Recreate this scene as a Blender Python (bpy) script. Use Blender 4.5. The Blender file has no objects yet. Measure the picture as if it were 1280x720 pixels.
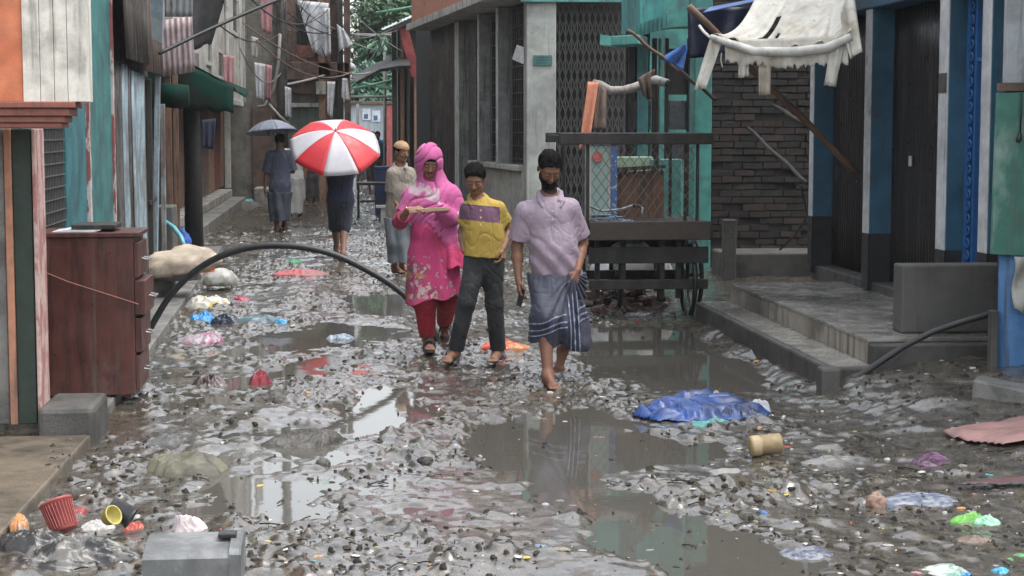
import bpy, math, random, numpy as np
from mathutils import Vector, Matrix
R = random.Random(7)
C = bpy.context.scene.collection
sc = bpy.context.scene
# ------------------------------------------------------------------ camera
FPX = 2200.0; CAMH = 1.75
TH = math.atan(202/FPX); PS = math.atan(210/FPX*math.cos(TH))
_s, _c, _st, _ct = math.sin(PS), math.cos(PS), math.sin(TH), math.cos(TH)
CF = Vector((_s*_ct, _c*_ct, -_st)); CR = Vector((_c, -_s, 0)); CU = Vector((_s*_st, _c*_st, _ct))
def ray(x, y): return CF + CR*((x-640)/FPX) - CU*((y-360)/FPX)
O = Vector((0, 0, CAMH))
def G(x, y, z=0.0):
    d = ray(x, y); return O + d*((z-CAMH)/d.z)
def D(x, y, Y):
    d = ray(x, y); return O + d*(Y/d.y)
def PX(x, y, X):
    d = ray(x, y); return O + d*(X/d.x)
cd = bpy.data.cameras.new('camera'); cam = bpy.data.objects.new('camera', cd); C.objects.link(cam)
cam.location = O; cam.rotation_euler = (math.pi/2-TH, 0, -PS)
cd.sensor_width = 36; cd.lens = FPX/1280*36; cd.clip_end = 2000; cd.clip_start = .05
sc.camera = cam
# ------------------------------------------------------------------ world
w = bpy.data.worlds.new('World'); sc.world = w; w.use_nodes = True
nt = w.node_tree; nt.nodes.clear()
sky = nt.nodes.new('ShaderNodeTexSky'); sky.sky_type = 'NISHITA'; sky.sun_disc = False
SUN_EL, SUN_ROT = math.radians(67), math.radians(112)
sky.sun_elevation = SUN_EL; sky.sun_rotation = SUN_ROT; sky.air_density = 1.3; sky.dust_density = 3
hs = nt.nodes.new('ShaderNodeHueSaturation'); hs.inputs['Saturation'].default_value = .30
bg = nt.nodes.new('ShaderNodeBackground'); bg.inputs[1].default_value = .15
wo = nt.nodes.new('ShaderNodeOutputWorld')
nt.links.new(sky.outputs[0], hs.inputs['Color']); nt.links.new(hs.outputs[0], bg.inputs[0]); nt.links.new(bg.outputs[0], wo.inputs[0])
ld = bpy.data.lights.new('sun', 'SUN'); ld.energy = .85; ld.angle = math.radians(40); ld.color = (1, .97, .93)
lo_ = bpy.data.objects.new('sun', ld); C.objects.link(lo_)
# sun direction (towards the sun): azimuth measured like the sky node, from +Y clockwise
sd = Vector((math.sin(SUN_ROT)*math.cos(SUN_EL), math.cos(SUN_ROT)*math.cos(SUN_EL), math.sin(SUN_EL)))
lo_.rotation_euler = sd.to_track_quat('Z', 'Y').to_euler()
sc.view_settings.view_transform = 'Standard'; sc.view_settings.look = 'None'
sc.view_settings.gamma = 1; sc.view_settings.use_curve_mapping = False
sc.view_settings.exposure = EXPO = 1.48
sc.render.engine = 'CYCLES'
sc.cycles.use_denoising = True
sc.cycles.max_bounces = 6; sc.cycles.volume_bounces = 0
# ------------------------------------------------------------------ materials
def mat(name, c, r=.7, c2=None, s=4, lo=.45, hi=.6, st=(1, 1, 1), grime=0., gc=(.045, .042, .038), gs=2.2,
        streak=0., bump=.12, bs=60, metal=0., spec=.5, attr=False, var=.18, rv=.15, extra=None, alpha=None, trans=0, sheen=0):
    m = bpy.data.materials.new(name); m.use_nodes = True
    n = m.node_tree.nodes; L = m.node_tree.links
    b = n['Principled BSDF']; tc = n.new('ShaderNodeTexCoord').outputs['Object']
    def noise(scale, det=5, stretch=None, rough=.6):
        q = n.new('ShaderNodeTexNoise'); q.inputs['Scale'].default_value = scale; q.inputs['Detail'].default_value = det
        q.inputs['Roughness'].default_value = rough
        if stretch:
            mp = n.new('ShaderNodeMapping'); mp.inputs['Scale'].default_value = stretch
            L.new(tc, mp.inputs[0]); L.new(mp.outputs[0], q.inputs['Vector'])
        else: L.new(tc, q.inputs['Vector'])
        return q.outputs['Fac']
    def ramp(f, a, z):
        q = n.new('ShaderNodeMapRange'); q.interpolation_type = 'SMOOTHSTEP'
        q.inputs['From Min'].default_value = a; q.inputs['From Max'].default_value = z
        L.new(f, q.inputs['Value']); return q.outputs[0]
    def mix(f, a, z, mode='MIX'):
        q = n.new('ShaderNodeMix'); q.data_type = 'RGBA'; q.blend_type = mode
        for sock, v in ((q.inputs[0], f), (q.inputs[6], a), (q.inputs[7], z)):
            if hasattr(v, 'links'): L.new(v, sock)
            else: sock.default_value = v if isinstance(v, float) else (v[0], v[1], v[2], 1)
        return q.outputs[2]
    if attr:
        a = n.new('ShaderNodeAttribute'); a.attribute_name = 'Col'; col = a.outputs['Color']
    else: col = None
    base = col if col is not None else (c[0], c[1], c[2])
    if c2 is not None: base = mix(ramp(noise(s, 6, st), lo, hi), base, c2)
    if var:
        v = ramp(noise(s*2.7+1.3, 7), .25, .75)
        q = n.new('ShaderNodeMapRange'); L.new(v, q.inputs[0]); q.inputs[3].default_value = 1-var; q.inputs[4].default_value = 1+var
        cx = n.new('ShaderNodeCombineColor')
        for i in range(3): L.new(q.outputs[0], cx.inputs[i])
        base = mix(1.0, base, cx.outputs[0], 'MULTIPLY')
    if streak: base = mix(ramp(noise(1.0, 6, (14, 14, .9)), .62-.25*streak, .80-.12*streak), base, gc)
    if grime:  base = mix(ramp(noise(gs, 9, None, .7), .66-.3*grime, .86-.25*grime), base, gc)
    if hasattr(base, 'links'): L.new(base, b.inputs['Base Color'])
    else: b.inputs['Base Color'].default_value = (*base, 1)
    if rv:
        q = n.new('ShaderNodeMapRange'); L.new(noise(s*1.9+3, 5), q.inputs[0])
        q.inputs[1].default_value = .3; q.inputs[2].default_value = .7
        q.inputs[3].default_value = max(.02, r-rv); q.inputs[4].default_value = min(1, r+rv); L.new(q.outputs[0], b.inputs['Roughness'])
    else: b.inputs['Roughness'].default_value = r
    b.inputs['Metallic'].default_value = metal; b.inputs['Specular IOR Level'].default_value = spec
    if sheen: b.inputs['Sheen Weight'].default_value = sheen
    if trans: b.inputs['Transmission Weight'].default_value = trans
    if alpha is not None: b.inputs['Alpha'].default_value = alpha
    if bump:
        q = n.new('ShaderNodeBump'); q.inputs['Strength'].default_value = bump; q.inputs['Distance'].default_value = .02
        L.new(noise(bs, 4), q.inputs['Height']); L.new(q.outputs[0], b.inputs['Normal'])
    return m
# ------------------------------------------------------------------ mesh building
class MB:
    def __init__(s): s.v = []; s.f = []; s.mi = []; s.col = []; s.cc = None
    def add(s, vs, fs, mi=0):
        o = len(s.v); s.v += [tuple(p) for p in vs]; s.f += [tuple(i+o for i in f) for f in fs]; s.mi += [mi]*len(fs)
        if s.cc is not None: s.col += [s.cc]*len(vs)
        return s
    def box(s, x0, x1, y0, y1, z0, z1, mi=0, M=None, jit=0):
        vs = [Vector((x, y, z)) for z in (z0, z1) for y in (y0, y1) for x in (x0, x1)]
        if jit: vs = [v+Vector((R.uniform(-jit, jit), R.uniform(-jit, jit), R.uniform(-jit, jit))) for v in vs]
        if M is not None: vs = [M @ v for v in vs]
        return s.add(vs, [(0, 2, 3, 1), (4, 5, 7, 6), (0, 1, 5, 4), (2, 6, 7, 3), (0, 4, 6, 2), (1, 3, 7, 5)], mi)
    def hexa(s, front, back, mi=0):   # two quads of points
        return s.add(list(front)+list(back), [(0, 1, 2, 3), (7, 6, 5, 4), (0, 4, 5, 1), (1, 5, 6, 2), (2, 6, 7, 3), (3, 7, 4, 0)], mi)
    def beam(s, a, b, w, h, mi=0, up=(0, 0, 1)):
        a, b = Vector(a), Vector(b); d = (b-a).normalized(); u = Vector(up)
        if abs(d.dot(u)) > .97: u = Vector((0, 1, 0))
        x = d.cross(u).normalized()*w/2; y = x.cross(d).normalized()*h/2
        return s.hexa([a-x-y, a+x-y, a+x+y, a-x+y], [b-x-y, b+x-y, b+x+y, b-x+y], mi)
    def tube(s, pts, r, n=8, mi=0, cap=True):
        pts = [Vector(p) for p in pts]; rs = r if isinstance(r, (list, tuple)) else [r]*len(pts)
        vs = []; prev = None
        for i, p in enumerate(pts):
            d = (pts[min(i+1, len(pts)-1)]-pts[max(i-1, 0)]).normalized()
            if prev is None: u = d.orthogonal().normalized()
            else:
                u = prev-d*prev.dot(d); u = u.normalized() if u.length > 1e-6 else d.orthogonal().normalized()
            prev = u; v = d.cross(u)
            vs += [p+(u*math.cos(2*math.pi*k/n)+v*math.sin(2*math.pi*k/n))*rs[i] for k in range(n)]
        fs = [(i*n+k, i*n+(k+1) % n, (i+1)*n+(k+1) % n, (i+1)*n+k) for i in range(len(pts)-1) for k in range(n)]
        if cap: fs += [tuple(range(n-1, -1, -1)), tuple(range((len(pts)-1)*n, len(pts)*n))]
        return s.add(vs, fs, mi)
    def grid(s, P, mi=0):  # P[i][j] points
        a, b = len(P), len(P[0])
        return s.add([p for r_ in P for p in r_], [(i*b+j, i*b+j+1, (i+1)*b+j+1, (i+1)*b+j) for i in range(a-1) for j in range(b-1)], mi)
    def lathe(s, c, prof, n=20, M=None, mi=0, cap=True):
        vs = []
        for (r, z) in prof:
            for k in range(n):
                p = Vector((r*math.cos(2*math.pi*k/n), r*math.sin(2*math.pi*k/n), z))
                if M is not None: p = M @ p
                vs.append(p+Vector(c))
        m = len(prof)
        fs = [(i*n+k, i*n+(k+1) % n, (i+1)*n+(k+1) % n, (i+1)*n+k) for i in range(m-1) for k in range(n)]
        if cap: fs += [tuple(range(n-1, -1, -1)), tuple(range((m-1)*n, m*n))]
        return s.add(vs, fs, mi)
    def corr(s, p0, u, w_, v, h_, pitch=.076, amp=.009, nrm=(0, -1, 0), wob=.004, mi=0, sub=4, vn=5):
        p0, u, v, nrm = Vector(p0), Vector(u).normalized(), Vector(v).normalized(), Vector(nrm)
        nu = max(4, int(w_/pitch*sub)); P = []
        for j in range(vn+1):
            row = []
            for i in range(nu+1):
                a = i/nu*w_
                row.append(p0+u*a+v*(h_*j/vn)+nrm*(amp*math.sin(2*math.pi*a/pitch)+R.uniform(-wob, wob)*.5+wob*math.sin(a*3+j)))
            P.append(row)
        return s.grid(P, mi)
W = {}
def link(o, parent=None, origin=None):
    C.objects.link(o)
    if parent is not None: o.parent = parent
    return o
def tag(o, label=None, cat=None, group=None, kind=None):
    if label: o['label'] = label
    if cat: o['category'] = cat
    if group: o['group'] = group
    if kind: o['kind'] = kind
    return o
def thing(name, label, cat, loc=(0, 0, 0), group=None):
    o = bpy.data.objects.new(name, None); C.objects.link(o); o.location = loc; W[o] = Vector(loc); o.empty_display_size = .1
    return tag(o, label, cat, group)
def build(name, mb, m, parent=None, label=None, cat=None, group=None, kind=None, bevel=0, solid=0, smooth=False, subd=0, origin=None):
    """mesh given in world coordinates; origin = its parent's, or the middle of its base"""
    me = bpy.data.meshes.new(name)
    vs = np.array(mb.v, dtype=np.float64)
    if parent is not None: org = W[parent]
    elif origin is not None: org = Vector(origin)
    else: org = Vector(((vs[:, 0].min()+vs[:, 0].max())/2, (vs[:, 1].min()+vs[:, 1].max())/2, vs[:, 2].min()))
    vs = vs-np.array(org)
    me.from_pydata(vs.tolist(), [], mb.f)
    ms = m if isinstance(m, (list, tuple)) else [m]
    for q in ms: me.materials.append(q)
    if len(ms) > 1: me.polygons.foreach_set('material_index', mb.mi)
    if mb.col:
        at = me.color_attributes.new('Col', 'FLOAT_COLOR', 'POINT')
        at.data.foreach_set('color', np.array([(*c_, 1) for c_ in mb.col], dtype=np.float32).ravel())
    if smooth: me.polygons.foreach_set('use_smooth', [True]*len(me.polygons))
    me.update()
    o = bpy.data.objects.new(name, me); C.objects.link(o); W[o] = org
    if parent is not None: o.parent = parent
    else: o.location = org
    if solid:
        q = o.modifiers.new('solid', 'SOLIDIFY'); q.thickness = solid; q.offset = 0
    if bevel:
        q = o.modifiers.new('bevel', 'BEVEL'); q.width = bevel; q.segments = 2; q.limit_method = 'ANGLE'; q.angle_limit = math.radians(40)
    if subd:
        q = o.modifiers.new('sub', 'SUBSURF'); q.levels = q.render_levels = subd
    return tag(o, label, cat, group, kind)
def copy_thing(root, loc, rotz=None, label=None):
    r = root.copy(); C.objects.link(r); r.location = loc
    if rotz is not None: r.rotation_euler = (r.rotation_euler[0], r.rotation_euler[1], rotz)
    if label: r['label'] = label
    for ch in root.children:
        c = ch.copy(); C.objects.link(c); c.parent = r
        for g in ch.children:
            d = g.copy(); C.objects.link(d); d.parent = c
    return r
# ------------------------------------------------------------------ numpy noise
_T = np.random.RandomState(3).rand(64, 64, 64).astype(np.float32)
def vn3(x, y, z, seed=0):
    x, y, z = np.broadcast_arrays(np.asarray(x, np.float32)+seed*7.31, np.asarray(y, np.float32)+seed*3.7, np.asarray(z, np.float32)+seed*1.9)
    xi, yi, zi = np.floor(x).astype(np.int32), np.floor(y).astype(np.int32), np.floor(z).astype(np.int32)
    fx, fy, fz = x-xi, y-yi, z-zi
    fx, fy, fz = fx*fx*(3-2*fx), fy*fy*(3-2*fy), fz*fz*(3-2*fz)
    a, b, c = xi & 63, yi & 63, zi & 63; a1, b1, c1 = (a+1) & 63, (b+1) & 63, (c+1) & 63
    l = lambda p, q, t: p+(q-p)*t
    return l(l(l(_T[a, b, c], _T[a1, b, c], fx), l(_T[a, b1, c], _T[a1, b1, c], fx), fy),
             l(l(_T[a, b, c1], _T[a1, b, c1], fx), l(_T[a, b1, c1], _T[a1, b1, c1], fx), fy), fz)
def fbm2(x, y, oct=4, seed=0, gain=.5):
    t = 0; a = 1; tot = 0
    for i in range(oct):
        t = t+a*vn3(x*2**i, y*2**i, .5+i*.37, seed+i*5); tot += a; a *= gain
    return t/tot
# ------------------------------------------------------------------ ground
def poly(px): return np.array([(G(x, y).x, G(x, y).y) for x, y in px])
PUD = [(poly([(560, 556), (620, 532), (690, 506), (745, 500), (790, 528), (850, 548), (905, 552), (890, 578), (800, 576), (772, 588), (790, 606), (835, 622), (880, 648), (985, 690), (1020, 735), (862, 735), (800, 694), (750, 655), (690, 622), (640, 602), (590, 580)]), .075),
       (poly([(715, 438), (750, 402), (880, 412), (960, 452), (1000, 490), (905, 492), (800, 484), (740, 468)]), .05),
       (poly([(243, 632), (298, 601), (345, 600), (400, 604), (408, 640), (345, 648), (280, 642)]), .06),
       (poly([(432, 372), (470, 364), (520, 368), (530, 390), (480, 394), (440, 388)]), .05),
       (poly([(540, 460), (640, 440), (660, 470), (600, 480)]), .03),
       (poly([(330, 520), (430, 500), (520, 480), (560, 510), (470, 540), (370, 560)]), .03),
       (poly([(170, 500), (260, 480), (400, 440), (480, 455), (330, 490), (220, 520)]), .03),
       (poly([(300, 420), (440, 400), (510, 410), (420, 430), (330, 440)]), .03)]
def sdpoly(x, y, P):
    d = np.full(x.shape, 1e9); ins = np.zeros(x.shape, bool); n = len(P)
    for i in range(n):
        ax, ay = P[i]; bx, by = P[(i+1) % n]; ex, ey = bx-ax, by-ay
        t = np.clip(((x-ax)*ex+(y-ay)*ey)/(ex*ex+ey*ey), 0, 1)
        d = np.minimum(d, np.hypot(x-ax-t*ex, y-ay-t*ey))
        c = ((ay > y) != (by > y)) & (x < (bx-ax)*(y-ay)/(by-ay+1e-12)+ax); ins ^= c
    return np.where(ins, -d, d)
def sst(a, b, t):
    t = np.clip((t-a)/(b-a), 0, 1); return t*t*(3-2*t)
WATER = -.012
def Hf(x, y, detail=True):
    x = np.asarray(x, float); y = np.asarray(y, float)
    big = fbm2(x*.9, y*.55, 3, 1); mid = fbm2(x*3.1, y*2.2, 3, 2)
    h = .020*(big-.5)*2+.030*(mid-.5)
    if detail:
        zone = sst(.44, .60, fbm2(x*1.5+4, y*.9, 4, 31, .6))*(1-.85*sst(2.2, 3.0, x))
        f = fbm2(x*8, y*6, 3, 3, .5); h = h+(.02*(1-.6*sst(2.2, 3.0, x))+.085*zone)*np.maximum(f-.50, 0)
        g_ = fbm2(x*19, y*14, 2, 4, .45); h = h+(.004+.055*zone)*np.maximum(g_-.50, 0)
        h = h+.10*np.maximum(fbm2(x*5, y*4.5, 3, 6, .5)-.58, 0)+.007*(fbm2(x*11, y*7, 3, 16, .5)-.5)*2
    left = sst(1.0, .1, x)*sst(6.8, 8.6, y)
    h = h-.004-.009*left
    nz = (fbm2(x*4, y*3, 4, 9)-.5)*.66
    for P, dep in PUD:
        h = h-dep*sst(.10, -.22, sdpoly(x, y, P)+nz)
    # the heap of rubble against the right-hand steps
    h = h+.17*sst(2.5, 4.3, x+nz*.25)*sst(6.5, 8.8, y)+.10*sst(2.7, 3.6, x+nz)*sst(9.2, 10.6, y)*sst(11.6, 11.0, y)
    # foot of the left stoop
    h = h+.03*sst(-1.0, -1.5, x)*sst(11.0, 7.5, y)
    # ridge in the middle of the lane
    h = h+.06*np.exp(-((x+.35)/.28)**2-((y-10.6)/.35)**2)*(.4+mid)
    return h
ys = [5.2]
while ys[-1] < 75: ys.append(ys[-1]+max(.011, .00165*ys[-1] if ys[-1] < 30 else .004*ys[-1]))
ys = np.array(ys)
xs = np.concatenate([np.arange(-2.6, -1.7, .05), np.arange(-1.7, 3.3, .0115), np.arange(3.3, 5.2, .03), np.arange(5.2, 8, .2)])
gx, gy = np.meshgrid(xs, ys)
gz = np.empty_like(gx)
for i0 in range(0, len(ys), 200): gz[i0:i0+200] = Hf(gx[i0:i0+200], gy[i0:i0+200])
nr, nc = gx.shape
me = bpy.data.meshes.new('mud_lane')
me.vertices.add(nr*nc); me.vertices.foreach_set('co', np.stack([gx, gy, gz], -1).astype(np.float32).ravel())
ii, jj = np.meshgrid(np.arange(nr-1), np.arange(nc-1), indexing='ij'); a_ = (ii*nc+jj).ravel()
q_ = np.stack([a_, a_+1, a_+nc+1, a_+nc], -1).astype(np.int32)
me.loops.add(q_.size); me.loops.foreach_set('vertex_index', q_.ravel())
me.polygons.add(len(q_)); me.polygons.foreach_set('loop_start', np.arange(len(q_), dtype=np.int32)*4)
me.polygons.foreach_set('loop_total', np.full(len(q_), 4, np.int32)); me.polygons.foreach_set('use_smooth', np.ones(len(q_), bool))
me.update(); me.validate()
M_mud = mat('wet_mud', (.056, .048, .036), (.24), c2=(.105, .090, .068), s=7, lo=.42, hi=.68, grime=.6, gc=(.016, .014, .012), gs=11, bump=.22, bs=55, var=.3, rv=.10, spec=.9)
me.materials.append(M_mud)
b_ = M_mud.node_tree.nodes['Principled BSDF']; b_.inputs['Coat Weight'].default_value = .55; b_.inputs['Coat Roughness'].default_value = .13
tag(bpy.data.objects.new('mud_lane', me), 'churned wet grey mud covering the lane', 'ground', kind='structure')
C.objects.link(bpy.data.objects['mud_lane'])
# muddy water lying in the hollows
wm = bpy.data.materials.new('muddy_water'); wm.use_nodes = True
n_ = wm.node_tree.nodes; l_ = wm.node_tree.links; b_ = n_['Principled BSDF']
b_.inputs['Base Color'].default_value = (.075, .070, .060, 1); b_.inputs['Roughness'].default_value = .035; b_.inputs['IOR'].default_value = 1.33
b_.inputs['Specular IOR Level'].default_value = .62
tx = n_.new('ShaderNodeTexNoise'); tx.inputs['Scale'].default_value = 5; tx.inputs['Detail'].default_value = 3
tc_ = n_.new('ShaderNodeTexCoord'); l_.new(tc_.outputs['Object'], tx.inputs['Vector'])
bp = n_.new('ShaderNodeBump'); bp.inputs['Strength'].default_value = .05; bp.inputs['Distance'].default_value = .01
l_.new(tx.outputs[0], bp.inputs['Height']); l_.new(bp.outputs[0], b_.inputs['Normal'])
m = MB(); m.add([(-2.6, 5.2, WATER), (8, 5.2, WATER), (8, 74, WATER), (-2.6, 74, WATER)], [(0, 1, 2, 3)])
build('puddle_water', m, wm, label='brown rain water standing in the hollows of the lane', cat='water', kind='structure')
m = MB(); m.add([(-140, -40, -.25), (140, -40, -.25), (140, 240, -.25), (-140, 240, -.25)], [(0, 1, 2, 3)])
build('ground', m, mat('packed_earth', (.10, .09, .075), .9, bump=.1), label='earth the street is built on', cat='ground', kind='structure')
# ------------------------------------------------------------------ litter: clods, flakes and scraps nobody could count
ico = bpy.data.meshes.new('tmp')
import bmesh
bm = bmesh.new(); bmesh.ops.create_icosphere(bm, subdivisions=1, radius=1)
IV = np.array([v.co[:] for v in bm.verts]); IF = [tuple(v.index for v in f.verts) for f in bm.faces]
bm.clear(); bmesh.ops.create_icosphere(bm, subdivisions=2, radius=1)
IV2 = np.array([v.co[:] for v in bm.verts]); IF2 = [tuple(v.index for v in f.verts) for f in bm.faces]; bm.free()
bpy.data.meshes.remove(ico)
rs = np.random.RandomState(11)
def scatter(npt):
    out = []
    while len(out) < npt:
        py = 232+(722-232)*rs.rand()**.9; px = rs.uniform(60, 1290)
        p = G(px, py)
        if p.x < -1.62 or p.y < 5.4 or p.y > 46: continue
        if p.x > 3.08 and p.y > 11.0: continue
        if p.x > 4 : continue
        if p.x < -1.36 and p.y < 9.75 and rs.rand() < .7: continue
        out.append((p.x, p.y))
    return np.array(out)
pts = scatter(10000); hz = Hf(pts[:, 0], pts[:, 1])
clump = fbm2(pts[:, 0]*1.5+4, pts[:, 1]*.9, 4, 31, .6)*.6+fbm2(pts[:, 0]*4, pts[:, 1]*3, 3, 21)*.4
MUDC = [(.020, .017, .014), (.030, .026, .020), (.046, .040, .031), (.075, .065, .050), (.013, .012, .011), (.030, .023, .016)]
PALE = [(.38, .38, .37), (.28, .28, .29), (.45, .44, .40), (.22, .20, .16)]
BRT = [(.40, .06, .05), (.08, .16, .35), (.45, .35, .08), (.12, .28, .13), (.42, .20, .22), (.1, .25, .3), (.5, .25, .1)]
mb = MB(); mb.cc = (0, 0, 0)
for (x, y), z, cl in zip(pts, hz, clump):
    t = rs.rand()
    if x > 1.7: cl += .10
    if x < -1.40 and y < 9.67: z = .077; cl = .8
    wet = z < WATER-.004
    if wet and rs.rand() < .86: continue
    if rs.rand() > .10+.90*float(sst(.42, .60, cl)): continue
    sc_ = 1+.035*(y-8)
    if t < .965:     # clod, leaf, scrap: a ragged little mound
        clod = t < .55
        r = ((.004+.020*rs.rand()**3.0) if clod else (.005+.030*rs.rand()**2.6))*sc_; k = rs.rand()
        if clod: mb.cc = MUDC[rs.randint(6)] if k < .95 else PALE[rs.randint(4)]
        else: mb.cc = MUDC[rs.randint(6)] if k < .74 else (PALE[rs.randint(4)] if k < .95 else BRT[rs.randint(7)])
        hh = r*(rs.uniform(.35, .9) if clod else rs.uniform(.06, .28)); n = 9; ax = rs.uniform(.35, .9); a = rs.rand()*6.3; ca, sa = math.cos(a), math.sin(a)
        rad = .45+.85*rs.rand(n); rad = .6*rad+.4*np.roll(rad, 1); vs = []
        tx, ty = rs.normal(0, .2, 2)*hh/r
        for q_, (f_, hz_) in enumerate(((1.0, -.25), (.72, .62), (.34, .95))):
            for m_ in range(n):
                an = 2*math.pi*m_/n; u_ = rad[m_]*f_*r*math.cos(an)+rs.normal(0, .05)*r; v_ = rad[m_]*f_*r*ax*math.sin(an)+rs.normal(0, .05)*r
                vs.append((x+u_*ca-v_*sa, y+u_*sa+v_*ca, max(z, WATER)+hh*(hz_+rs.normal(0, .16))+u_*tx+v_*ty))
        vs.append((x, y, max(z, WATER)+hh*rs.uniform(.7, 1.1)))
        fs = [(g*n+m_, g*n+(m_+1) % n, (g+1)*n+(m_+1) % n, (g+1)*n+m_) for g in range(2) for m_ in range(n)]+[(2*n+m_, 2*n+(m_+1) % n, 3*n) for m_ in range(n)]
        mb.add(vs, fs)
    else:            # twig or strip
        L_ = (.012+.045*rs.rand()**2)*sc_; a = rs.rand()*6.3; mb.cc = MUDC[rs.randint(5)]
        d = Vector((math.cos(a), math.sin(a), rs.normal(0, .05)))*L_; p = Vector((x, y, max(z, WATER)+.006))
        mb.tube([p-d, p+Vector((0, 0, .004)), p+d], .0035*sc_, 5)
M_lit = mat('muddy_litter', (1, 1, 1), .72, attr=True, var=.3, s=30, rv=.2, spec=.3, bump=.3, bs=150, grime=.35, gs=20)
build('litter', mb, M_lit, label='mud clods, plastic scraps and leaves strewn over the lane', cat='litter', kind='stuff', smooth=True)
# ------------------------------------------------------------------ shared materials
m_teal = mat('teal_paint', (.03, .145, .14), .62, c2=(.022, .10, .10), s=2, grime=.35, streak=.35, bump=.1)
m_teal2 = mat('bluer_teal_paint', (.025, .135, .15), .62, c2=(.018, .095, .11), s=2, grime=.35, streak=.3, bump=.1)
m_turq = mat('turquoise_paint', (.055, .225, .195), .6, c2=(.04, .15, .14), s=2.5, grime=.4, streak=.35)
m_orange = mat('orange_wall_paint', (.50, .165, .08), .75, c2=(.47, .14, .065), s=3, grime=.25, streak=.2)
m_white = mat('peeling_white_boards', (.57, .55, .49), .7, c2=(.40, .385, .34), s=3, grime=.35, streak=.55, gc=(.10, .09, .08))
m_cream = mat('grey_white_plaster', (.42, .42, .39), .8, c2=(.30, .30, .28), s=2, grime=.4, streak=.5, gc=(.10, .095, .085))
m_mould = mat('brown_red_moulding', (.21, .075, .055), .6, grime=.3, streak=.2)
m_blk = mat('sooty_timber', (.014, .013, .012), .65, c2=(.03, .026, .023), s=6, st=(1, 1, .15), grime=.2)
m_dkgreen = mat('dark_green_post_paint', (.014, .026, .018), .6, grime=.3, streak=.3)
m_conc = mat('wet_concrete', (.17, .165, .15), .55, c2=(.10, .098, .09), s=3, grime=.5, streak=.25, bump=.3)
m_dconc = mat('dark_damp_concrete', (.075, .072, .065), .6, c2=(.045, .043, .04), s=3, grime=.5, bump=.3)
m_lconc = mat('pale_cement_render', (.27, .265, .245), .7, c2=(.16, .155, .145), s=2.2, grime=.5, streak=.45, bump=.2)
m_wood = mat('brown_planks', (.14, .075, .045), .65, c2=(.075, .042, .028), s=3, st=(6, 6, .5), grime=.35, streak=.3)
m_paleplank = mat('weathered_tan_planks', (.27, .165, .11), .7, c2=(.16, .10, .07), s=3, st=(6, 6, .5), grime=.3, streak=.3)
m_cab = mat('dark_red_veneer', (.085, .028, .022), .42, c2=(.05, .018, .015), s=3, st=(5, 5, .6), grime=.35, streak=.3, gc=(.10, .08, .07), bump=.06)
m_tin = mat('galvanised_tin', (.30, .33, .34), .45, c2=(.15, .13, .115), s=3, st=(1.5, 1.5, .4), lo=.5, hi=.66, metal=.35, grime=.35, streak=.4, gc=(.07, .05, .04))
m_tind = mat('blackened_tin', (.11, .105, .10), .55, c2=(.05, .038, .03), s=3, st=(2, 2, .4), metal=.3, grime=.5, streak=.5, gc=(.03, .024, .02))
m_tinblue = mat('pale_blue_tin', (.25, .33, .37), .5, c2=(.16, .18, .19), s=4, st=(2, 2, .4), metal=.15, grime=.4, streak=.4, gc=(.07, .06, .055))
m_tinpink = mat('pinkish_tin', (.36, .29, .30), .55, c2=(.24, .17, .17), s=4, st=(3, 3, .5), metal=.1, grime=.3, streak=.4)
m_tinwhite = mat('whitish_tin', (.40, .42, .43), .5, metal=.1, grime=.2, streak=.3)
m_gtarp = mat('dark_green_tarpaulin', (.005, .026, .019), .85, c2=(.012, .018, .015), s=3, grime=.3, bump=.2, spec=.08)
m_btarp = mat('black_tarpaulin', (.018, .018, .02), .45, grime=.2, gc=(.08, .075, .07), bump=.2)
m_ink = mat('painted_dark', (.012, .011, .011), .9, var=0, rv=0, bump=0)  # flat black: the shade of rooms and openings put into the colour
m_iron = mat('dark_iron', (.022, .021, .021), .45, metal=.5, grime=.3, gc=(.05, .03, .02))
m_black = mat('black_rubber', (.016, .016, .017), .42, grime=.25, gc=(.07, .065, .06), gs=9)
m_cable = mat('black_insulation', (.014, .014, .015), .5, rv=.05)
m_gcable = mat('grey_wire', (.22, .21, .20), .6)
m_brick = mat('old_red_brick', (.24, .085, .055), .8, c2=(.14, .07, .05), s=5, grime=.4)
m_wcloth = mat('greyish_white_cloth', (.46, .48, .51), .85, c2=(.38, .39, .40), s=5, grime=.15, streak=0, gc=(.16, .15, .14), bump=.15)
m_pink = mat('faded_pink_cloth', (.36, .19, .20), .85, grime=.2)
m_navy = mat('navy_cloth', (.02, .026, .05), .85, bump=.2)
m_maroon = mat('maroon_paint', (.13, .028, .03), .65, grime=.3, streak=.3)
m_redp = mat('faded_red_paint', (.33, .07, .065), .65, c2=(.22, .05, .05), s=4, grime=.35, streak=.35)
m_rust = mat('rusty_brown_wall', (.13, .085, .065), .8, c2=(.07, .05, .042), s=3, grime=.5, streak=.5)
m_olive = mat('grey_olive_plaster', (.36, .355, .32), .8, c2=(.24, .235, .215), s=1.6, grime=.35, streak=.25)
m_sage = mat('sage_green_shutter', (.13, .18, .145), .6, c2=(.09, .12, .10), s=2, grime=.35, streak=.45)
m_glass = mat('dark_window_glass', (.02, .022, .024), .12, var=0, rv=.05, bump=.02, bs=3)

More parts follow.
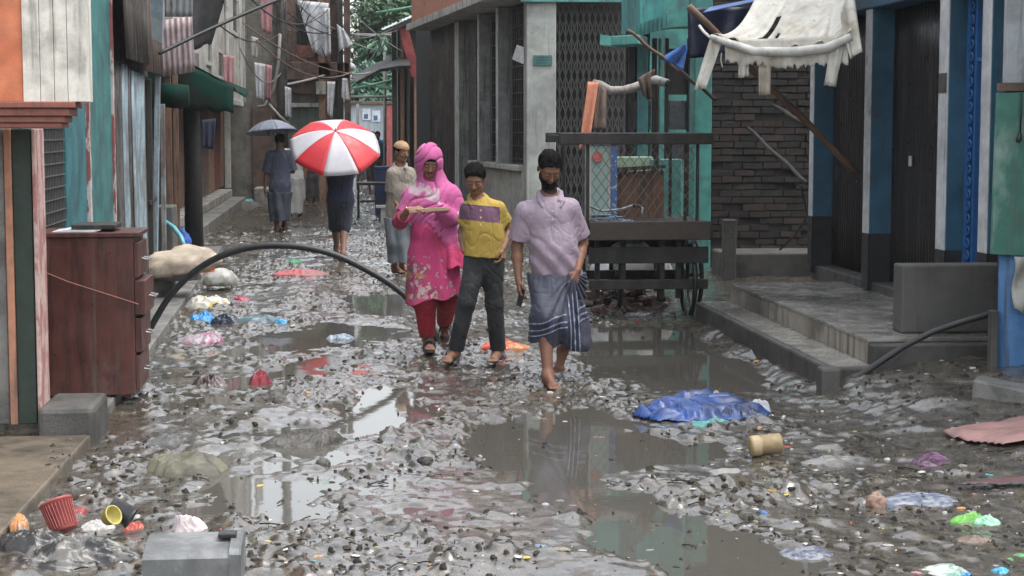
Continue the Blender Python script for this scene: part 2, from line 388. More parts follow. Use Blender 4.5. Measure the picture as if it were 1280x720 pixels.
def cloth(a, b, c, d, nu=14, nv=12, fold=.03, k=5, tat=.0, seed=0, nrm=(0, -1, 0)):
    """hanging sheet: top edge a->b, bottom edge d->c"""
    a, b, c, d, nrm = [Vector(q) for q in (a, b, c, d, nrm)]; P = []
    rr = random.Random(seed)
    cut = [1-tat*(.65*float(vn3(i/nu*3+seed, .4, 1.7, seed))+.35*rr.random()**2) for i in range(nu+1)]
    for j in range(nv+1):
        row = []
        for i in range(nu+1):
            u, v = i/nu, j/nv*cut[i]
            p = a.lerp(b, u).lerp(d.lerp(c, u), v)
            f = fold*(.25+.75*v)*(math.sin(u*k*6.28+seed)+.22*math.sin(u*k*11+v*3+seed*2))+fold*.6*(float(vn3(u*6, v*4, seed*.7))-.5)
            row.append(p+nrm*f)
        P.append(row)
    return P
def wire(a, b, sag, r, n=18, wob=0):
    a, b = Vector(a), Vector(b); P = []
    for i in range(n+1):
        t = i/n; p = a.lerp(b, t)-Vector((0, 0, sag*4*t*(1-t)))
        if wob: p += Vector((R.uniform(-wob, wob), 0, R.uniform(-wob, wob)))
        P.append(p)
    return MB().tube(P, r, 6)
XL = -1.95
def lface(mb, p0, p1, z0, z1, x=XL, t=.04, d=None):
    """a panel on the left frontage between two picture columns; faces the lane"""
    y0, y1 = PX(p0, 200, x).y, PX(p1, 200, x).y
    mb.box(x-(d or .1), x+t, y0, y1, z0, z1); return mb
# ------------------------------------------------------------------ near left house
t = thing('orange_house', 'orange and white painted house with a stepped red brown moulding under its upper wall', 'house', (-2.2, 10, 0))
Y0 = 9.35
zt = D(60, 127, Y0).z; xl = D(28, 60, Y0).x; xr = D(108, 60, Y0).x
build('upper_wall', MB().box(-5, xl, Y0, Y0+.22, zt+.002, 5.2), m_orange, t)
mb = MB()
cutb = [0, .27, .49, .70, 1]; nb = 4
for i in range(nb):
    a, b = xl+.002+(xr-xl)*cutb[i], xl+(xr-xl)*cutb[i+1]-.0006
    mb.box(a, b, Y0-.012+R.uniform(-.001, .001), Y0+.2, zt+R.uniform(-.004, .004), 5.2)
build('white_boarding', mb, m_white, t, bevel=.0015)
mb = MB(); xm = D(95, 135, Y0).x; z0 = D(40, 160, Y0).z; st_ = [(0, .0), (.25, .028), (.55, .055), (.8, .075), (1.0, .09)]
for i in range(4):
    za = zt-(zt-z0)*st_[i][0]; zb = zt-(zt-z0)*st_[i+1][0]
    mb.box(-5, xm-st_[i][1], Y0-.06+st_[i][1]*.8, Y0+.25, zb+.001, za)
build('moulding', mb, m_mould, t, bevel=.006)
zb_ = .12
yb = 9.75
for nm, a, b, mm_, y_ in (('grey_pilaster', -60, 7, m_conc, yb+.03), ('orange_pilaster', 7, 16, mat('dull_orange_paint', (.36, .17, .105), .75, c2=(.28, .14, .09), s=4, grime=.4, streak=.4), yb), ('green_post', 17, 41, m_dkgreen, yb+.02), ('painted_trim', 42, 47, mat('pinkish_trim', (.42, .30, .27), .7, c2=(.30, .14, .13), s=9, st=(1, 1, .35), lo=.5, hi=.54, grime=.3), yb+.01)):
    build(nm, MB().box(D(a, 300, y_).x, D(b, 300, y_).x, y_, y_+.28, zb_, z0-.004), mm_, t, bevel=.006)
build('inner_wall', MB().box(-5, XL-.12, 10.0, 11.2, zb_, z0-.004), m_dconc, t)
# wire mesh panel of the ground floor
mp_ = MB(); ya, yc = PX(48, 300, XL).y, PX(82, 300, XL).y
build('backing_board', MB().box(XL-.14, XL-.03, 10.4, yc, .1, 5.0), m_blk, t)
for i in range(26):
    y = 10.9+(yc-10.9)*(i+.5)/26; mp_.tube([(XL, y, .12), (XL, y, 2.0)], .006, 4)
for i in range(24): mp_.tube([(XL+.008, 10.9, .14+i*.08), (XL+.008, yc, .14+i*.08)], .006, 4)
build('mesh_panel', mp_, mat('grey_mesh', (.10, .10, .10), .5, metal=.4), t)
# stoop, plinth
build('stoop', MB().hexa([(-6, 4.5, -.1), (-1.47, 4.5, -.1), (-1.47, 4.5, .07), (-6, 4.5, .07)], [(-6, 9.67, -.1), (-1.39, 9.67, -.1), (-1.39, 9.67, .075), (-6, 9.67, .075)]), mat('muddy_brown_concrete', (.13, .105, .075), .4, c2=(.075, .062, .045), s=2.5, lo=.4, hi=.6, grime=.5, gs=3, bump=.3), label='worn brown concrete stoop along the orange house', cat='stoop', bevel=.015)
pa = G(46, 563); pb = G(116, 566)
build('plinth', MB().box(D(48, 540, 9.7).x, pb.x-.01, 9.68, 10.25, -.05, D(80, 510, 9.68).z), m_dconc, label='dark damp concrete plinth in front of the red brown cabinet', cat='plinth', bevel=.03)
build('pavement', MB().hexa([(-3.2, 10.26, -.1), (-1.43, 10.26, -.1), (-1.43, 10.26, .055), (-3.2, 10.26, .055)], [(-3.2, 25, -.1), (-1.72, 25, -.1), (-1.72, 25, .075), (-3.2, 25, .075)]), m_conc, label='narrow concrete pavement edge under the left shops', cat='pavement', kind='structure', bevel=.01)
# ------------------------------------------------------------------ cabinet
cx0, cx1 = G(56, 503).x, G(178, 505).x; cy0, cy1 = 11.12, 11.68
cz0, cz1 = .05, D(110, 291, cy0).z
t = thing('cabinet', 'dark red brown wooden cabinet with drawers standing in front of the teal shop', 'cabinet', ((cx0+cx1)/2, 11.4, .05))
mb = MB().box(cx0, cx1-.03, cy0, cy1, cz0+.02, cz1-.03)
mb.box(cx0+.02, cx0+.06, cy0+.02, cy0+.06, cz0, cz0+.02); mb.box(cx1-.1, cx1-.06, cy0+.02, cy0+.06, cz0, cz0+.02)
build('carcass', mb, m_cab, t, bevel=.006)
build('top', MB().box(cx0-.01, cx1+.005, cy0-.012, cy1+.01, cz1-.029, cz1), m_cab, t, bevel=.005)
dz = (cz1-.05-cz0-.05)/4
for i in range(4):
    z = cz0+.04+dz*i; off = [0, .015, .04, .0][i]
    d = build('drawer', MB().box(cx1-.029, cx1-.004+off, cy0+.02, cy1-.02, z+.012, z+dz-.008), m_cab, t, bevel=.004); W[d] = W[t]
    mb = MB().tube([(cx1+off, 11.34, z+dz/2), (cx1+off+.04, 11.34, z+dz/2-.005), (cx1+off+.04, 11.46, z+dz/2-.005), (cx1+off, 11.46, z+dz/2)], .007, 6)
    build('handle', mb, mat('dull_steel', (.25, .25, .25), .5, metal=.7) if i == 0 else bpy.data.materials['dull_steel'], d)
mb = MB(); mb.tube([(cx0+.0, cy0-.016, D(65, 335, cy0).z), (cx0+.2, cy0-.018, D(105, 352, cy0).z), (cx1-.0, cy0-.016, D(172, 380, cy0).z)], .005, 5)
build('string', mb, m_mould, label='thin reddish cord hanging across the front of the cabinet', cat='cord')
build('tray', MB().box(D(92, 288, 11.3).x, D(146, 288, 11.3).x, 11.2, 11.55, cz1+.014, cz1+.045), m_blk, label='flat black tray lying on the cabinet', cat='tray', bevel=.006)
mb = MB()
for i in range(4): mb.box(D(66, 288, 11.2).x+i*.02, D(120, 288, 11.2).x+i*.01, 11.14+i*.01, 11.5, cz1+.002+i*.003, cz1+.0045+i*.003)
build('paper_stack', mb, m_wcloth, label='loose white papers under the black tray on the cabinet', cat='papers')
# ------------------------------------------------------------------ teal shop
t = thing('teal_shop', 'narrow shop front of two flat teal painted panels behind the cabinet', 'shop', (XL-.5, 13, 0))
e = [PX(p, 200, XL).y for p in (82, 109, 140)]
build('wall', MB().box(-5, XL-.05, e[0]+.01, e[2], 0, 5.2), m_dconc, t)
build('panel', MB().box(XL-.049, XL, e[0]+.02, e[1]-.05, .06, 4.6), m_teal2, t, bevel=.004)
build('panel', MB().box(XL-.049, XL+.01, e[1]+.03, e[2]-.05, .06, 5.1), m_teal, t, bevel=.004)
m_post = mat('flaking_white_post', (.42, .40, .39), .7, c2=(.22, .07, .07), s=7, st=(1, 1, .3), lo=.52, hi=.56, grime=.4)
for i in (1, 2): build('post', MB().box(XL-.049, XL+.03, e[i]-.045, e[i]+.02, .06, 5.1), m_post, t, bevel=.004)
# ------------------------------------------------------------------ tin shack
t = thing('tin_shack', 'shack clad in rusty corrugated tin sheets beyond the teal shop', 'shack', (XL-.5, 16, 0))
ya, yb2 = e[2]+.05, PX(190, 200, XL).y
build('wall', MB().box(-5, XL-.06, ya, yb2+.3, 0, 5.2), m_blk, t)
zs = D(160, 78, 16).z
sp = [(143, 152, m_tind), (152, 159, m_tinblue), (161, 168, m_tind), (164, 178, m_tinblue), (179, 190, m_tind)]
for k, (a, b, mm_) in enumerate(sp):
    y0, y1 = PX(a, 200, XL).y, PX(b, 200, XL).y
    build('wall_sheet', MB().corr((XL+.004+.012*(k % 2), y0, .1), (0, 1, 0), y1-y0, (0, .0, 1), zs-.1-.02*k, .2, .02, (1, 0, 0)), mm_, t, solid=.003, smooth=True)
zu = D(160, 75, 15.5).z
build('upper_sheet', MB().corr((XL+.14, ya-.1, zu), (0, 1, 0), (yb2-ya)*.55, (-.04, 0, 1), 2.2, .26, .025, (1, 0, 0)), m_tind, t, solid=.003, smooth=True)
build('upper_sheet', MB().corr((XL+.11, ya-.1+(yb2-ya)*.5, zu-.05), (0, 1, 0), (yb2-ya)*.56, (-.03, 0, 1), 2.2, .26, .025, (1, 0, 0)), m_rust, t, solid=.003, smooth=True)
build('lattice', MB().beam((XL+.04, yb2-.7, 1.0), (XL+.04, yb2-.1, 1.02), .03, .04).beam((XL+.04, yb2-.6, .5), (XL+.04, yb2-.55, 2.2), .05, .05), m_blk, t)
p0, p1 = D(190, 300, 18.3), D(200, 95, 18.3)
build('corner_post', MB().beam((D(192.5, 330, 18.3).x, 18.3, .05), (D(197, 90, 18.3).x, 18.3, p1.z), .055, .06), m_tinblue, t, bevel=.005)
build('side_post', MB().beam((D(205, 320, 18.8).x, 18.8, .05), (D(203, 130, 18.8).x, 18.8, D(203, 130, 18.8).z), .05, .05), m_tin, t, bevel=.005)
a, b, c, d = D(187, 0, 17.2), D(206, 0, 17.2), D(203, 55, 17.2), D(185, 48, 17.2)
up = Vector((0, 0, .5))
build('sign_board', MB().hexa([d, c, b+up, a+up], [q+Vector((0, .05, 0)) for q in (d, c, b+up, a+up)]), mat('slate_blue_panel', (.10, .15, .18), .6, c2=(.16, .19, .2), s=1.5, lo=.48, hi=.52, grime=.3), t, bevel=.006)
build('rubble_block', MB().box(D(193, 300, 19).x, D(217, 300, 19).x, 19, 19.5, .05, D(200, 258, 19).z), m_dconc, label='dark concrete block beside the sacks at the tin shack', cat='block', bevel=.02)
# ------------------------------------------------------------------ awning stall with the thick post
t = thing('awning_stall', 'dark market stall with a sagging green tarpaulin awning and hanging tin sheets', 'stall', (-2.6, 22, 0))
build('back_wall', MB().box(-5, -2.75, 18.7, 26, 0, 4.6), m_blk, t)
Yq = 20.5
a, b, d = D(199, 28, Yq), D(240, 22, Yq), D(200, 98, Yq)
build('hanging_sheet', MB().corr(D(199, 26, Yq), b-a, (b-a).length, D(203, 102, Yq)-a, (d-a).length, .062, .011, (0, -1, 0)), m_tinpink, t, solid=.003, smooth=True)
a, b = D(206, -20, Yq-.6), D(241, -20, Yq-.6)
build('eave_sheet', MB().corr(a, b-a, (b-a).length, D(206, 21, Yq-.5)-a, (D(206, 21, Yq-.5)-a).length, .07, .012, (0, -1, 0)), m_tinwhite, t, solid=.003, smooth=True)
P = cloth(D(238, -10, 22), D(285, -15, 23), D(262, 62, 23), D(238, 66, 22), 10, 10, .05, 2, .15, 4)
build('black_sheet', MB().grid(P), m_btarp, t, solid=.006, smooth=True)
# awning: four-sided sloping sheet over the lane edge
zA, zB = D(240, 66, 23.5).z, D(308, 112, 25).z
P = []
for i in range(15):
    u = i/14; row = []
    for j in range(11):
        v = j/10
        x = -2.75+(D(306, 112, 25).x+2.75)*u; y = 22.6+3.6*v
        z = zA+.14+(zB-zA-.14)*u**1.15-.10*math.sin(math.pi*v)*u+.03*math.sin(v*9+u*4)
        row.append((x, y, z))
    P.append(row)
build('awning', MB().grid(P), m_gtarp, t, solid=.012, smooth=True)
P = []
e1 = D(238, 108, 22.6); e2 = D(303, 112, 25)
for i in range(17):
    u = i/16; row = []
    for j in range(7):
        v = j/6; x = -2.70+(D(304, 112, 25).x+2.70)*u
        zt_ = zA+.12+(zB-zA-.12)*u**1.15-.01
        zb2 = D(240, 132, 22.6).z+(D(303, 142, 22.6).z-D(240, 132, 22.6).z)*u
        row.append((x+.02*math.sin(u*20), 22.55-.06*math.sin(v*2)+.03*math.sin(u*15+v*3), zt_+(zb2-zt_)*v*(1 if i % 3 else .93)))
    P.append(row)
build('awning_flap', MB().grid(P), m_gtarp, t, solid=.01, smooth=True)
pb_ = G(243, 316)
build('post', MB().tube([(pb_.x, pb_.y, -.05), (pb_.x, pb_.y, 1.2), (pb_.x-.01, pb_.y, 2.75)], [.13, .12, .115], 16), m_blk, t, smooth=True)
for px, yy in ((213, 20.6), (222, 22)):
    build('thin_post', MB().beam((D(px, 280, yy).x, yy, 0), (D(px, 280, yy).x, yy, 2.4), .06, .06), m_wood, t)
mb = MB(); a, b = D(201, 118, 19.6), D(236, 120, 19.6)
mb.tube([a+Vector((0, 0, 0)), a.lerp(b, .5)+Vector((0, 0, -.01)), b], [.13, .135, .12], 16)
build('rolled_tarp', mb, m_gtarp, label='roll of dark green tarpaulin hung under the pinkish tin sheet', cat='tarpaulin', smooth=True)
# ------------------------------------------------------------------ row of shuttered shops beyond the stall
t = thing('shutter_row', 'row of old shops with brown and maroon door boards and white posts', 'shops', (-3, 33, 0))
XS = -2.78
build('wall', MB().box(-6, XS-.12, 26.1, 40.6, 0, 2.9), m_blk, t)
cols = [(222, 236, m_wood), (254, 262, m_rust), (262.5, 270, m_paleplank), (270.5, 276, m_maroon), (276.5, 284, m_wood), (284.5, 288, m_paleplank), (295, 300, m_rust)]
for a, b, mm_ in cols:
    y0, y1 = PX(a, 200, XS).y, PX(b, 200, XS).y
    if y0 < 26.2: y0 = 26.2; y1 = max(y1, 27.5)
    build('door_board', MB().box(XS-.119, XS-.03, y0, y1, .35, 2.5), mm_, t, bevel=.01)
for px in (290, 303):
    y = PX(px, 200, XS+.12).y
    build('white_post', MB().box(XS-.02, XS+.12, y-.5, y+.02, .3, 2.7), m_cream, t, bevel=.01)
build('step', MB().box(XS-.1, XS+.55, 26.2, 40.2, -.1, .17), m_conc, t, bevel=.02)
build('upper_step', MB().box(XS-.1, XS+.25, 26.2, 40.3, .171, .34), m_lconc, t, bevel=.02)
P = cloth(D(252, 150, 27.5), D(270, 148, 27.5), D(267, 188, 27.5), D(254, 186, 27.5), 8, 8, .02, 2, .1, 8)
build('hanging_cloth', MB().grid(P), m_navy, label='dark blue garment hanging from the green awning', cat='garment', solid=.006, smooth=True)
# upper storey over the row
t = thing('tenement', 'grey plaster upper storey with pipes and small windows above the shuttered shops', 'building', (-3, 33, 2.9))
XU = -2.35
build('wall', MB().box(-6, XU, 25.0, 40.6, D(330, 124, 38).z, 8.5), m_olive, t)
zc = D(330, 124, 38).z
build('cornice', MB().box(-5, XU+.09, 25.0, 40.55, zc-.14, zc-.003), m_cream, t, bevel=.02)
for px in (262, 281, 302, 318, 329):
    y = PX(px, 60, XU).y
    build('downpipe' if px != 302 else 'pilaster', MB().box(XU-.02, XU+.07, y, y+.22, zc+.002, 8.4) if px in (302, 318) else MB().tube([(XU+.04, y, zc+.01), (XU+.04, y, 8.3)], .045, 8), m_cream, t)
for k, (a, b) in enumerate(((284, 289), (297, 300), (311, 316), (333, 337))):
    ya, yb3 = PX(a, 60, XU).y, PX(b, 60, XU).y
    build('white_strip', MB().box(XU-.01, XU+.05+.004*k, ya, yb3, zc+.004, 8.2), m_cream, t, bevel=.01)
for a, b, y0_, y1_ in ((257, 262.0, 50, 82), (271, 278, 62, 100), (285, 296, -8, 42), (307, 315, -10, 50), (320, 327, -5, 30)):
    ya, yb3 = PX(a, 60, XU).y, PX(b, 60, XU).y; Ym = (ya+yb3)/2
    za, zb3 = D((a+b)/2, y1_, Ym).z, D((a+b)/2, y0_, Ym).z
    f = build('window', MB().box(XU-.01, XU+.03, ya, ya+.08, za, zb3).box(XU-.01, XU+.03, yb3-.08, yb3, za, zb3).box(XU-.01, XU+.03, ya+.081, yb3-.081, zb3-.07, zb3).box(XU-.01, XU+.03, ya+.081, yb3-.081, za, za+.07), m_cream, t)
    build('pane', MB().box(XU-.005, XU+.012, ya+.082, yb3-.082, za+.071, zb3-.071), m_glass, f)
laundry = [((278, 68), (293, 70), (292, 108), (280, 104), 31, m_pink, 'faded pink cloth drying under the tenement windows'),
           ((325, -5), (341, -5), (339, 45), (327, 40), 37, m_pink, 'long pink cloth hanging high beside the downpipe'),
           ((318, 78), (331, 80), (330, 128), (321, 125), 36, m_wcloth, 'white towel hanging beside the dangling grey hose'),
           ((331, 80), (340, 82), (338, 128), (332, 126), 36.5, m_pink, 'pale pink towel next to the white towel'),
           ((314, 45), (323, 48), (321, 74), (313, 70), 34, m_cream, 'short cream cloth on the tenement wall')]
for k, (a, b, c, d, Y, mm_, lab) in enumerate(laundry):
    build('laundry', MB().grid(cloth(D(*a, Y), D(*b, Y), D(*c, Y), D(*d, Y), 10, 10, .03, 2, .08, k)), mm_, label=lab, cat='laundry', group='laundry on the tenement', solid=.006, smooth=True)
# ------------------------------------------------------------------ crossing house at the bend
YB = 42.0
t = thing('corner_house', 'brown two storey corner house with a sage green shutter closing the view', 'house', (-1, YB, 0))
xa, xb = D(308, 100, YB).x, D(437, 100, YB).x
build('wall', MB().box(xa-3, xb-.18, YB, YB+3, 0, 5.35), mat('dim_olive_plaster', (.17, .165, .14), .8, c2=(.11, .105, .09), s=1.6, grime=.4, streak=.3), t)
zl = D(380, 130, YB).z
build('upper_front', MB().box(D(345, 50, YB).x, xb-.15, YB-.16, YB-.002, zl+.25, 5.3), m_rust, t)
build('lintel', MB().box(D(345, 130, YB).x, D(412, 130, YB).x, YB-.2, YB-.003, zl-.08, zl+.02), m_cream, t, bevel=.01)
sh = MB()
z0s, z1s = .15, zl-.09; nS = 26
for i in range(nS): sh.box(D(364, 180, YB).x, D(407, 180, YB).x, YB-.05-.012*(i % 2), YB-.002, z0s+(z1s-z0s)*i/nS, z0s+(z1s-z0s)*(i+1)/nS-.004)
build('roller_shutter', sh, m_sage, t)
build('side_panel', MB().box(D(316, 180, YB).x, D(344, 180, YB).x, YB-.06, YB-.002, .2, D(330, 132, YB).z), m_rust, t)
build('brick_panel', MB().box(D(370, 64, YB).x, D(393, 64, YB).x, YB-.2, YB-.162, D(380, 72, YB).z, D(380, 57, YB).z), m_brick, t)
build('painted_opening', MB().box(D(371, 40, YB).x, D(397, 40, YB).x, YB-.19, YB-.163, D(380, 56, YB).z, D(380, 4, YB).z), m_ink, t)  # black panel on the wall; the opening's shade is its colour
for i, px in enumerate((402, 409, 425, 434)):
    build('column', MB().box(D(px, 100, YB).x-.07, D(px, 100, YB).x+.08, YB-.35, YB-.21, 0, 5.6), [m_paleplank, m_wood, m_blk, m_rust][i], t, bevel=.01)
build('ledge', MB().box(D(346, 100, YB).x, xb, YB-.35, YB-.165, D(380, 100, YB).z, D(380, 78, YB).z), m_rust, t, bevel=.02)
build('doorstep', MB().box(D(318, 250, YB-1.2).x, D(345, 250, YB-1.2).x, YB-1.5, YB-.01, -.05, .34), m_lconc, t, bevel=.02)
build('junction_box', MB().box(D(395, 110, YB-.5).x, D(407, 110, YB-.5).x, YB-.55, YB-.36, D(400, 118, YB-.5).z, D(400, 102, YB-.5).z), m_cream, t, bevel=.01)
pp = thing('utility_pole', 'dark utility pole crowded with cables beside the corner house', 'pole', (D(352, 200, 38).x, 38, 0))
build('shaft', MB().tube([(D(353, 200, 38).x, 38, -.1), (D(352, 60, 38).x, 38, 3), (D(351, 0, 38).x, 38, 7)], [.13, .12, .1], 12), m_dconc, pp, smooth=True)
mb = MB()
rr = random.Random(5)
for k in range(34):
    x0, z0_ = D(rr.uniform(343, 370), 30, 38).x, D(350, rr.uniform(-20, 75), 38).z
    ln = rr.uniform(.2, 1.0); a = rr.uniform(-1, 1)
    mb.tube([(x0, 37.8-rr.random()*.2, z0_), (x0+a*ln*.5, 37.75, z0_-.25-rr.random()*.3), (x0+a*ln, 37.8, z0_+rr.uniform(-.1, .2))], .007, 5)
build('cable_tangle', mb, m_cable, pp)
hang = [((371, 0), (411, 4), (404, 74), (392, 68), YB-.6, .05, m_wcloth, 'large white sheet hung across the dark upper opening', .12),
        ((403, 10), (412, 10), (414, 72), (404, 74), YB-.7, .04, m_wcloth, 'long grey white sheet end beside the large white sheet', .1),
        ((421, 30), (431, 38), (443, 58), (424, 70), YB-.7, .05, m_wcloth, 'knotted white cloth strip on the brown column', .25),
        ((428, 98), (434, 98), (438, 128), (426, 128), YB-.7, .03, m_wcloth, 'ragged white strip hanging above the red umbrella', .3),
        ((409, 102), (419, 102), (415, 150), (409, 148), YB-.7, .03, m_wcloth, 'narrow whitish rag hanging beside the green shutter', .2),
        ((356, 108), (364, 110), (364, 150), (357, 148), 37.6, .03, m_wcloth, 'crumpled pale rag tied to the utility pole', .2)]
for k, (a, b, c, d, Y, f, mm_, lab, tt) in enumerate(hang):
    build('hanging_cloth', MB().grid(cloth(D(*a, Y), D(*b, Y), D(*c, Y), D(*d, Y), 10, 12, f, 2, tt, k+3)), mm_, label=lab, cat='cloth', group='cloths hung at the corner house', solid=.006, smooth=True)
# ------------------------------------------------------------------ far end of the lane
YE = 60.0
t = thing('far_house', 'pale blue grey wall with two posters and a red gate closing the lane', 'house', (2, YE, 0))
z1 = D(460, 131, YE).z
build('wall', MB().box(D(425, 150, YE).x, D(560, 150, YE).x, YE, YE+3, -.2, z1), mat('pale_blue_wall', (.33, .37, .41), .7, c2=(.25, .28, .31), s=1, grime=.3, streak=.3), t)
build('coping', MB().box(D(425, 150, YE).x, D(560, 150, YE).x, YE-.12, YE+3, z1+.002, z1+.12), m_rust, t, bevel=.02)
build('gate', MB().box(D(483, 150, YE).x, D(494, 150, YE).x, YE-.08, YE-.003, .1, z1-.02), m_redp, t)
for k, px in enumerate((458, 470)):
    zt_, zb_2 = D(px, 136+2*k, YE).z, D(px, 150+2*k, YE).z
    mb = MB().box(D(px-5, 150, YE).x, D(px+5.5, 150, YE).x, YE-.03, YE-.003, zb_2, zt_)
    po = build('poster', mb, mat('poster_paper', (.50, .55, .60), .6, bump=0) if k == 0 else bpy.data.materials['poster_paper'], t)
    mb = MB().box(D(px-3, 150, YE).x, D(px+2, 150, YE).x, YE-.036, YE-.031, zb_2+.04, zb_2+.2)
    build('printed_patch', mb, mat('poster_ink', (.05, .10, .20), .6, bump=0) if k == 0 else bpy.data.materials['poster_ink'], po)
build('kerb_wall', MB().box(D(446, 190, 52).x, D(472, 190, 52).x, 52, 52.3, -.1, .9), m_olive, label='low plastered wall beyond the far table', cat='wall', bevel=.02)
# trees and bamboo
def leaf_mat(nm, a, b): return mat(nm, a, .5, c2=b, s=1.1, lo=.4, hi=.6, bump=0, var=.3)
LM = [leaf_mat('deep_green_leaves', (.018, .055, .022), (.035, .09, .03)), leaf_mat('bluish_green_leaves', (.022, .085, .05), (.045, .13, .07)), leaf_mat('fresh_green_leaves', (.045, .13, .035), (.08, .17, .05))]
m_bark = mat('grey_bark', (.09, .075, .06), .85, grime=.4)
def tree(label, x, y, h, rad, nl, lm, seed, droop=.3, llen=.28):
    rr = random.Random(seed)
    t = thing('tree', label, 'tree', (x, y, -.2), 'trees beyond the far wall')
    mb = MB(); mb.tube([(x, y, -.3), (x+.1, y, h*.4), (x-.05, y+.1, h*.8)], [.2, .15, .06], 10)
    cl = []
    for k in range(15):
        a = rr.uniform(0, 6.28); el = rr.uniform(-.3, 1.2); q = rr.uniform(.45, 1)*rad
        e_ = Vector((x+math.cos(a)*q*math.cos(el), y+math.sin(a)*q*.7*math.cos(el), h*.68+math.sin(el)*q*.8)); cl.append((e_, rr.uniform(.35, .75)*rad*.55))
        mb.tube([(x, y, h*.45), e_.lerp(Vector((x, y, h*.5)), .5)+Vector((0, 0, .2)), e_], [.06, .04, .015], 5)
    build('trunk', mb, m_bark, t)
    mb = MB()
    for k in range(nl):
        c, r = cl[rr.randrange(len(cl))]
        d = Vector((rr.gauss(0, 1), rr.gauss(0, 1), rr.gauss(0, 1))).normalized()*r*rr.random()**.4
        p = c+d; a = rr.uniform(0, 6.28); L_ = llen*rr.uniform(.6, 1.3); wv = L_*.17
        ax = Vector((math.cos(a), math.sin(a), -droop+rr.gauss(0, .3))).normalized(); sx = ax.cross(Vector((rr.gauss(0, .5), rr.gauss(0, .5), 1))).normalized()*wv
        mb.add([p, p+ax*L_*.5+sx, p+ax*L_-Vector((0, 0, L_*.15)), p+ax*L_*.5-sx], [(0, 1, 2, 3)])
    build('crown', mb, LM[lm], t)
tree('dark leafy tree behind the alley gap beside the corner house', .8, 65, 7.0, 2.4, 3800, 0, 1)
tree('bluish green drooping tree behind the alley gap', 2.5, 63.5, 5.6, 2.0, 3400, 1, 2, .6, .36)
tree('bright green tree showing between the wires over the far wall', 2.3, 67, 7.4, 2.4, 3800, 2, 3, .4, .34)
tree('tall dark tree rising behind the far shack roof', 4.6, 66, 7.6, 2.8, 3800, 0, 4)
tree('small pale green tree low over the far wall', 1.3, 62.5, 4.4, 1.3, 2200, 1, 5, .7, .3)
tree('shaded tree at the back of the alley', 3.6, 70, 7.4, 3.0, 3000, 0, 6)
m_bam = mat('green_bamboo', (.10, .26, .17), .5, grime=.2)
for k, (a, b, lab) in enumerate([((436, 112), (490, 100), 'green bamboo pole rising to the dark shack'), ((437, 100), (494, 112), 'green bamboo pole sloping down across the other'),
                                 ((434, 121), (495, 120), 'pale level bamboo rail over the far wall'), ((440, 43), (520, 44), 'pale bamboo pole level with the shack eave'), ((470, 16), (528, 6), 'thin green bamboo high in front of the trees')]):
    build('bamboo_pole', MB().tube([D(*a, 50), D((a[0]+b[0])/2, (a[1]+b[1])/2+.5, 50), D(*b, 49)], .035, 8), m_bam if k not in (2, 3) else m_gcable, label=lab, cat='pole', group='bamboo poles across the alley', smooth=True)
for k, (px, y0, lab) in enumerate(((481, 62, 'upright grey pole in front of the red gate'), (447, 130, 'short thin post above the red umbrella'))):
    build('post', MB().tube([D(px, y0, 49.5), (D(px, 200, 49.5).x, 49.5, -.1)], .045, 8), m_gcable, label=lab, cat='post', smooth=True)
# ------------------------------------------------------------------ far right shack
YS = 46.0
t = thing('timber_shack', 'dark timber shack with drooping tin roofs, a red plank and tan door boards', 'shack', (2, YS, 0))
xs0, xs1 = D(491, 200, YS).x, D(541, 200, YS).x
build('wall', MB().box(xs0+.15, xs1, YS+.2, YS+4, -.1, D(500, 25, YS).z), m_blk, t)
for k, (a, b) in enumerate(((490, 496), (500, 505), (508, 512))):
    build('post', MB().box(D(a, 100, YS).x, D(b, 100, YS).x, YS-.05-.02*k, YS+.13, -.1, D(a, 40, YS).z), (m_blk, m_wood, m_blk)[k], t, bevel=.01)
for k, (a, b) in enumerate(((517, 525), (527, 537))):
    build('door_board', MB().box(D(a, 100, YS).x, D(b, 100, YS).x, YS-.06, YS+.12, .1, D(a, 95, YS).z), m_paleplank, t, bevel=.01)
build('red_plank', MB().beam(D(504, 34, YS-.4), D(520, 95, YS-.3), .24, .05, up=(0, 1, 0)), m_redp, t, bevel=.006)
Ph = [[D(440, 98, 47)+Vector((0, 0, 0)), D(474, 80, 47), D(497, 72, 46.5), D(512, 74, 46)], [D(446, 104, 45)+Vector((0, 0, 0)), D(476, 88, 45), D(500, 84, 44.5), D(513, 84, 44.5)]]
build('lower_roof', MB().grid([[q+Vector((0, 0, .02)) for q in Ph[0]], Ph[1]]), m_blk, t, solid=.08)
a, b = D(478, 38, YS-.5), D(541, 10, YS-.5); 
build('upper_roof', MB().corr(a, b-a, (b-a).length, Vector((0, .9, .07)), 1.6, .1, .012, (0, 0, 1)), m_tinwhite, t, solid=.01, smooth=True)
build('roof_edge', MB().beam(D(478, 41, YS-.52), D(541, 14, YS-.52), .04, .12), m_blk, t)
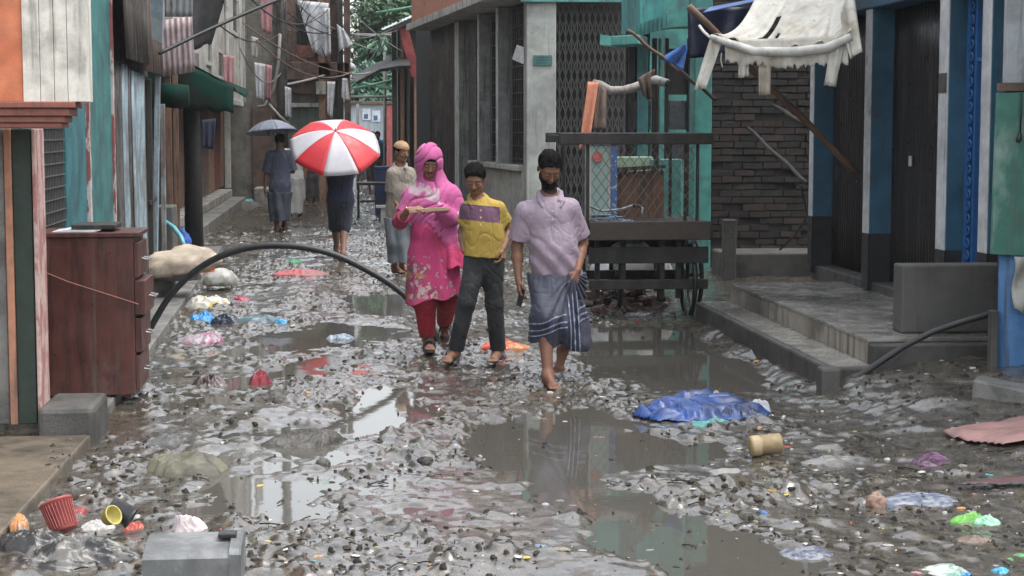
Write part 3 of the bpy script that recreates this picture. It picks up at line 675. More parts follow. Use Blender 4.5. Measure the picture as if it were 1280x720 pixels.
# ------------------------------------------------------------------ shop house at the bend: corrugated bay, grey pillars, grille gate
def r2(y, off=0): return 2.87-.099*(y-27.5)+off       # the wall line of this house, which bends away to the left
def r2px(px):
    d = ray(px, 200); k = d.x/d.y       # x = k*y
    return (2.87+.099*27.5)/(k+.099)
class RP:   # box against the r2 wall
    pass
ang = math.atan(.099)
t = thing('grey_pillar_house', 'grey plastered house with narrow pillars, dark grilles and a folding gate', 'house', (3, 30, 0))
def r2box(mb, y0, y1, z0, z1, out=.05, inn=.3):
    mb.hexa([(r2(y0)-out, y0, z0), (r2(y0)+inn, y0, z0), (r2(y0)+inn, y0, z1), (r2(y0)-out, y0, z1)], [(r2(y1)-out, y1, z0), (r2(y1)+inn, y1, z0), (r2(y1)+inn, y1, z1), (r2(y1)-out, y1, z1)]); return mb
yN, yF = 27.7, 41
build('wall', r2box(MB(), 28.2, 43, -.1, 6.0, -.42, 3), m_ink, t)
zs_ = D(640, 210, 29).z; 
base = build('base_wall', r2box(MB(), 28.0, r2px(590), -.1, zs_-.03, .0, .35), mat('pale_base_plaster', (.36, .355, .325), .75, c2=(.25, .245, .225), s=1.5, grime=.35, streak=.3, gc=(.13, .125, .11)), t, bevel=.01)
build('sill', r2box(MB(), 28.0, r2px(590), zs_-.028, zs_+.06, .08, .35), m_cream, t, bevel=.01)
zE = D(640, 3, 28.5).z; 
m_pgrey = mat('shaded_pillar_side', (.20, .205, .20), .75, c2=(.14, .145, .14), s=2, grime=.4, streak=.4)  # less lit sides of the white pillars, their shade put into the colour
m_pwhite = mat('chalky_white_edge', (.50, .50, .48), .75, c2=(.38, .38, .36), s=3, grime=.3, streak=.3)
for (a, b) in ((573, 578.5), (601.5, 604.3), (625, 628)):
    y1_, y0_ = r2px(a), r2px(b); zb_ = (-.1 if a == 573 else zs_+.062)
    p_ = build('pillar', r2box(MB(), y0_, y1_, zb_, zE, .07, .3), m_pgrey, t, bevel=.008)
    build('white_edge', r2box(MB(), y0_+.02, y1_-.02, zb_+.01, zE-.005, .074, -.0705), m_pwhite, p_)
m_grille = mat('brownish_grey_grille', (.040, .037, .035), .5, metal=.2, grime=.4, streak=.3, gc=(.02, .018, .017))
m_wgrey = mat('weathered_grey_panel', (.085, .09, .095), .6, c2=(.06, .06, .06), s=3, grime=.4, streak=.3)
for (a, b) in ((579, 601), (605, 624.5), (628.5, 657)):
    y1_, y0_ = r2px(a), r2px(b); fr = .42 if a == 579 else .12; ym = y1_-(y1_-y0_)*fr
    pn = build('grille', r2box(MB(), y0_, ym-.01, zs_+.07, zE-.05, -.13, .3), m_grille, t)
    build('side_panel', r2box(MB(), ym, y1_, zs_+.07, zE-.05, -.11, .29), m_wgrey, t)
    mb = MB(); n = 9
    for k in range(n):
        y = y0_+(ym-y0_)*(k+.5)/n; mb.tube([(r2(y)+.115, y, zs_+.1), (r2(y)+.115, y, zE-.06)], .010, 5)
    for k in range(12):
        z = zs_+.15+(zE-zs_-.3)*k/11; mb.tube([(r2(y0_)+.105, y0_+.02, z), (r2(ym)+.105, ym-.02, z)], .009, 5)
    build('bars', mb, m_iron, pn)
a_, b_2, c_2, d_2 = D(646, 56, 28.4), D(657, 60, 28.2), D(656, 81, 28.2), D(640, 74, 28.6)
# the far bay clad in dark tin
y0_, y1_ = r2px(573), r2px(541)
mb = MB().corr((r2(y0_)-.02, y0_, -.05), (r2(y1_)-r2(y0_), y1_-y0_, 0), math.hypot(y1_-y0_, .099*(y1_-y0_)), (0, 0, 1), D(556, 35, 38).z, .3, .03, (-1, 0, 0))
build('tin_bay', mb, mat('sooty_tin_wall', (.075, .062, .058), .6, c2=(.14, .16, .165), s=.6, lo=.55, hi=.7, metal=.2, grime=.5, streak=.7, gc=(.025, .02, .018)), t, solid=.01, smooth=True)
# eave and the orange fascia
def eav(o, z): return z
pE = [D(540, 33, 40), D(640, 0, 28.0)]
mb = MB(); zf = pE[0].z
y0_, y1_ = 27.5, r2px(541)
def er(y, out, z): return (r2(y)-out, y, z)
mb.hexa([er(y0_, .55, zE+.02), er(y0_, -.3, zE+.02), er(y0_, -.3, zE+.16), er(y0_, .55, zE+.16)], [er(y1_, .55, zE+.02), er(y1_, -.3, zE+.02), er(y1_, -.3, zE+.16), er(y1_, .55, zE+.16)])
build('eave', mb, m_cream, t, bevel=.01)
mb = MB(); mb.hexa([er(y0_+.1, .45, zE+.163), er(y0_+.1, -.3, zE+.163), er(y0_+.1, -.3, zE+4.0), er(y0_+.1, .45, zE+4.0)], [er(y1_-.1, .45, zE+.163), er(y1_-.1, -.3, zE+.163), er(y1_-.1, -.3, zE+4.0), er(y1_-.1, .45, zE+4.0)])
build('upper_storey', mb, mat('salmon_fascia', (.42, .17, .11), .75, grime=.3, streak=.3), t)
xp0, xp1 = D(658, 150, 27.5).x, D(695, 150, 27.5).x
build('corner_pillar', MB().box(xp0, xp1, 27.5, 27.95, -.1, 7.4), mat('grey_green_plaster', (.30, .315, .29), .75, c2=(.22, .23, .215), s=1.3, grime=.35, streak=.35, gc=(.12, .12, .11)), t, bevel=.015)
pl = build('plaque', MB().box(D(667, 75, 27.48).x, D(690, 75, 27.48).x, 27.47, 27.497, D(680, 82, 27.48).z, D(680, 69, 27.48).z), mat('dull_teal_plate', (.04, .11, .11), .5), t, bevel=.004)
mb = MB()
for k in range(3):
    z = D(680, 79-3.4*k, 27.48).z; mb.box(D(670, 75, 27.48).x, D(684+k, 75, 27.48).x, 27.466, 27.469, z, z+.012)
build('lettering', mb, mat('faded_plate_ink', (.02, .06, .06), .6, bump=0), pl)
# folding gate, front on
xg0, xg1 = xp1+.01, D(795, 150, 27.9).x
build('gate_dark_backing', MB().box(xg0, xg1+.6, 28.3, 29, -.1, 5.0), m_ink, t)  # solid black block, painted dark for the unlit space behind the gate
mb = MB(); nb = 14; wd = (xg1-xg0)/nb
for k in range(nb+1): x = xg0+wd*k; mb.box(x-.010, x+.010, 27.90, 27.925, .05, 4.2)
lz = .30
for k in range(nb):
    for q in range(13):
        z = .15+q*lz; x = xg0+wd*k
        mb.beam((x, 27.895, z), (x+wd, 27.895, z+lz), .016, .008, up=(0, 1, 0)); mb.beam((x, 27.888, z+lz), (x+wd, 27.888, z), .016, .008, up=(0, 1, 0))
build('folding_gate', mb, mat('grey_iron_lattice', (.06, .058, .056), .5, metal=.4, grime=.3), t)
build('gate_frame', MB().box(xg0, xg1, 27.87, 27.95, 4.2, 4.3).box(xg0, xg1, 27.87, 27.95, 0, .049), m_iron, t)
build('gate_fascia', MB().box(xp0-.1, xg1, 27.4, 27.49, D(680, 2, 27.4).z, 5.3), m_turq, t)
build('paper_notice', MB().hexa([a_, b_2, c_2, d_2], [q+Vector((.02, .03, 0)) for q in (a_, b_2, c_2, d_2)]), mat('paper', (.62, .63, .64), .8, bump=.05), label='white paper notice stuck beside the grey corner pillar', cat='notice')
# ------------------------------------------------------------------ turquoise porch and the brick end wall
YT = 19.5
t = thing('turquoise_house', 'turquoise house with a porch slab, dark window bays and a brick side wall', 'house', (5, 20, 0))
xt0, xt1 = D(868, 150, YT).x, D(890, 150, YT).x
build('front_pillar', MB().box(xt0, xt1-.002, YT, YT+.3, -.1, 4.5), m_turq, t, bevel=.01)
mb = MB().box(xt1, 6.5, YT+.06, YT+.4, -.1, 4.5)
mbk = mat('sooty_brickwork', (.04, .031, .028), .75, bump=0, var=.2, grime=.3, gc=(.016, .014, .013))
# real courses of brick standing a few millimetres proud of the mortar
build('mortar_wall', mb, mat('dark_mortar', (.017, .016, .015), .9), t)
mb = MB(); mb.cc = (0, 0, 0); rr = random.Random(9); z = -.05; row = 0; top = 3.7
while z < top:
    x = xt1+.004-(.12 if row % 2 else 0)
    while x < 5.6:
        c = rr.choice([(.024, .018, .015), (.028, .020, .016), (.018, .015, .013), (.034, .023, .018), (.021, .017, .015), (.017, .015, .014)])
        mb.cc = c; x0 = max(x, xt1+.004)
        wb = .235+rr.uniform(-.03, .02)
        if rr.random() > .03: mb.box(x0, x+wb, YT+.04+rr.uniform(-.012, .014), YT+.059, z+rr.uniform(-.002, .005), z+.066+rr.uniform(-.006, .004), jit=.0025)
        x += wb+.012
    z += .078; row += 1
build('brick_courses', mb, mat('sooty_bricks', (1, 1, 1), .7, attr=True, grime=.4, gc=(.012, .011, .01), gs=3, streak=.3), t)
YP = 22.5
xw0, xw1 = D(790, 100, YP).x, xt0
build('porch_back', MB().box(xg1+.02, xt0+.1, YP+1.2, YP+1.5, -.1, 4.5), m_turq, t)
build('upper_wall', MB().box(D(795, 20, YP).x, xt0+.12, YP-.3, YP+1.19, D(830, 38, YP).z, 5.0), mat('upper_turquoise_wall', (.05, .25, .24), .65, c2=(.035, .17, .17), s=1.5, grime=.4, streak=.5), t)
# curved eave band under the upper wall and the thick slab
P = []
for i in range(15):
    u = i/14; px = 797+(870-797)*u; yb_ = 47-14*math.sin(min(1, u*1.3)*math.pi/2)
    P.append((px, yb_))
mb = MB()
for i in range(14):
    (a, ya), (b, yb3) = P[i], P[i+1]; yy = YP-.35-.25*math.sin(math.pi*i/14)
    f = [D(a, ya, yy), D(b, yb3, yy), D(b, yb3-16, yy), D(a, ya-16, yy)]
    mb.hexa(f, [q+Vector((0, .6, 0)) for q in f])
build('eave_band', mb, m_turq, t)
f = [D(764, 57, YP-.6), D(798, 55, YP-.6), D(798, 43, YP-.6), D(764, 45, YP-.6)]
build('porch_slab', MB().hexa(f, [q+Vector((.2, .5, 0)) for q in f]), m_turq, t, bevel=.01)
f = [D(750, 56, YP-.4), D(764.5, 57, YP-.58), D(764.5, 45, YP-.58), D(750, 43, YP-.4)]
build('porch_slab', MB().hexa(f, [q+Vector((.1, .4, 0)) for q in f]), mat('pale_turquoise_paint', (.13, .42, .36), .6, grime=.3), t)
zr0, zr1 = D(830, 300, YP).z, D(830, 47, YP).z
for a, b, mm_ in ((788, 795, m_iron), (798, 812, m_teal), (818, 823, m_iron), (826, 829, m_turq), (834, 838, m_iron), (862, 868, m_iron)):
    build('window_post', MB().box(D(a, 100, YP).x, D(b, 100, YP).x, YP+.1, YP+.2, -.1, zr1), mm_, t, bevel=.006)
for k, (y0_, y1_) in enumerate(((125, 162), (166, 200))):
    for a, b in ((790, 817), (838, 862)):
        build('window_panel', MB().box(D(a, 100, YP).x+.01, D(b, 100, YP).x-.005, YP+.14, YP+.18, D(800, y1_, YP).z, D(800, y0_, YP).z), mat('dark_grey_panel', (.05, .055, .06), .3, grime=.3) if 'dark_grey_panel' not in bpy.data.materials else bpy.data.materials['dark_grey_panel'], t, bevel=.01)
for k, (y0_, y1_) in enumerate(((60, 118),)):
    build('window_panel', MB().box(D(838, 100, YP).x+.01, D(862, 100, YP).x-.005, YP+.14, YP+.18, D(800, y1_, YP).z, D(800, y0_, YP).z), m_ink, t)
build('dark_backing_sheet', MB().box(D(786, 100, YP).x, xt0+.05, YP+.22, YP+.26, -.1, zr1+.1), m_ink, t)  # black sheet added behind the posts to paint the porch depth dark
build('low_wall', MB().box(D(815, 230, 21).x, D(852, 230, 21).x, 21, 21.2, -.1, D(830, 199, 21).z), m_turq, t, bevel=.01)
build('shelf_wall', MB().box(D(764, 230, 21.3).x, D(815, 230, 21.3).x, 21.25, 21.5, -.1, D(790, 196, 21.3).z), mat('pale_green_render', (.22, .31, .22), .7, grime=.35, streak=.3), t, bevel=.01)
build('ledge', MB().box(D(906, 330, 18.2).x, D(1012, 330, 18.2).x+.5, 18.2, 18.9, -.1, D(950, 316, 18.2).z), m_dconc, label='low dark concrete ledge at the foot of the brick wall', cat='ledge', bevel=.02)
build('upright_slab', MB().box(D(905, 320, 18.0).x, D(921, 320, 18.0).x, 18.02, 18.12, 0, D(912, 275, 18).z), m_dconc, label='small upright concrete slab against the brick wall', cat='slab', bevel=.01)
# ------------------------------------------------------------------ blue shop with its steps
XR = 4.40
t = thing('blue_shop', 'shop with blue and white pillars and closed black ribbed shutters', 'shop', (4.6, 14, .37))
zlint = D(1125, 8, 14.2).z
build('wall', MB().box(XR+.30, 8, 8, 16.75, 0, 5.5), m_ink, t)
build('near_wall', MB().box(XR+.26, XR+.299, 8, 11.85, 0, 3.4), m_lconc, t)
m_blue = mat('pillar_blue_paint', (.030, .105, .17), .6, c2=(.022, .08, .13), s=2, grime=.35, streak=.3)
m_wht = mat('dirty_white_paint', (.55, .56, .56), .6, c2=(.44, .45, .45), s=3, grime=.3, streak=.3)
m_dado = mat('black_dado_paint', (.022, .022, .025), .5, grime=.4)
def pillar(pw, pe, zdado, zt=zlint):
    y1, y0 = PX(pw, 200, XR).y, PX(pe, 200, XR).y   # white lane face from far to near edge
    y0, y1 = min(y0, y1), max(y0, y1)
    p_ = build('pillar', MB().box(XR, XR+.30, y0, y1, .37, zt), m_blue, t, bevel=.006)
    build('white_face', MB().box(XR-.006, XR-.0005, y0+.004, y1-.004, zdado, zt-.002), m_wht, p_)
    build('dado', MB().box(XR-.008, XR+.299, y0-.008, y0-.0005, .38, zdado).box(XR-.0075, XR-.0008, y0-.008, y1, .38, zdado-.002), m_dado, p_)
    return y0, y1
P1 = pillar(1012, 1017, D(1014, 270, 16.3).z); P2 = pillar(1080, 1088, D(1085, 289, 14.8).z)
P3 = pillar(1172, 1184, D(1178, 308, 13).z); P4 = pillar(1225, 1237, D(1230, 312, 12.1).z)
build('lintel', MB().box(XR-.02, XR+.30, 8.5, 16.75, zlint+.003, 3.4), m_blue, t, bevel=.01)
build('upper_wall', MB().box(XR+.05, 6, 8.5, 16.7, 3.403, 5.5), m_cream, t)
m_shut = mat('black_ribbed_shutter', (.016, .015, .016), .38, grime=.35, gc=(.05, .045, .04), gs=1.5, streak=.5, bump=.05)
def shutter(y0, y1):
    build('shutter', MB().corr((XR+.2, y0+.01, .45), (0, 1, 0), y1-y0-.02, (0, 0, 1), zlint-.46, .075, .016, (-1, 0, 0), .002), m_shut, t, solid=.004, smooth=True)
shutter(P2[1], P1[0]); shutter(P3[1], P2[0])
build('door_sill', MB().box(XR+.03, XR+.29, P3[1]+.01, P1[1], .30, .44), m_dconc, t, bevel=.01)
# ornate blue door between the two nearer pillars
m_door = mat('bright_blue_door_paint', (.02, .10, .27), .5, grime=.25)
d = build('door', MB().box(XR+.2, XR+.24, P4[1]+.01, P3[0]-.01, .4, zlint-.01), mat('deep_blue_door_paint', (.015, .045, .10), .55, grime=.3), t)
W[d] = W[t]
yd0, yd1 = P4[1]+.02, P3[0]-.02
mb = MB().box(XR+.12, XR+.2, yd1-.06, yd1, .4, zlint-.02).box(XR+.14, XR+.2, yd1-.16, yd1-.11, .4, zlint-.02)
for k in range(26): 
    z = .45+k*.09; mb.tube([(XR+.13, yd1-.085+.03*math.cos(a_*.7), z+.03*math.sin(a_*.7)) for a_ in range(10)], .008, 5)
cz = zlint-.55
mb.tube([(XR+.16, yd0, cz-.5)]+[(XR+.16, yd0+(yd1-.17-yd0)*.02+(yd1-.17-yd0)*(1-math.cos(q*math.pi/16)), cz-.45+.5*math.sin(q*math.pi/16)) for q in range(9)][::1], .018, 6)
build('scroll_work', mb, m_door, d)
build('handbill', MB().box(XR-.012, XR-.007, P3[0]+.03, P3[1]-.02, D(1178, 117, 13).z, D(1178, 93, 13).z), m_dconc, label='small dark notice on the white pillar face', cat='notice')
mb = MB().box(XR+.168, XR+.178, PX(1139, 200, XR+.17).y, PX(1136, 200, XR+.17).y, D(1137, 208, 13.9).z, D(1137, 195, 13.9).z)
build('paper_scrap', mb, m_wht, label='torn scrap of white paper stuck on the black shutter', cat='paper')
# steps / veranda
t = thing('veranda', 'worn tiled concrete veranda with a lower step in front of the blue shop', 'steps', (3.8, 13, 0))
m_tile = mat('pale_worn_tiles', (.28, .27, .245), .22, c2=(.17, .165, .15), s=1.8, lo=.4, hi=.62, grime=.55, gc=(.08, .075, .065), gs=1.7, bump=.1, bs=20)
m_riser = mat('stained_step_plaster', (.31, .28, .23), .7, c2=(.16, .14, .115), s=2, grime=.45, streak=.5, gc=(.09, .08, .065))
yA, yB = 11.05, 15.35
zt2 = .365
core = build('platform', MB().box(3.42, XR+.6, yA+.15, yB, -.15, zt2-.024), m_riser, t)
mb = MB(); nx, ny = 4, 9
for i in range(nx):
    for j in range(ny):
        x0, x1 = 3.40+(XR+.2-3.40)*i/nx, 3.40+(XR+.2-3.40)*(i+1)/nx; y0, y1 = yA+.13+(yB-yA-.13)*j/ny, yA+.13+(yB-yA-.13)*(j+1)/ny
        mb.box(x0+.002, x1-.002, y0+.002, y1-.002, zt2-.023, zt2+R.uniform(-.002, .003))
build('paving', mb, m_tile, t, bevel=.003)
mb = MB()
for j in range(14):
    y0 = yA+.15+(yB-yA-.15)*j/14; mb.box(3.408, 3.419, y0+.002, y0+(yB-yA-.15)/14-.002, .2, zt2-.026)
build('riser_tiles', mb, m_riser, t)
build('lower_step', MB().box(3.10, 3.407, yA, yB+.02, -.2, .195), m_dconc, t, bevel=.018)
build('tread', MB().box(3.14, 3.404, yA+.03, yB, .1955, .201), m_tile, t)
build('end_wall', MB().box(3.408, 5.2, yA+.02, yA+.148, -.2, zt2-.03), m_dconc, t, bevel=.012)
pl0 = D(1122, 400, 11.5)
zl1, zl0 = D(1122, 331, 11.45).z, zt2+.004
build('parapet', MB().box(pl0.x, 4.62, 11.42, 11.62, zl0, zl1), mat('damp_cement_parapet', (.085, .083, .075), .65, c2=(.065, .063, .055), s=1.5, grime=.45, streak=.25, bump=.2), label='plain cement parapet block at the near end of the veranda', cat='wall', bevel=.014)
pts_ = [(1043, 494), (1060, 480), (1095, 456), (1130, 433), (1165, 415), (1200, 403), (1240, 392), (1262, 388)]
build('pipe', MB().tube([D(x, y, 10.98-.012*i) for i, (x, y) in enumerate(pts_)], .021, 10), m_black, label='black plastic pipe curving up the end of the veranda', cat='pipe', smooth=True)
build('rubble_stone', MB().box(D(1024, 480, 10.93).x, D(1050, 480, 10.93).x, 10.88, 11.02, -.05, D(1035, 458, 10.93).z-.005), m_dconc, label='upright kerb stone at the corner of the lower step', cat='stone', bevel=.02)
# ------------------------------------------------------------------ near right kiosk of painted tin
YK = 10.6
t = thing('tin_kiosk', 'kiosk patched from grey, green and rusty blue painted tin sheets', 'kiosk', (4.3, YK, .15))
m_gpan = mat('flaking_green_tin', (.05, .17, .13), .55, c2=(.20, .30, .26), s=2.6, st=(1, 1, .55), lo=.52, hi=.66, grime=.35, streak=.5, gc=(.08, .10, .08))
m_bpan = mat('rusty_blue_tin', (.06, .17, .36), .5, c2=(.13, .05, .035), s=3.4, st=(1, 1, .5), lo=.55, hi=.66, grime=.4, streak=.4)
m_span = mat('grey_white_tin', (.36, .39, .41), .5, c2=(.27, .29, .30), s=2, grime=.3, streak=.55)
xk = lambda p, y=YK: D(p, 300, y).x
build('body', MB().box(xk(1256), 6.5, YK+.06, YK+.12, .0, 4.2), m_blk, t)
build('grey_sheet', MB().box(xk(1252), 6, YK-.01, YK+.055, D(1260, 104, YK).z, 4.2), m_span, t, bevel=.004)
f = [D(1240, 318, YK-.02), D(1330, 323, YK-.02), D(1330, 114, YK-.02), D(1248, 116, YK-.02)]
build('green_sheet', MB().hexa(f, [q+Vector((0, .045, 0)) for q in f]), m_gpan, t, bevel=.004)
build('rail', MB().beam(D(1248, 109, YK), D(1340, 108, YK), .05, .05), m_rust, t)
build('blue_sheet', MB().corr((xk(1251), YK+.02, .1), (1, 0, 0), 1.5, (0, 0, 1), D(1260, 318, YK).z-.1, .5, .02, (0, -1, 0)), m_bpan, t, solid=.006, smooth=True)
build('dark_post', MB().box(xk(1240), xk(1249), YK-.03, YK+.04, .1, D(1244, 388, YK).z), m_dconc, t, bevel=.006)
mb = MB().tube([D(1277, 116, YK-.05), D(1276.5, 140, YK-.05), D(1275, 168, YK-.05)], .006, 6); mb.tube([D(1275, 166, YK-.05), D(1274, 174, YK-.05), D(1272, 178, YK-.05)], [.012, .02, .012], 8)
build('hanging_plug', mb, m_cable, label='black plug hanging on a cord against the green tin', cat='plug', smooth=True)
build('kerb_stone', MB().hexa([D(1214, 500, 9.9), D(1300, 512, 9.6), D(1300, 492, 9.6), D(1216, 474, 9.9)], [D(1228, 492, 10.6), D(1330, 505, 10.4), D(1330, 474, 10.4), D(1230, 466, 10.6)]), m_conc, label='grey concrete kerb stone below the rusty blue tin', cat='kerb stone', bevel=.015)
mb = MB().add(*(lambda P_: (P_, [(i*7+j, i*7+j+1, (i+1)*7+j+1, (i+1)*7+j) for i in range(8) for j in range(6)]))([(xk(1252)+.06+.17*u*(1-.15*v), YK-.06-.03*math.sin(v*7+u*5), D(1260, 320, YK).z-.36*v*(1-.25*abs(u-.5))) for v in [i/8 for i in range(9)] for u in [j/6 for j in range(7)]]))
build('hanging_rag', mb, m_olive, label='dirty grey rag hanging below the green tin sheet', cat='rag', solid=.008, smooth=True)
# ------------------------------------------------------------------ canopy, poles and tarps over the veranda
t = thing('torn_canopy', 'torn off white cloth canopy wrapped over a pole above the veranda', 'canopy', (3.4, 13.6, 2.4))
bar = [D(886, 46, 14.0), D(905, 54, 13.9), D(940, 64, 13.8), D(985, 66, 13.6), D(1030, 60, 13.4), D(1060, 47, 13.3)]
m_canv = mat('dirty_white_canvas', (.58, .56, .50), .85, c2=(.44, .40, .33), s=2.2, lo=.5, hi=.66, grime=.3, gc=(.25, .21, .15), gs=3, streak=.25, bump=.2)
build('pole', MB().tube([q_+Vector((0, -.085, -.005+.008*(i_ % 2))) for i_, q_ in enumerate(bar)], [.022, .030, .036, .038, .036, .032], 12), mat('white_wrapped_pole', (.55, .54, .50), .7, grime=.35), t, smooth=True)
def bary(u):
    k = u*(len(bar)-1); i = min(int(k), len(bar)-2); return bar[i].lerp(bar[i+1], k-i)
topL, topR = D(962, -50, 15.2), D(1062, -50, 14.6)
P = []; nu, nv = 46, 16
for j in range(nv+1):
    v = j/nv; row = []
    for i in range(nu+1):
        u = i/nu; a = topL.lerp(topR, u); b = bary(.04+.96*u)+Vector((0, -.03, .03))
        p = a.lerp(b, v)-Vector((0, 0, .22*math.sin(math.pi*v)*(.4+.6*(1-u))))
        p += Vector((0, -1, .4))*(.035*v*math.sin(u*26+2*math.sin(u*9))+.02*math.sin(u*47+v*4))*(.3+v)
        row.append(p)
    P.append(row)
mb = MB(); b_ = nu+1
fs = [(j*b_+i, j*b_+i+1, (j+1)*b_+i+1, (j+1)*b_+i) for j in range(nv) for i in range(nu) if not ((i in (16, 17) and j > 6) or (i == 20 and j > 9) or (i in (15,) and j > 11))]
mb.add([q for r_ in P for q in r_], fs)
build('cloth', mb, m_canv, t, solid=.003, smooth=True)
strips = [(.02, .17, 112, .06), (.20, .99, 92, .5), (.43, .50, 119, .05), (.85, .96, 114, .14), (.30, .37, 97, .1)]
for k, (a, b, yb_, tt) in enumerate(strips):
    A, B = bary(a)+Vector((0, -.035, .02)), bary(b)+Vector((0, -.035, .02))
    zb_ = D(980, yb_, 13.7).z
    sk = -.14 if k == 0 else (.0 if k != 3 else -.06); A, B = [q_-Vector((0, .012*(k > 1), 0)) for q_ in (A, B)]
    c_ = Vector((B.x+sk, B.y, zb_)); d_ = Vector((A.x+sk, A.y, zb_+(.02 if k % 2 else -.01)))
    build('tatter', MB().grid(cloth(A, B, c_, d_, 12 if k != 1 else 70, 9, .022 if k != 1 else .03, 1.3 if k != 1 else 4, tt, k)), m_canv, t, solid=.003, smooth=True)
P = cloth(D(1050, 20, 13.3), D(1064, -30, 13.6), D(1077, 66, 13.2), D(1062, 76, 13.2), 8, 12, .03, 1, .05, 2)
build('hanging_end', MB().grid(P), m_canv, t, solid=.006, smooth=True)
mb = MB(); mb.tube([D(902, 66, 13.85), D(901, 75, 13.85), D(903, 84, 13.85)], .005, 5).tube([D(874, 32, 14.1), D(880, 40, 14.05), D(890, 49, 14.0)], .012, 6)
build('tie_string', mb, m_canv, t)
m_bamb = mat('brown_bamboo', (.13, .075, .05), .6, grime=.3, streak=.2)
m_bdark = mat('dark_bamboo', (.035, .03, .028), .6, grime=.3)
def pole(lab, a, b, r, mm_):
    a, b = Vector(a), Vector(b); n = 9; pts = [a.lerp(b, i/n)+Vector((0, 0, .01*math.sin(i*1.3))) for i in range(n+1)]
    build('bamboo_prop', MB().tube(pts, [r*(1.12 if i % 3 == 0 else 1) for i in range(n+1)], 8), mm_, label=lab, cat='pole', group='bamboo props of the canopies', smooth=True)
pole('long brown bamboo prop slanting from the torn canopy to a white pillar', D(861, 8, 14.5), (XR-.03, 14.75, D(1081, 216, 14.75).z), .027, m_bamb)
pole('dark thin prop slanting behind the turquoise pillar', D(846, 86, 18.5), D(893, 123, 19.45), .02, m_bdark)
pole('thin brown prop ending in the bright blue scrap of tarp', D(785, 38, 18.2), D(848, 88, 18.5), .018, m_bamb)
pole('grey brown prop crossing the brick wall high up', D(966, 132, 19.2), (XR+.28, 16.8, D(1012, 170, 16.8).z), .022, m_bdark)
pole('brown prop crossing the brick wall lower down', D(935, 160, 19.3), (XR+.05, 16.7, D(1026, 228, 16.7).z), .018, m_bdark)
build('hanging_cable', MB().tube([(XR-.03, 16.6, D(1013, 232, 16.6).z), D(1010, 268, 16.9), D(996, 292, 17.4), D(975, 312, 18.0)], .011, 6), m_cable, label='thin black cable sagging from the pillar to the ledge', cat='cable', smooth=True)
m_tarpn = mat('navy_tarpaulin', (.012, .016, .035), .4, grime=.2, bump=.15)
m_tarpb = mat('bright_blue_tarpaulin', (.035, .12, .36), .4, c2=(.025, .08, .27), s=4, bump=.15)
t = thing('blue_tarp_canopy', 'navy and blue tarpaulin canopy hanging behind the torn white cloth', 'tarpaulin', (3.3, 16, 2.4))
P = cloth(D(859, 10, 16.2), D(965, 8, 16.4), D(940, 62, 16.4), D(861, 76, 16.2), 18, 12, .05, 2, .05, 6)
build('drop', MB().grid(P), m_tarpn, t, solid=.006, smooth=True)
P = cloth(D(888, 9, 15.6), D(1000, -12, 15.9), D(1000, -10, 15.5), D(878, 16, 15.3), 18, 6, .03, 2, .02, 3)
build('top_edge', MB().grid(P), m_tarpb, t, solid=.006, smooth=True)
P = cloth(D(857, 54, 18.4), D(859, 60, 18.5), D(853, 89, 18.5), D(824, 74, 18.4), 10, 8, .03, 1.5, .05, 5)
build('tarp_scrap', MB().grid(P), m_tarpb, label='bright blue triangle of tarp hanging from a prop', cat='tarpaulin', solid=.006, smooth=True)
# wrapped roll with the orange cloth above the cart
YR_ = 17.3
pr = [(741, 104), (750, 107), (762, 113), (778, 113), (792, 110), (806, 104)]
build('cloth_roll', MB().tube([D(x, y, YR_+.01*i) for i, (x, y) in enumerate(pr)], [.04, .05, .045, .043, .048, .04], 12), mat('grey_quilted_cloth', (.30, .27, .25), .9, c2=(.2, .18, .17), s=8, grime=.3, bump=.4), label='grey bandaged roll resting on the cart roof prop', cat='roll', smooth=True)
build('orange_cloth', MB().grid(cloth(D(735, 102, 17.2), D(748, 103, 17.2), D(738, 168, 17.0), D(722, 195, 17.0), 8, 14, .03, 1, .1, 2)), mat('orange_rag', (.42, .17, .10), .85, c2=(.45, .16, .1), s=5, grime=.25), label='faded orange cloth hanging over the cart beside the grey roll', cat='cloth', solid=.01, smooth=True)
build('grey_cloth', MB().grid(cloth(D(748, 104, 17.25), D(758, 112, 17.25), D(757, 164, 17.1), D(741, 166, 17.1), 8, 12, .04, 1, .1, 3)), m_rust, label='dull brown cloth hanging next to the faded orange one', cat='cloth', solid=.01, smooth=True)
t = thing('tied_pole', 'short pale pole end tied up with grey rags above the cart', 'pole', (3.0, 17.3, 2.1))
build('pole_end', MB().tube([D(806, 104, 17.3), D(820, 100, 17.2), D(834, 104, 17.1)], [.045, .045, .042], 12), m_cream, t, smooth=True)
build('end_cap', MB().tube([D(834, 104, 17.1), D(837, 105, 17.08)], [.036, .036], 12), m_ink, t)
build('rag_knot', MB().grid(cloth(D(797, 98, 17.2), D(818, 86, 17.2), D(818, 128, 17.2), D(806, 124, 17.2), 10, 10, .06, 2, .2, 6)), m_rust, t, solid=.012, smooth=True)
build('prop', MB().tube([(D(822, 100, 17.4).x, 17.4, 0), D(821, 103, 17.4)], .025, 8), m_blk, t)
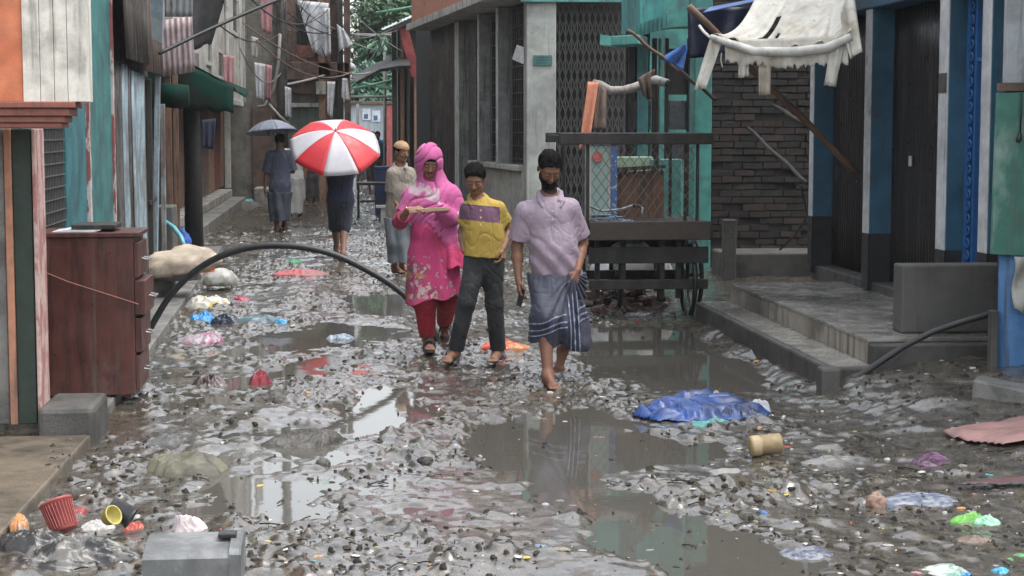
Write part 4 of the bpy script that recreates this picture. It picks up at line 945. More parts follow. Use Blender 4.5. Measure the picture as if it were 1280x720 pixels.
# ------------------------------------------------------------------ vendor's cart
YC = 15.9
cxa, cxb = D(735, 300, YC).x, D(881, 300, YC).x
cy0, cy1 = 15.55, 16.75
zc = lambda y: D(800, y, YC).z
t = thing('vendor_cart', 'old wooden vendor cart with a wire mesh cage and bicycle wheels', 'cart', ((cxa+cxb)/2, 16.1, 0))
xl0 = D(703, 300, YC+.6).x
build('deck', MB().box(cxa-.06, cxb, cy0, cy1, zc(294), zc(276)), m_blk, t, bevel=.01)
build('side_board', MB().box(cxa-.04, cxb-.02, cy0-.035, cy0-.002, zc(297), zc(274)), m_wood if False else mat('sooty_brown_plank', (.05, .038, .03), .65, grime=.4, streak=.3), t, bevel=.008)
for zt_, zb_ in ((306, 326), (346, 358)):
    build('rail', MB().box(cxa-.03, cxb-.03, cy0+.03, cy0+.08, zc(zb_), zc(zt_)), m_blk, t, bevel=.006); build('rail', MB().box(cxa-.03, cxb-.03, cy1-.1, cy1-.05, zc(zb_), zc(zt_)), m_blk, t, bevel=.006)
for px in (742, 774, 822, 842):
    build('leg', MB().box(D(px, 300, YC).x-.022, D(px, 300, YC).x+.022, cy0+.09, cy0+.135, .30 if px in (774,) else .2, zc(295)), m_blk, t, bevel=.004)
for px in (742, 842): build('leg', MB().box(D(px, 300, YC).x-.022, D(px, 300, YC).x+.022, cy1-.16, cy1-.11, .0, zc(295)), m_blk, t, bevel=.004)
zt_ = zc(180); zT = zc(166)
for px, yy in ((705, cy1-.2), (735, cy0+.03), (838, cy1-.1), (857, cy0+.03), (872, cy0+.02)):
    x = D(px, 230, yy).x
    build('upright', MB().box(x-.013, x+.014, yy, yy+.03, zc(276), zt_), m_wood if px in (846, 858) else m_blk, t, bevel=.004)
build('top_beam', MB().box(D(700, 170, cy0).x, cxb, cy0-.02, cy0+.08, zt_, zT), m_blk, t, bevel=.006)
build('top_beam', MB().box(D(700, 170, cy0).x, cxb, cy1-.14, cy1-.05, zt_+.01, zT), m_blk, t, bevel=.006)
build('end_beam', MB().beam((D(703, 170, cy0).x, cy0+.08, zt_+.05), (D(703, 170, cy0).x, cy1-.14, zt_+.05), .06, .06), m_blk, t); build('end_beam', MB().beam((cxb-.05, cy0+.08, zt_+.05), (cxb-.05, cy1-.14, zt_+.05), .06, .06), m_blk, t)
mb = MB(); xa, xb = D(740, 230, cy0).x, D(868, 230, cy0).x; za, zb_ = zc(276), zt_
s_ = .085
for k in range(-9, 18):
    x = xa+k*s_
    for sg in (1, -1):
        a0 = Vector((x if sg > 0 else x, cy0+.02, za)); a1 = Vector((x+sg*(zb_-za)*.72, cy0+.02, zb_))
        u0, u1 = 0., 1.
        for lim, s2 in ((xa, 1), (xb, -1)):
            da, db = (a0.x-lim)*s2, (a1.x-lim)*s2
            if da < 0 and db < 0: u1 = -1
            elif da < 0: u0 = max(u0, da/(da-db))
            elif db < 0: u1 = min(u1, da/(da-db))
        if u1 > u0: mb.tube([a0.lerp(a1, u0)+Vector((0, R.uniform(-.01, .01), 0)), a0.lerp(a1, (u0+u1)/2)+Vector((R.uniform(-.006, .006), R.uniform(-.01, .01), 0)), a0.lerp(a1, u1)], .0045, 4)
build('wire_mesh', mb, mat('rusty_wire', (.13, .10, .085), .6, metal=.3), t)
def wheel(x, y, r, tilt=0):
    w_ = build('wheel', MB().tube([(x, y+r*math.cos(q*math.pi/18), r+r*.96*math.sin(q*math.pi/18)) for q in range(37)], .022, 8, cap=False), m_black, t, smooth=True)
    W[w_] = W[t]
    mb = MB()
    for q in range(18):
        a = q*math.pi/9; mb.tube([(x+(.03 if q % 2 else -.03), y, r), (x, y+(r-.03)*math.cos(a), r+(r-.03)*math.sin(a))], .0025, 4)
    mb.tube([(x-.05, y, r), (x+.05, y, r)], .018, 8)
    build('spokes', mb, m_iron, w_)
wheel(D(860, 360, cy0+.35).x, cy0+.35, .34); wheel(D(868, 360, cy1-.25).x, cy1-.25, .34); wheel(D(770, 360, cy1-.3).x, cy1-.3, .32)
build('axle', MB().tube([(cxa+.2, cy0+.35, .34), (cxb-.07, cy0+.35, .34)], .016, 8), m_iron, t)
sc_ = thing('glass_showcase', 'small white framed glass showcase standing on the cart', 'showcase', (D(750, 250, 16.1).x, 16.1, zc(276)))
xa, xb, za, zb_ = D(736, 250, 16.0).x, D(763, 250, 16.0).x, zc(275.5), D(750, 181, 16.0).z
mb = MB()
for x in (xa, xb-.02):
    for y in (16.0, 16.26): mb.box(x, x+.02, y, y+.02, za, zb_-.001)
build('frame', mb, m_cream, sc_)
build('top_rail', MB().box(xa-.01, xb+.01, 15.99, 16.29, zb_, D(750, 176, 16).z), m_wht, sc_, bevel=.004)
build('glass', MB().box(xa+.021, xb-.021, 16.006, 16.01, za+.02, zb_-.01), mat('greenish_glass', (.25, .36, .33), .15, bump=0, var=0, rv=.03), sc_)
build('side_panel', MB().box(xb-.02, xb+.07, 16.05, 16.1, za, zb_-.02), mat('speckled_blue_board', (.06, .14, .34), .6, c2=(.45, .5, .55), s=26, lo=.55, hi=.62), sc_)
build('red_emblem', MB().lathe((D(747, 196, 15.99).x, 15.995, D(747, 196, 15.99).z), [(.001, 0), (.05, .0), (.05, .004), (.001, .004)], 16, Matrix.Rotation(math.pi/2, 4, 'X')), mat('faded_red_print', (.45, .12, .10), .6), sc_)
build('shelf', MB().box(xa+.02, xb-.02, 16.02, 16.26, D(750, 214, 16).z, D(750, 212, 16).z), m_cream, sc_)
t = thing('kick_board', 'weathered wooden board with slotted top leaning inside the cart cage', 'board', (D(790, 240, 16.3).x, 16.3, zc(276)))
build('panel', MB().box(D(770, 240, 16.3).x, D(830, 240, 16.3).x, 16.3, 16.33, zc(275.5), D(800, 214, 16.3).z), m_wood, t)
mb = MB().beam(D(767, 212, 16.28), D(832, 208, 16.28), .04, .035)
for k in range(6): mb.beam(D(772+k*11, 212, 16.28), D(772+k*11, 220, 16.28), .02, .02)
build('slotted_rail', mb, m_blk, t)
t = thing('bicycle_handlebar', 'chromed handlebar and cables lying on the cart deck', 'handlebar', (D(775, 268, 15.8).x, 15.8, zc(276)))
build('bar', MB().tube([D(738, 258, 15.75), D(752, 264, 15.75), D(775, 262, 15.8), D(794, 256, 15.8), D(803, 260, 15.75), D(802, 272, 15.7)], .012, 8), bpy.data.materials['dull_steel'], t, smooth=True)
build('grip', MB().tube([D(792, 256.5, 15.79), D(802, 259, 15.75)], .018, 8), m_black, t)
mb = MB()
for k in range(8): mb.box(D(742+R.uniform(0, 35), 270, 15.8).x, D(752+R.uniform(0, 40), 270, 15.8).x, 15.7+.03*k, 15.9+.02*k, zc(275)+.006*k, zc(275)+.006*k+.005, jit=.003)
build('plastic_sheets', mb, mat('pale_blue_plastic', (.28, .36, .44), .3), label='pale blue plastic sheets folded on the cart deck', cat='sheets')
# heap of broken bricks under the cart
mb = MB(); mb.cc = (0, 0, 0); rr = random.Random(4)
for k in range(520):
    a, q = rr.uniform(0, 6.28), rr.random()**.6; px = 775+math.cos(a)*q*72; yy = 16.9+math.sin(a)*q*.7
    hgt = .24*(1-q**1.5); p = Vector((D(px, 380, yy).x, yy, rr.uniform(0, max(.02, hgt))))
    mb.cc = rr.choice([(.13, .055, .04), (.09, .045, .035), (.16, .10, .08), (.20, .17, .15), (.07, .06, .055), (.24, .22, .20)])
    M_ = Matrix.Translation(p) @ Matrix.Rotation(rr.uniform(0, 6), 4, 'Z') @ Matrix.Rotation(rr.uniform(-.7, .7), 4, 'X')
    s2 = rr.uniform(.4, 1.1); mb.box(-.05*s2, .05*s2, -.035*s2, .035*s2, -.02*s2, .025*s2, M=M_, jit=.012)
build('brick_rubble', mb, mat('brick_rubble_mix', (1, 1, 1), .7, attr=True, grime=.3), label='heap of broken red brick rubble under the cart', cat='rubble', kind='stuff')
# ------------------------------------------------------------------ wires
def wires(lst, grp):
    for k, (a, b, sag, r, mm_, lab) in enumerate(lst):
        build('overhead_wire', wire(a, b, sag, r), mm_, label=lab, cat='wire', group=grp, smooth=True)
build('thick_cable', wire(D(199, 67, 13.5), D(352, -2, 14.5), -.012, .0145), m_cable, label='thick black cable slanting up across the top of the lane', cat='cable', smooth=True)
m_wg = m_gcable; m_wb = mat('brown_wire', (.22, .14, .10), .6)
wires([(D(303, 28, 33), D(438, 92, 40), .18, .014, m_wb, 'pale brown wire from the tenement to the corner house'),
       (D(320, 50, 33), D(440, 90, 40), .35, .014, m_wb, 'sagging brown wire under the pale one'),
       (D(345, 108, 38), D(438, 82, 44), .06, .03, m_wg, 'thick whitish cable from the pole to the knotted junction'),
       (D(438, 92, 44), D(484, 78, 47), .12, .022, m_wg, 'whitish cable from the knotted junction to the dark roof'),
       (D(440, 82, 44), D(478, 50, 47), .25, .02, m_cable, 'dark wire rising past the trees to the shack eave'),
       (D(372, 5, 39), D(496, 64, 48), .3, .014, m_wg, 'thin grey wire crossing the greenery'),
       (D(360, 30, 38), D(446, 20, 44), .3, .016, m_cable, 'dark wire looped in front of the big white sheet'),
       (D(352, 10, 38), D(500, 30, 46), .5, .014, m_cable, 'long dark wire drooping across the alley top'),
       (D(430, 5, 42), D(520, 72, 47), .15, .014, m_wg, 'thin wire sloping down to the red plank'),
       (D(405, 30, 41), D(530, 18, 48), .4, .013, m_wg, 'pale wire dipping before the bright tree'),
       (D(330, 15, 37), D(372, 38, 40), .15, .014, m_cable, 'short black wire by the utility pole'),
       (D(262, 20, 28), D(352, 40, 38), .3, .013, m_cable, 'black wire along the tenement front'),
       (D(300, 60, 33), D(352, 90, 38), .4, .012, m_wg, 'thin grey wire hanging before the pink towel'),
       (D(402, 60, 41), D(436, 118, 42), .1, .012, m_cable, 'black drop wire behind the white strips'),
       (D(310, -5, 30), D(410, 12, 41), .4, .014, m_cable, 'black wire sagging above the tenement laundry')], 'overhead wires at the bend')
build('dangling_hose', MB().tube([D(350, 42, 37), D(348, 80, 37), D(342, 112, 37), D(332, 132, 37), D(322, 134, 37)], .035, 8), m_wg, label='grey hose dangling in a curve beside the utility pole', cat='hose', smooth=True)
build('dangling_hose', MB().tube([D(336, 130, 37), D(350, 146, 37), D(362, 156, 37)], .03, 8), m_wg, label='short grey hose end above the grey umbrella', cat='hose', smooth=True)
build('cable_knot', MB().lathe(D(437, 84, 44), [(.02, -.12), (.12, -.08), (.16, 0), (.11, .08), (.02, .12)], 10), m_wcloth, label='whitish knot of cables between corner house and shack', cat='cable knot', smooth=True)
def Gt(px, py):
    z = 0.0
    for _ in range(8):
        p = G(px, py, z); z = .5*z+.5*max(float(Hf(np.array([p.x]), np.array([p.y]), False)[0]), WATER)
    return G(px, py, z)
# ------------------------------------------------------------------ bags, rags and other rubbish one can point at
def crumple(c, s, seed=0, amp=.32, freq=3.2, rot=0., flat=.25, lvl=4, tilt=0.):
    bm = bmesh.new(); bmesh.ops.create_icosphere(bm, subdivisions=lvl, radius=1)
    v = np.array([q.co[:] for q in bm.verts]); f = [tuple(q.index for q in g.verts) for g in bm.faces]; bm.free()
    n = v.copy()
    wx = vn3(v[:, 0]*1.7, v[:, 1]*1.7, v[:, 2]*1.7, seed)*1.6
    r1 = 1-np.abs(2*vn3(v[:, 0]*freq+wx, v[:, 1]*freq+wx, v[:, 2]*freq, seed+1)-1)
    r2_ = 1-np.abs(2*vn3(v[:, 0]*freq*2.3+wx*2, v[:, 1]*freq*2.3, v[:, 2]*freq*2.3+wx, seed+2)-1)
    d = 1+amp*(r1-.62)+amp*.5*(r2_-.6)+amp*1.1*(vn3(v[:, 0]*1.3, v[:, 1]*1.3, v[:, 2]*1.3, seed+4)-.5)
    v = n*d[:, None]*np.array(s)
    v[:, 2] = np.where(v[:, 2] < -flat*s[2], -flat*s[2]+(v[:, 2]+flat*s[2])*.12, v[:, 2])
    ca, sa = math.cos(rot), math.sin(rot); ct, st = math.cos(tilt), math.sin(tilt)
    v = np.stack([v[:, 0]*ct-v[:, 2]*st, v[:, 1], v[:, 0]*st+v[:, 2]*ct], -1)
    v = np.stack([v[:, 0]*ca-v[:, 1]*sa, v[:, 0]*sa+v[:, 1]*ca, v[:, 2]], -1)+np.array(c)
    return MB().add(v.tolist(), f)
def gz_(p, lift=0): return Vector((p.x, p.y, max(float(Hf(np.array([p.x]), np.array([p.y]))[0]), WATER)+lift))
def fabric(c, a, b, h, seed=0, amp=.4, freq=2.6, nr=30, na=110):
    """a rag, bag or sheet lying in folds: an uneven outline, creased top, edge down on the mud"""
    u = np.linspace(0, 1, nr)[:, None]; th = np.linspace(0, 2*np.pi, na, endpoint=False)[None]
    ct, st = np.cos(th), np.sin(th)
    Rr = .74+.55*(vn3(ct*1.4+3, st*1.4+3, seed*.61, seed)-.2)+.22*(vn3(ct*4+3, st*4+3, .3, seed+1)-.5)
    x, y = u*Rr*ct, u*Rr*st
    w1 = vn3(x*1.5+9, y*1.5+9, .2, seed+2)*2; w2 = vn3(x*2.1+5, y*2.1+5, .9, seed+3)*2
    f = freq*1.35
    r1 = 1-np.abs(2*vn3(x*f+w1+20, y*f*1.5+w2+20, .1, seed+4)-1); r2_ = 1-np.abs(2*vn3(x*f*2.4+w2+20, y*f*2.2+w1+20, .6, seed+5)-1)
    lump = vn3(x*1.6+11, y*1.6+11, .4, seed+6)
    dome = np.clip(1-u**2.4, 0, 1)**.75
    z = dome*(.30+.55*lump+amp*.85*(r1**1.6-.4)*(.4+lump)+amp*.18*(r2_**1.5-.4))+.05*(1-u)
    z = np.maximum(z, .03*r1)
    sx_, sy_ = .32*math.cos(seed*2.1), .32*math.sin(seed*1.7); x = x+sx_*(1-u); y = y+sy_*(1-u)
    x = x+.10*amp*(w1-1)*dome+.10*amp*(r2_-.6); y = y+.10*amp*(w2-1)*dome
    P = np.stack([c.x+x*a*1.12, c.y+y*b*1.12, c.z+z*h*1.25+0*x], -1)
    vs = P.reshape(-1, 3).tolist(); fs = [(i*na+k, i*na+(k+1) % na, (i+1)*na+(k+1) % na, (i+1)*na+k) for i in range(nr-1) for k in range(na)]
    e = [tuple((P[-1, k]*[1, 1, 1]-np.array([0, 0, .05])).tolist()) for k in range(na)]; n0 = len(vs); vs += e
    fs += [((nr-1)*na+k, (nr-1)*na+(k+1) % na, n0+(k+1) % na, n0+k) for k in range(na)]
    return MB().add(vs, fs)
def heap(name, px, py, wpx, hpx, m, label, cat, seed=0, depth=.8, base=None, group=None, **k):
    """a crumpled thing whose foot is near picture row py+hpx/2"""
    p = Gt(px, py+hpx*.32); q = gz_(p) if base is None else Vector((p.x, p.y, base))
    sc1 = p.y/FPX; a, h = wpx/2*sc1, hpx*.62*sc1
    if base is not None: p = G(px, py+hpx*.32, base); q = p
    if name in ('sack', 'stone') or 'flat' in k: return build(name, crumple(q+Vector((0, 0, h*.22)), (a, a*depth, h), seed, **k), m, label=label, cat=cat, group=group, smooth=True)
    kk = {i: k[i] for i in ('amp', 'freq') if i in k}
    # the height seen in the photograph is part footprint, part rise
    b = max(a*depth, .05); foot = 2*b*CAMH/p.y; hh = max(.22*h, (h*1.5-foot*.45)*.62)*k.get('rise', 1)
    return build(name, fabric(q-Vector((0, 0, .01)), a, b, hh, seed, **kk), m, label=label, cat=cat, group=group, smooth=True)
def plas(nm, c, c2=None, r=.35, **k): return mat(nm, c, r, c2=c2, s=k.pop('s', 6), bump=.15, bs=40, grime=k.pop('grime', .3), gc=(.07, .065, .055), gs=5, **k)
m_lump = mat('lumpy_mud', (.05, .045, .04), .45, c2=(.10, .095, .085), s=14, bump=.6, bs=60, grime=.4, gc=(.02, .018, .016), gs=20)
sk = mat('cream_sack', (.42, .36, .28), .8, c2=(.3, .24, .19), s=3, grime=.35, bump=.3, bs=120)
heap('sack', 222, 330, 84, 34, sk, 'long cream sack slumped over the ledge by the tin shack', 'sack', 1, .5, .30, amp=.24, freq=2.2, tilt=.12)
heap('sack', 216, 343, 60, 20, plas('grey_sack', (.17, .165, .155), r=.6), 'dirty grey sack squashed under the cream sack', 'sack', 2, .5, .22, amp=.14, freq=1.6)
heap('sack', 276, 347, 40, 26, plas('pale_sack', (.36, .36, .34), (.2, .2, .17), r=.6), 'pale sack end with a flat bottom facing the lane', 'sack', 3, .8, .05, amp=.12, freq=1.5)
heap('plastic_bag', 251, 327, 26, 17, plas('orange_red_plastic', (.48, .09, .04)), 'orange red plastic wrapped round the cream sack', 'bag', 4, .8, .34, amp=.3)
build('stone_bench', MB().box(D(188, 350, 18.2).x, D(222, 350, 18.2).x, 17.9, 18.6, .0, .22), m_lconc, label='pale concrete block under the sacks', cat='block', bevel=.02)
heap('plastic_bag', 224, 292, 26, 24, plas('royal_blue_plastic', (.02, .10, .42)), 'royal blue bag beside the thick dark post', 'bag', 5, .7, .2)
heap('cabbage_leaf', 207, 305, 18, 9, plas('wilted_green', (.20, .24, .13), r=.6), 'wilted pale green leaves on the grey block', 'leaves', 6, .8, .42)
p = [D(192, 273, 19.2), D(205, 276, 19.0), D(217, 284, 18.8), D(226, 296, 18.6), D(232, 312, 18.5)]
build('hose', MB().tube(p, .024, 8), plas('aqua_hose', (.10, .32, .36)), label='curved aqua hose beside the royal blue bag', cat='hose', smooth=True)
heap('plastic_bag', 262, 374, 54, 32, plas('white_yellow_bag', (.50, .48, .42), (.50, .36, .05), s=5, lo=.52, hi=.58), 'white and yellow printed bag full of rubbish by the kerb', 'bag', 7, .6, amp=.4)
heap('plastic_bag', 253, 395, 30, 18, plas('bright_blue_bag', (.03, .22, .50)), 'small bright blue plastic bag beside the white and yellow bag', 'bag', 8, .8, amp=.45)
heap('bundle', 320, 393, 62, 30, plas('teal_grey_tarp', (.085, .14, .16), (.05, .08, .10), s=4), 'teal grey wet tarpaulin bundle tied with a dark strap', 'bundle', 9, .5, amp=.22, freq=2)
heap('plastic_bag', 284, 396, 34, 26, plas('navy_bag', (.025, .035, .055)), 'navy bag end beside the teal grey bundle', 'bag', 10, .7)
heap('plastic_bag', 352, 402, 20, 15, plas('sky_blue_bag', (.06, .28, .52)), 'sky blue plastic scrap at the end of the teal bundle', 'bag', 11, .8, amp=.5)
heap('plastic_bag', 252, 420, 54, 26, plas('clear_wrapper', (.32, .28, .30), (.28, .10, .18), s=9, r=.25), 'translucent pinkish wrapper by the left kerb', 'bag', 12, .7, amp=.5)
heap('plastic_bag', 302, 372, 24, 14, plas('crimson_scrap', (.30, .03, .07)), 'crimson wet scrap next to the pale sack end', 'scrap', 13, .8, amp=.5)
heap('plastic_bag', 424, 418, 34, 16, plas('blue_white_wrapper', (.34, .40, .46), (.06, .20, .30), s=9), 'blue and white wrapper alone on the wet lane', 'wrapper', 14, .7, amp=.6)
heap('plastic_bottle', 362, 325, 30, 10, plas('green_plastic', (.06, .25, .13)), 'flattened green bottle in the mud beyond the black pipe', 'bottle', 15, .5, amp=.2)
heap('red_cloth', 376, 341, 58, 10, plas('washed_red_cloth', (.34, .08, .09), (.26, .12, .12), r=.6), 'flat washed out red cloth in the mud beyond the pipe', 'cloth', 16, .9, amp=.5)
heap('plastic_sheet', 634, 430, 62, 20, plas('orange_red_sheet', (.52, .08, .045), (.50, .22, .09), s=7), 'orange red plastic sheet behind the boy', 'plastic sheet', 17, .7, amp=.55)
heap('rag', 325, 470, 26, 30, plas('red_blue_packet', (.30, .04, .05), (.04, .05, .09), s=12), 'standing crumpled packet in red and dark blue on the lane', 'packet', 18, .6, amp=.5)
heap('rag', 262, 474, 44, 24, plas('blackish_rag', (.05, .035, .035), (.15, .12, .12), s=6), 'blackish open bag on the mud by the packet', 'rag', 19, .8, amp=.55)
heap('rag', 228, 573, 108, 50, plas('olive_cloth', (.11, .105, .07), (.055, .052, .04), r=.6, s=4), 'muddy olive cloth heaped near the small dark puddle', 'cloth', 20, .7, amp=.45, freq=2.6)
heap('rag', 205, 548, 60, 26, plas('slate_rag', (.10, .10, .10), (.05, .05, .05), r=.6, s=4), 'slate grey rag behind the muddy olive cloth', 'rag', 120, .7, amp=.5)
heap('mud_heap', 378, 540, 96, 40, m_lump, 'small heap of dark mud in the middle of the lane', 'mud heap', 21, .8, amp=.4, lvl=5)
heap('rag', 345, 492, 60, 22, m_lump, 'flattened dark muddy rag before the standing packet', 'rag', 121, .8, amp=.5, lvl=4)
# lower left pile
heap('plastic_sheet', 92, 690, 165, 46, plas('grey_black_sheet', (.12, .115, .105), (.02, .02, .02), s=8, lo=.47, hi=.53, r=.3), 'crumpled grey and black plastic sheeting by the stoop', 'plastic sheeting', 22, .5, amp=.6, freq=3.4, rise=1.5)
heap('plastic_sheet', 40, 672, 110, 36, plas('black_sheet', (.025, .025, .025), (.14, .13, .12), s=8, lo=.52, hi=.58, r=.3), 'black plastic sheet folded over at the edge of the stoop', 'plastic sheeting', 23, .6, amp=.6, freq=3.4, rise=1.5, base=.02)
heap('plastic_bag', 118, 652, 44, 26, plas('white_carton', (.46, .45, .43), (.25, .2, .2), s=5), 'dirty white wrapper between the red basket and the yellow pot', 'wrapper', 24, .8, amp=.5)
heap('plastic_bag', 236, 650, 46, 40, plas('pinkish_white_bag', (.50, .43, .43), (.40, .15, .16), s=3.5, lo=.56, hi=.64), 'pinkish white plastic bag lying alone above the grey trough', 'bag', 25, .7, amp=.4)
heap('orange_peel', 24, 646, 24, 20, plas('orange_white_scrap', (.42, .18, .06), (.35, .33, .3), s=14), 'orange and grey packet on the corner of the stoop', 'packet', 26, .7, .09, amp=.4)
def pot(name, px, py, r_px, h_px, m, label, cat, ax, seed=0, taper=.8, z=None):
    p = G(px, py+h_px*.3, .06 if z is None else z); k = p.y/FPX; r, h = r_px*k, h_px*k
    t = thing(name, label, cat, p)
    M_ = Vector(ax).normalized().to_track_quat('Z', 'Y').to_matrix().to_4x4()
    p = p+Vector((0, 0, r*.75))
    o = build('wall', MB().lathe(p, [(r*taper*.3, -.5*h), (r*taper*.9, -.5*h), (r*taper, -.46*h), (r*.97, .40*h), (r*1.06, .42*h), (r*1.06, .5*h), (r*.93, .5*h), (r*.9, .38*h), (r*taper*.93, -.42*h), (r*taper*.3, -.43*h)], 24, M_), m, t, smooth=True)
    return t, p, r, h, M_
t, p, r, h, M_ = pot('plastic_basket', 76, 648, 20, 40, plas('brick_red_plastic', (.26, .055, .05), r=.5), 'tilted brick red plastic basket on the rubbish pile', 'basket', (-.35, .35, .85))
mb = MB()
for k in range(28):
    a = k*math.pi/14; q0 = M_ @ Vector((r*.84*math.cos(a), r*.84*math.sin(a), -.4*h))+p; q1 = M_ @ Vector((r*.99*math.cos(a), r*.99*math.sin(a), .38*h))+p; mb.tube([q0, q1], r*.035, 5)
build('ribs', mb, bpy.data.materials['brick_red_plastic'], t)
pot('cup', 152, 640, 14, 32, plas('black_plastic', (.02, .02, .022)), 'black plastic tub lying on its side on the rubbish pile', 'tub', (.75, -.1, -.5))
pot('pot', 138, 650, 12, 15, plas('dull_yellow_plastic', (.42, .36, .10), r=.5), 'dull yellow plastic ring pot beside the black tub', 'pot', (.6, -.5, .35))
heap('plastic_bag', 168, 655, 26, 16, plas('red_scrap', (.34, .06, .04)), 'red scrap of plastic under the black tub', 'scrap', 27, .8, amp=.5)
heap('plastic_bag', 100, 636, 22, 14, plas('dark_red_scrap', (.22, .03, .03)), 'dark red scrap behind the brick red basket', 'scrap', 28, .8, amp=.5)
heap('stone', 200, 676, 20, 16, m_dconc, 'dark lump of stone at the corner of the grey trough', 'stone', 29, .8, amp=.3)
# grey trough at the bottom edge
q = G(248, 738); a, b = G(183, 732), G(305, 732); ht = .0
t = thing('grey_trough', 'overturned grey metal trough at the bottom edge of the lane', 'trough', ((a.x+b.x)/2, q.y, 0))
zt_ = D(245, 676, q.y+.12).z; yb_ = q.y-.02
zk = D(245, 694, yb_).z
prof = [(yb_, -.03), (yb_, zk-.015), (yb_+.012, zk), (yb_+.16, zt_-.004), (yb_+.175, zt_), (yb_+.32, zt_-.01), (yb_+.33, -.03)]
P = [[(a.x, y, z) for y, z in prof], [(a.x+.004, y, z) for y, z in prof], [(b.x-.05, y, z) for y, z in prof]]
mb = MB().grid(P); mb.add([(a.x+.002, y, z) for y, z in prof], [tuple(range(len(prof)))])
m_trough = mat('dull_grey_metal', (.12, .125, .125), .5, c2=(.20, .205, .205), s=4, metal=.15, grime=.35, gc=(.06, .055, .05))
build('body', mb, m_trough, t, solid=.006)
mb = MB(); P2 = [[(x, y+(0 if k else 0), z*1.0+.012) for y, z in prof] for k, x in enumerate((b.x-.05, b.x-.012))]
mb.grid(P2); mb.add(P2[1], [tuple(range(len(prof)))])
build('rim', mb, bpy.data.materials['dull_grey_metal'], t, solid=.012)
build('clip', MB().box(b.x-.10, b.x-.03, yb_+.13, yb_+.2, zt_+.008, zt_+.026), m_black, t, bevel=.004)
# right-hand rubbish
def drape(name, pxs, m, label, cat, amp=.05, seed=0, cell=.022, freq=4, lift=.012, ridge=None):
    P_ = np.array([(q_.x, q_.y) for q_ in (Gt(*v_) for v_ in pxs)]); x0, y0 = P_.min(0); x1, y1 = P_.max(0)
    nx, ny = int((x1-x0)/cell)+2, int((y1-y0)/cell)+2
    X, Y = np.meshgrid(np.linspace(x0, x1, nx), np.linspace(y0, y1, ny))
    sd_ = sdpoly(X, Y, P_)+.10*(fbm2(X*6, Y*6, 3, seed)-.5)
    wob = fbm2(X*2.5, Y*2.5, 2, seed+3)*2.5
    r_ = 1-np.abs(2*vn3(X*freq+wob, Y*freq*1.3, .3, seed)-1); r3 = 1-np.abs(2*vn3(X*freq*2.6+wob, Y*freq*2.6, .7, seed+1)-1)
    Z = np.maximum(Hf(X, Y, False), WATER)+lift+(amp*np.maximum(r_-.35, 0)+amp*.4*np.maximum(r3-.4, 0))*sst(0, -.09, sd_)
    ok = (sd_ < 0); idx = -np.ones(X.shape, int); idx[ok] = np.arange(ok.sum())
    vs = np.stack([X[ok], Y[ok], Z[ok]], -1).tolist(); fs = []
    for i in range(ny-1):
        for j in range(nx-1):
            q = (idx[i, j], idx[i, j+1], idx[i+1, j+1], idx[i+1, j])
            if min(q) >= 0: fs.append(q)
    return build(name, MB().add(vs, fs), m, label=label, cat=cat, smooth=True, solid=.004)
drape('tarpaulin', [(790, 521), (826, 503), (862, 497), (900, 500), (925, 505), (962, 516), (968, 521), (930, 527), (905, 528), (865, 530), (820, 528)], plas('ultramarine_tarp', (.022, .060, .21), (.018, .04, .13), s=5), 'crumpled ultramarine tarpaulin lying by the big puddle', 'tarpaulin', .085, 2, .016, 6)
heap('tarpaulin', 925, 514, 70, 26, plas('slate_blue_tarp', (.03, .05, .11), (.02, .03, .07), s=5), 'slate blue fold of tarpaulin at the white plastic end of the ultramarine sheet', 'tarpaulin', 31, .5, amp=.7, freq=2.6)
heap('plastic_bag', 948, 505, 34, 30, plas('milky_plastic', (.42, .42, .44)), 'milky white plastic tucked behind the blue tarpaulin', 'plastic', 33, .6, amp=.5)
heap('plastic_bag', 897, 495, 16, 26, plas('cream_scrap', (.44, .41, .34)), 'upright cream scrap at the top of the blue tarpaulin', 'scrap', 34, .6, amp=.4)
heap('plastic_sheet', 893, 527, 70, 14, plas('sea_green_plastic', (.05, .22, .20)), 'sea green plastic edge under the blue tarpaulin', 'plastic sheet', 35, .6, amp=.5)
q = gz_(G(957, 571)); k = q.y/FPX
t = thing('paper_roll', 'short fat roll of brown parcel tape lying in the mud', 'roll', q)
Mx = Matrix.Rotation(math.pi/2-.1, 4, 'Y'); q = q+Vector((0, 0, 12*k))
build('core', MB().lathe(q, [(2*k, -21*k), (12.5*k, -21*k), (13.4*k, -19*k), (13.4*k, -7*k), (12.4*k, -6*k), (13.2*k, -5*k), (13.2*k, 18*k), (12*k, 20*k), (2*k, 20*k)], 24, Mx), mat('brown_card', (.26, .19, .095), .6, c2=(.19, .14, .075), s=8, grime=.3), t, smooth=True)
build('paper_band', MB().lathe(q, [(13.45*k, -18*k), (13.6*k, -17*k), (13.6*k, -9*k), (13.45*k, -8*k)], 24, Mx, cap=False), mat('paler_card', (.34, .27, .16), .6, grime=.2), t, smooth=True)
drape('plastic_sheet', [(1166, 544), (1200, 536), (1245, 531), (1300, 520), (1300, 552), (1255, 560), (1215, 558), (1185, 551)], plas('faded_pink_sheet', (.30, .165, .15), (.24, .135, .125), s=3, r=.55), 'flat faded pink sheet over the rubble slope', 'sheet', .03, 4, lift=.02, freq=2)
drape('board', [(1186, 612), (1230, 606), (1300, 598), (1300, 612), (1240, 616)], plas('maroon_board', (.09, .045, .045), (.05, .035, .035), r=.5), 'flat maroon board under muddy scraps at the right edge', 'board', .01, 5, lift=.03)
heap('plastic_bag', 1210, 645, 44, 22, plas('lime_green_plastic', (.13, .36, .06), (.08, .25, .10), s=7), 'lime green plastic bag on the mud', 'bag', 36, .7, amp=.4)
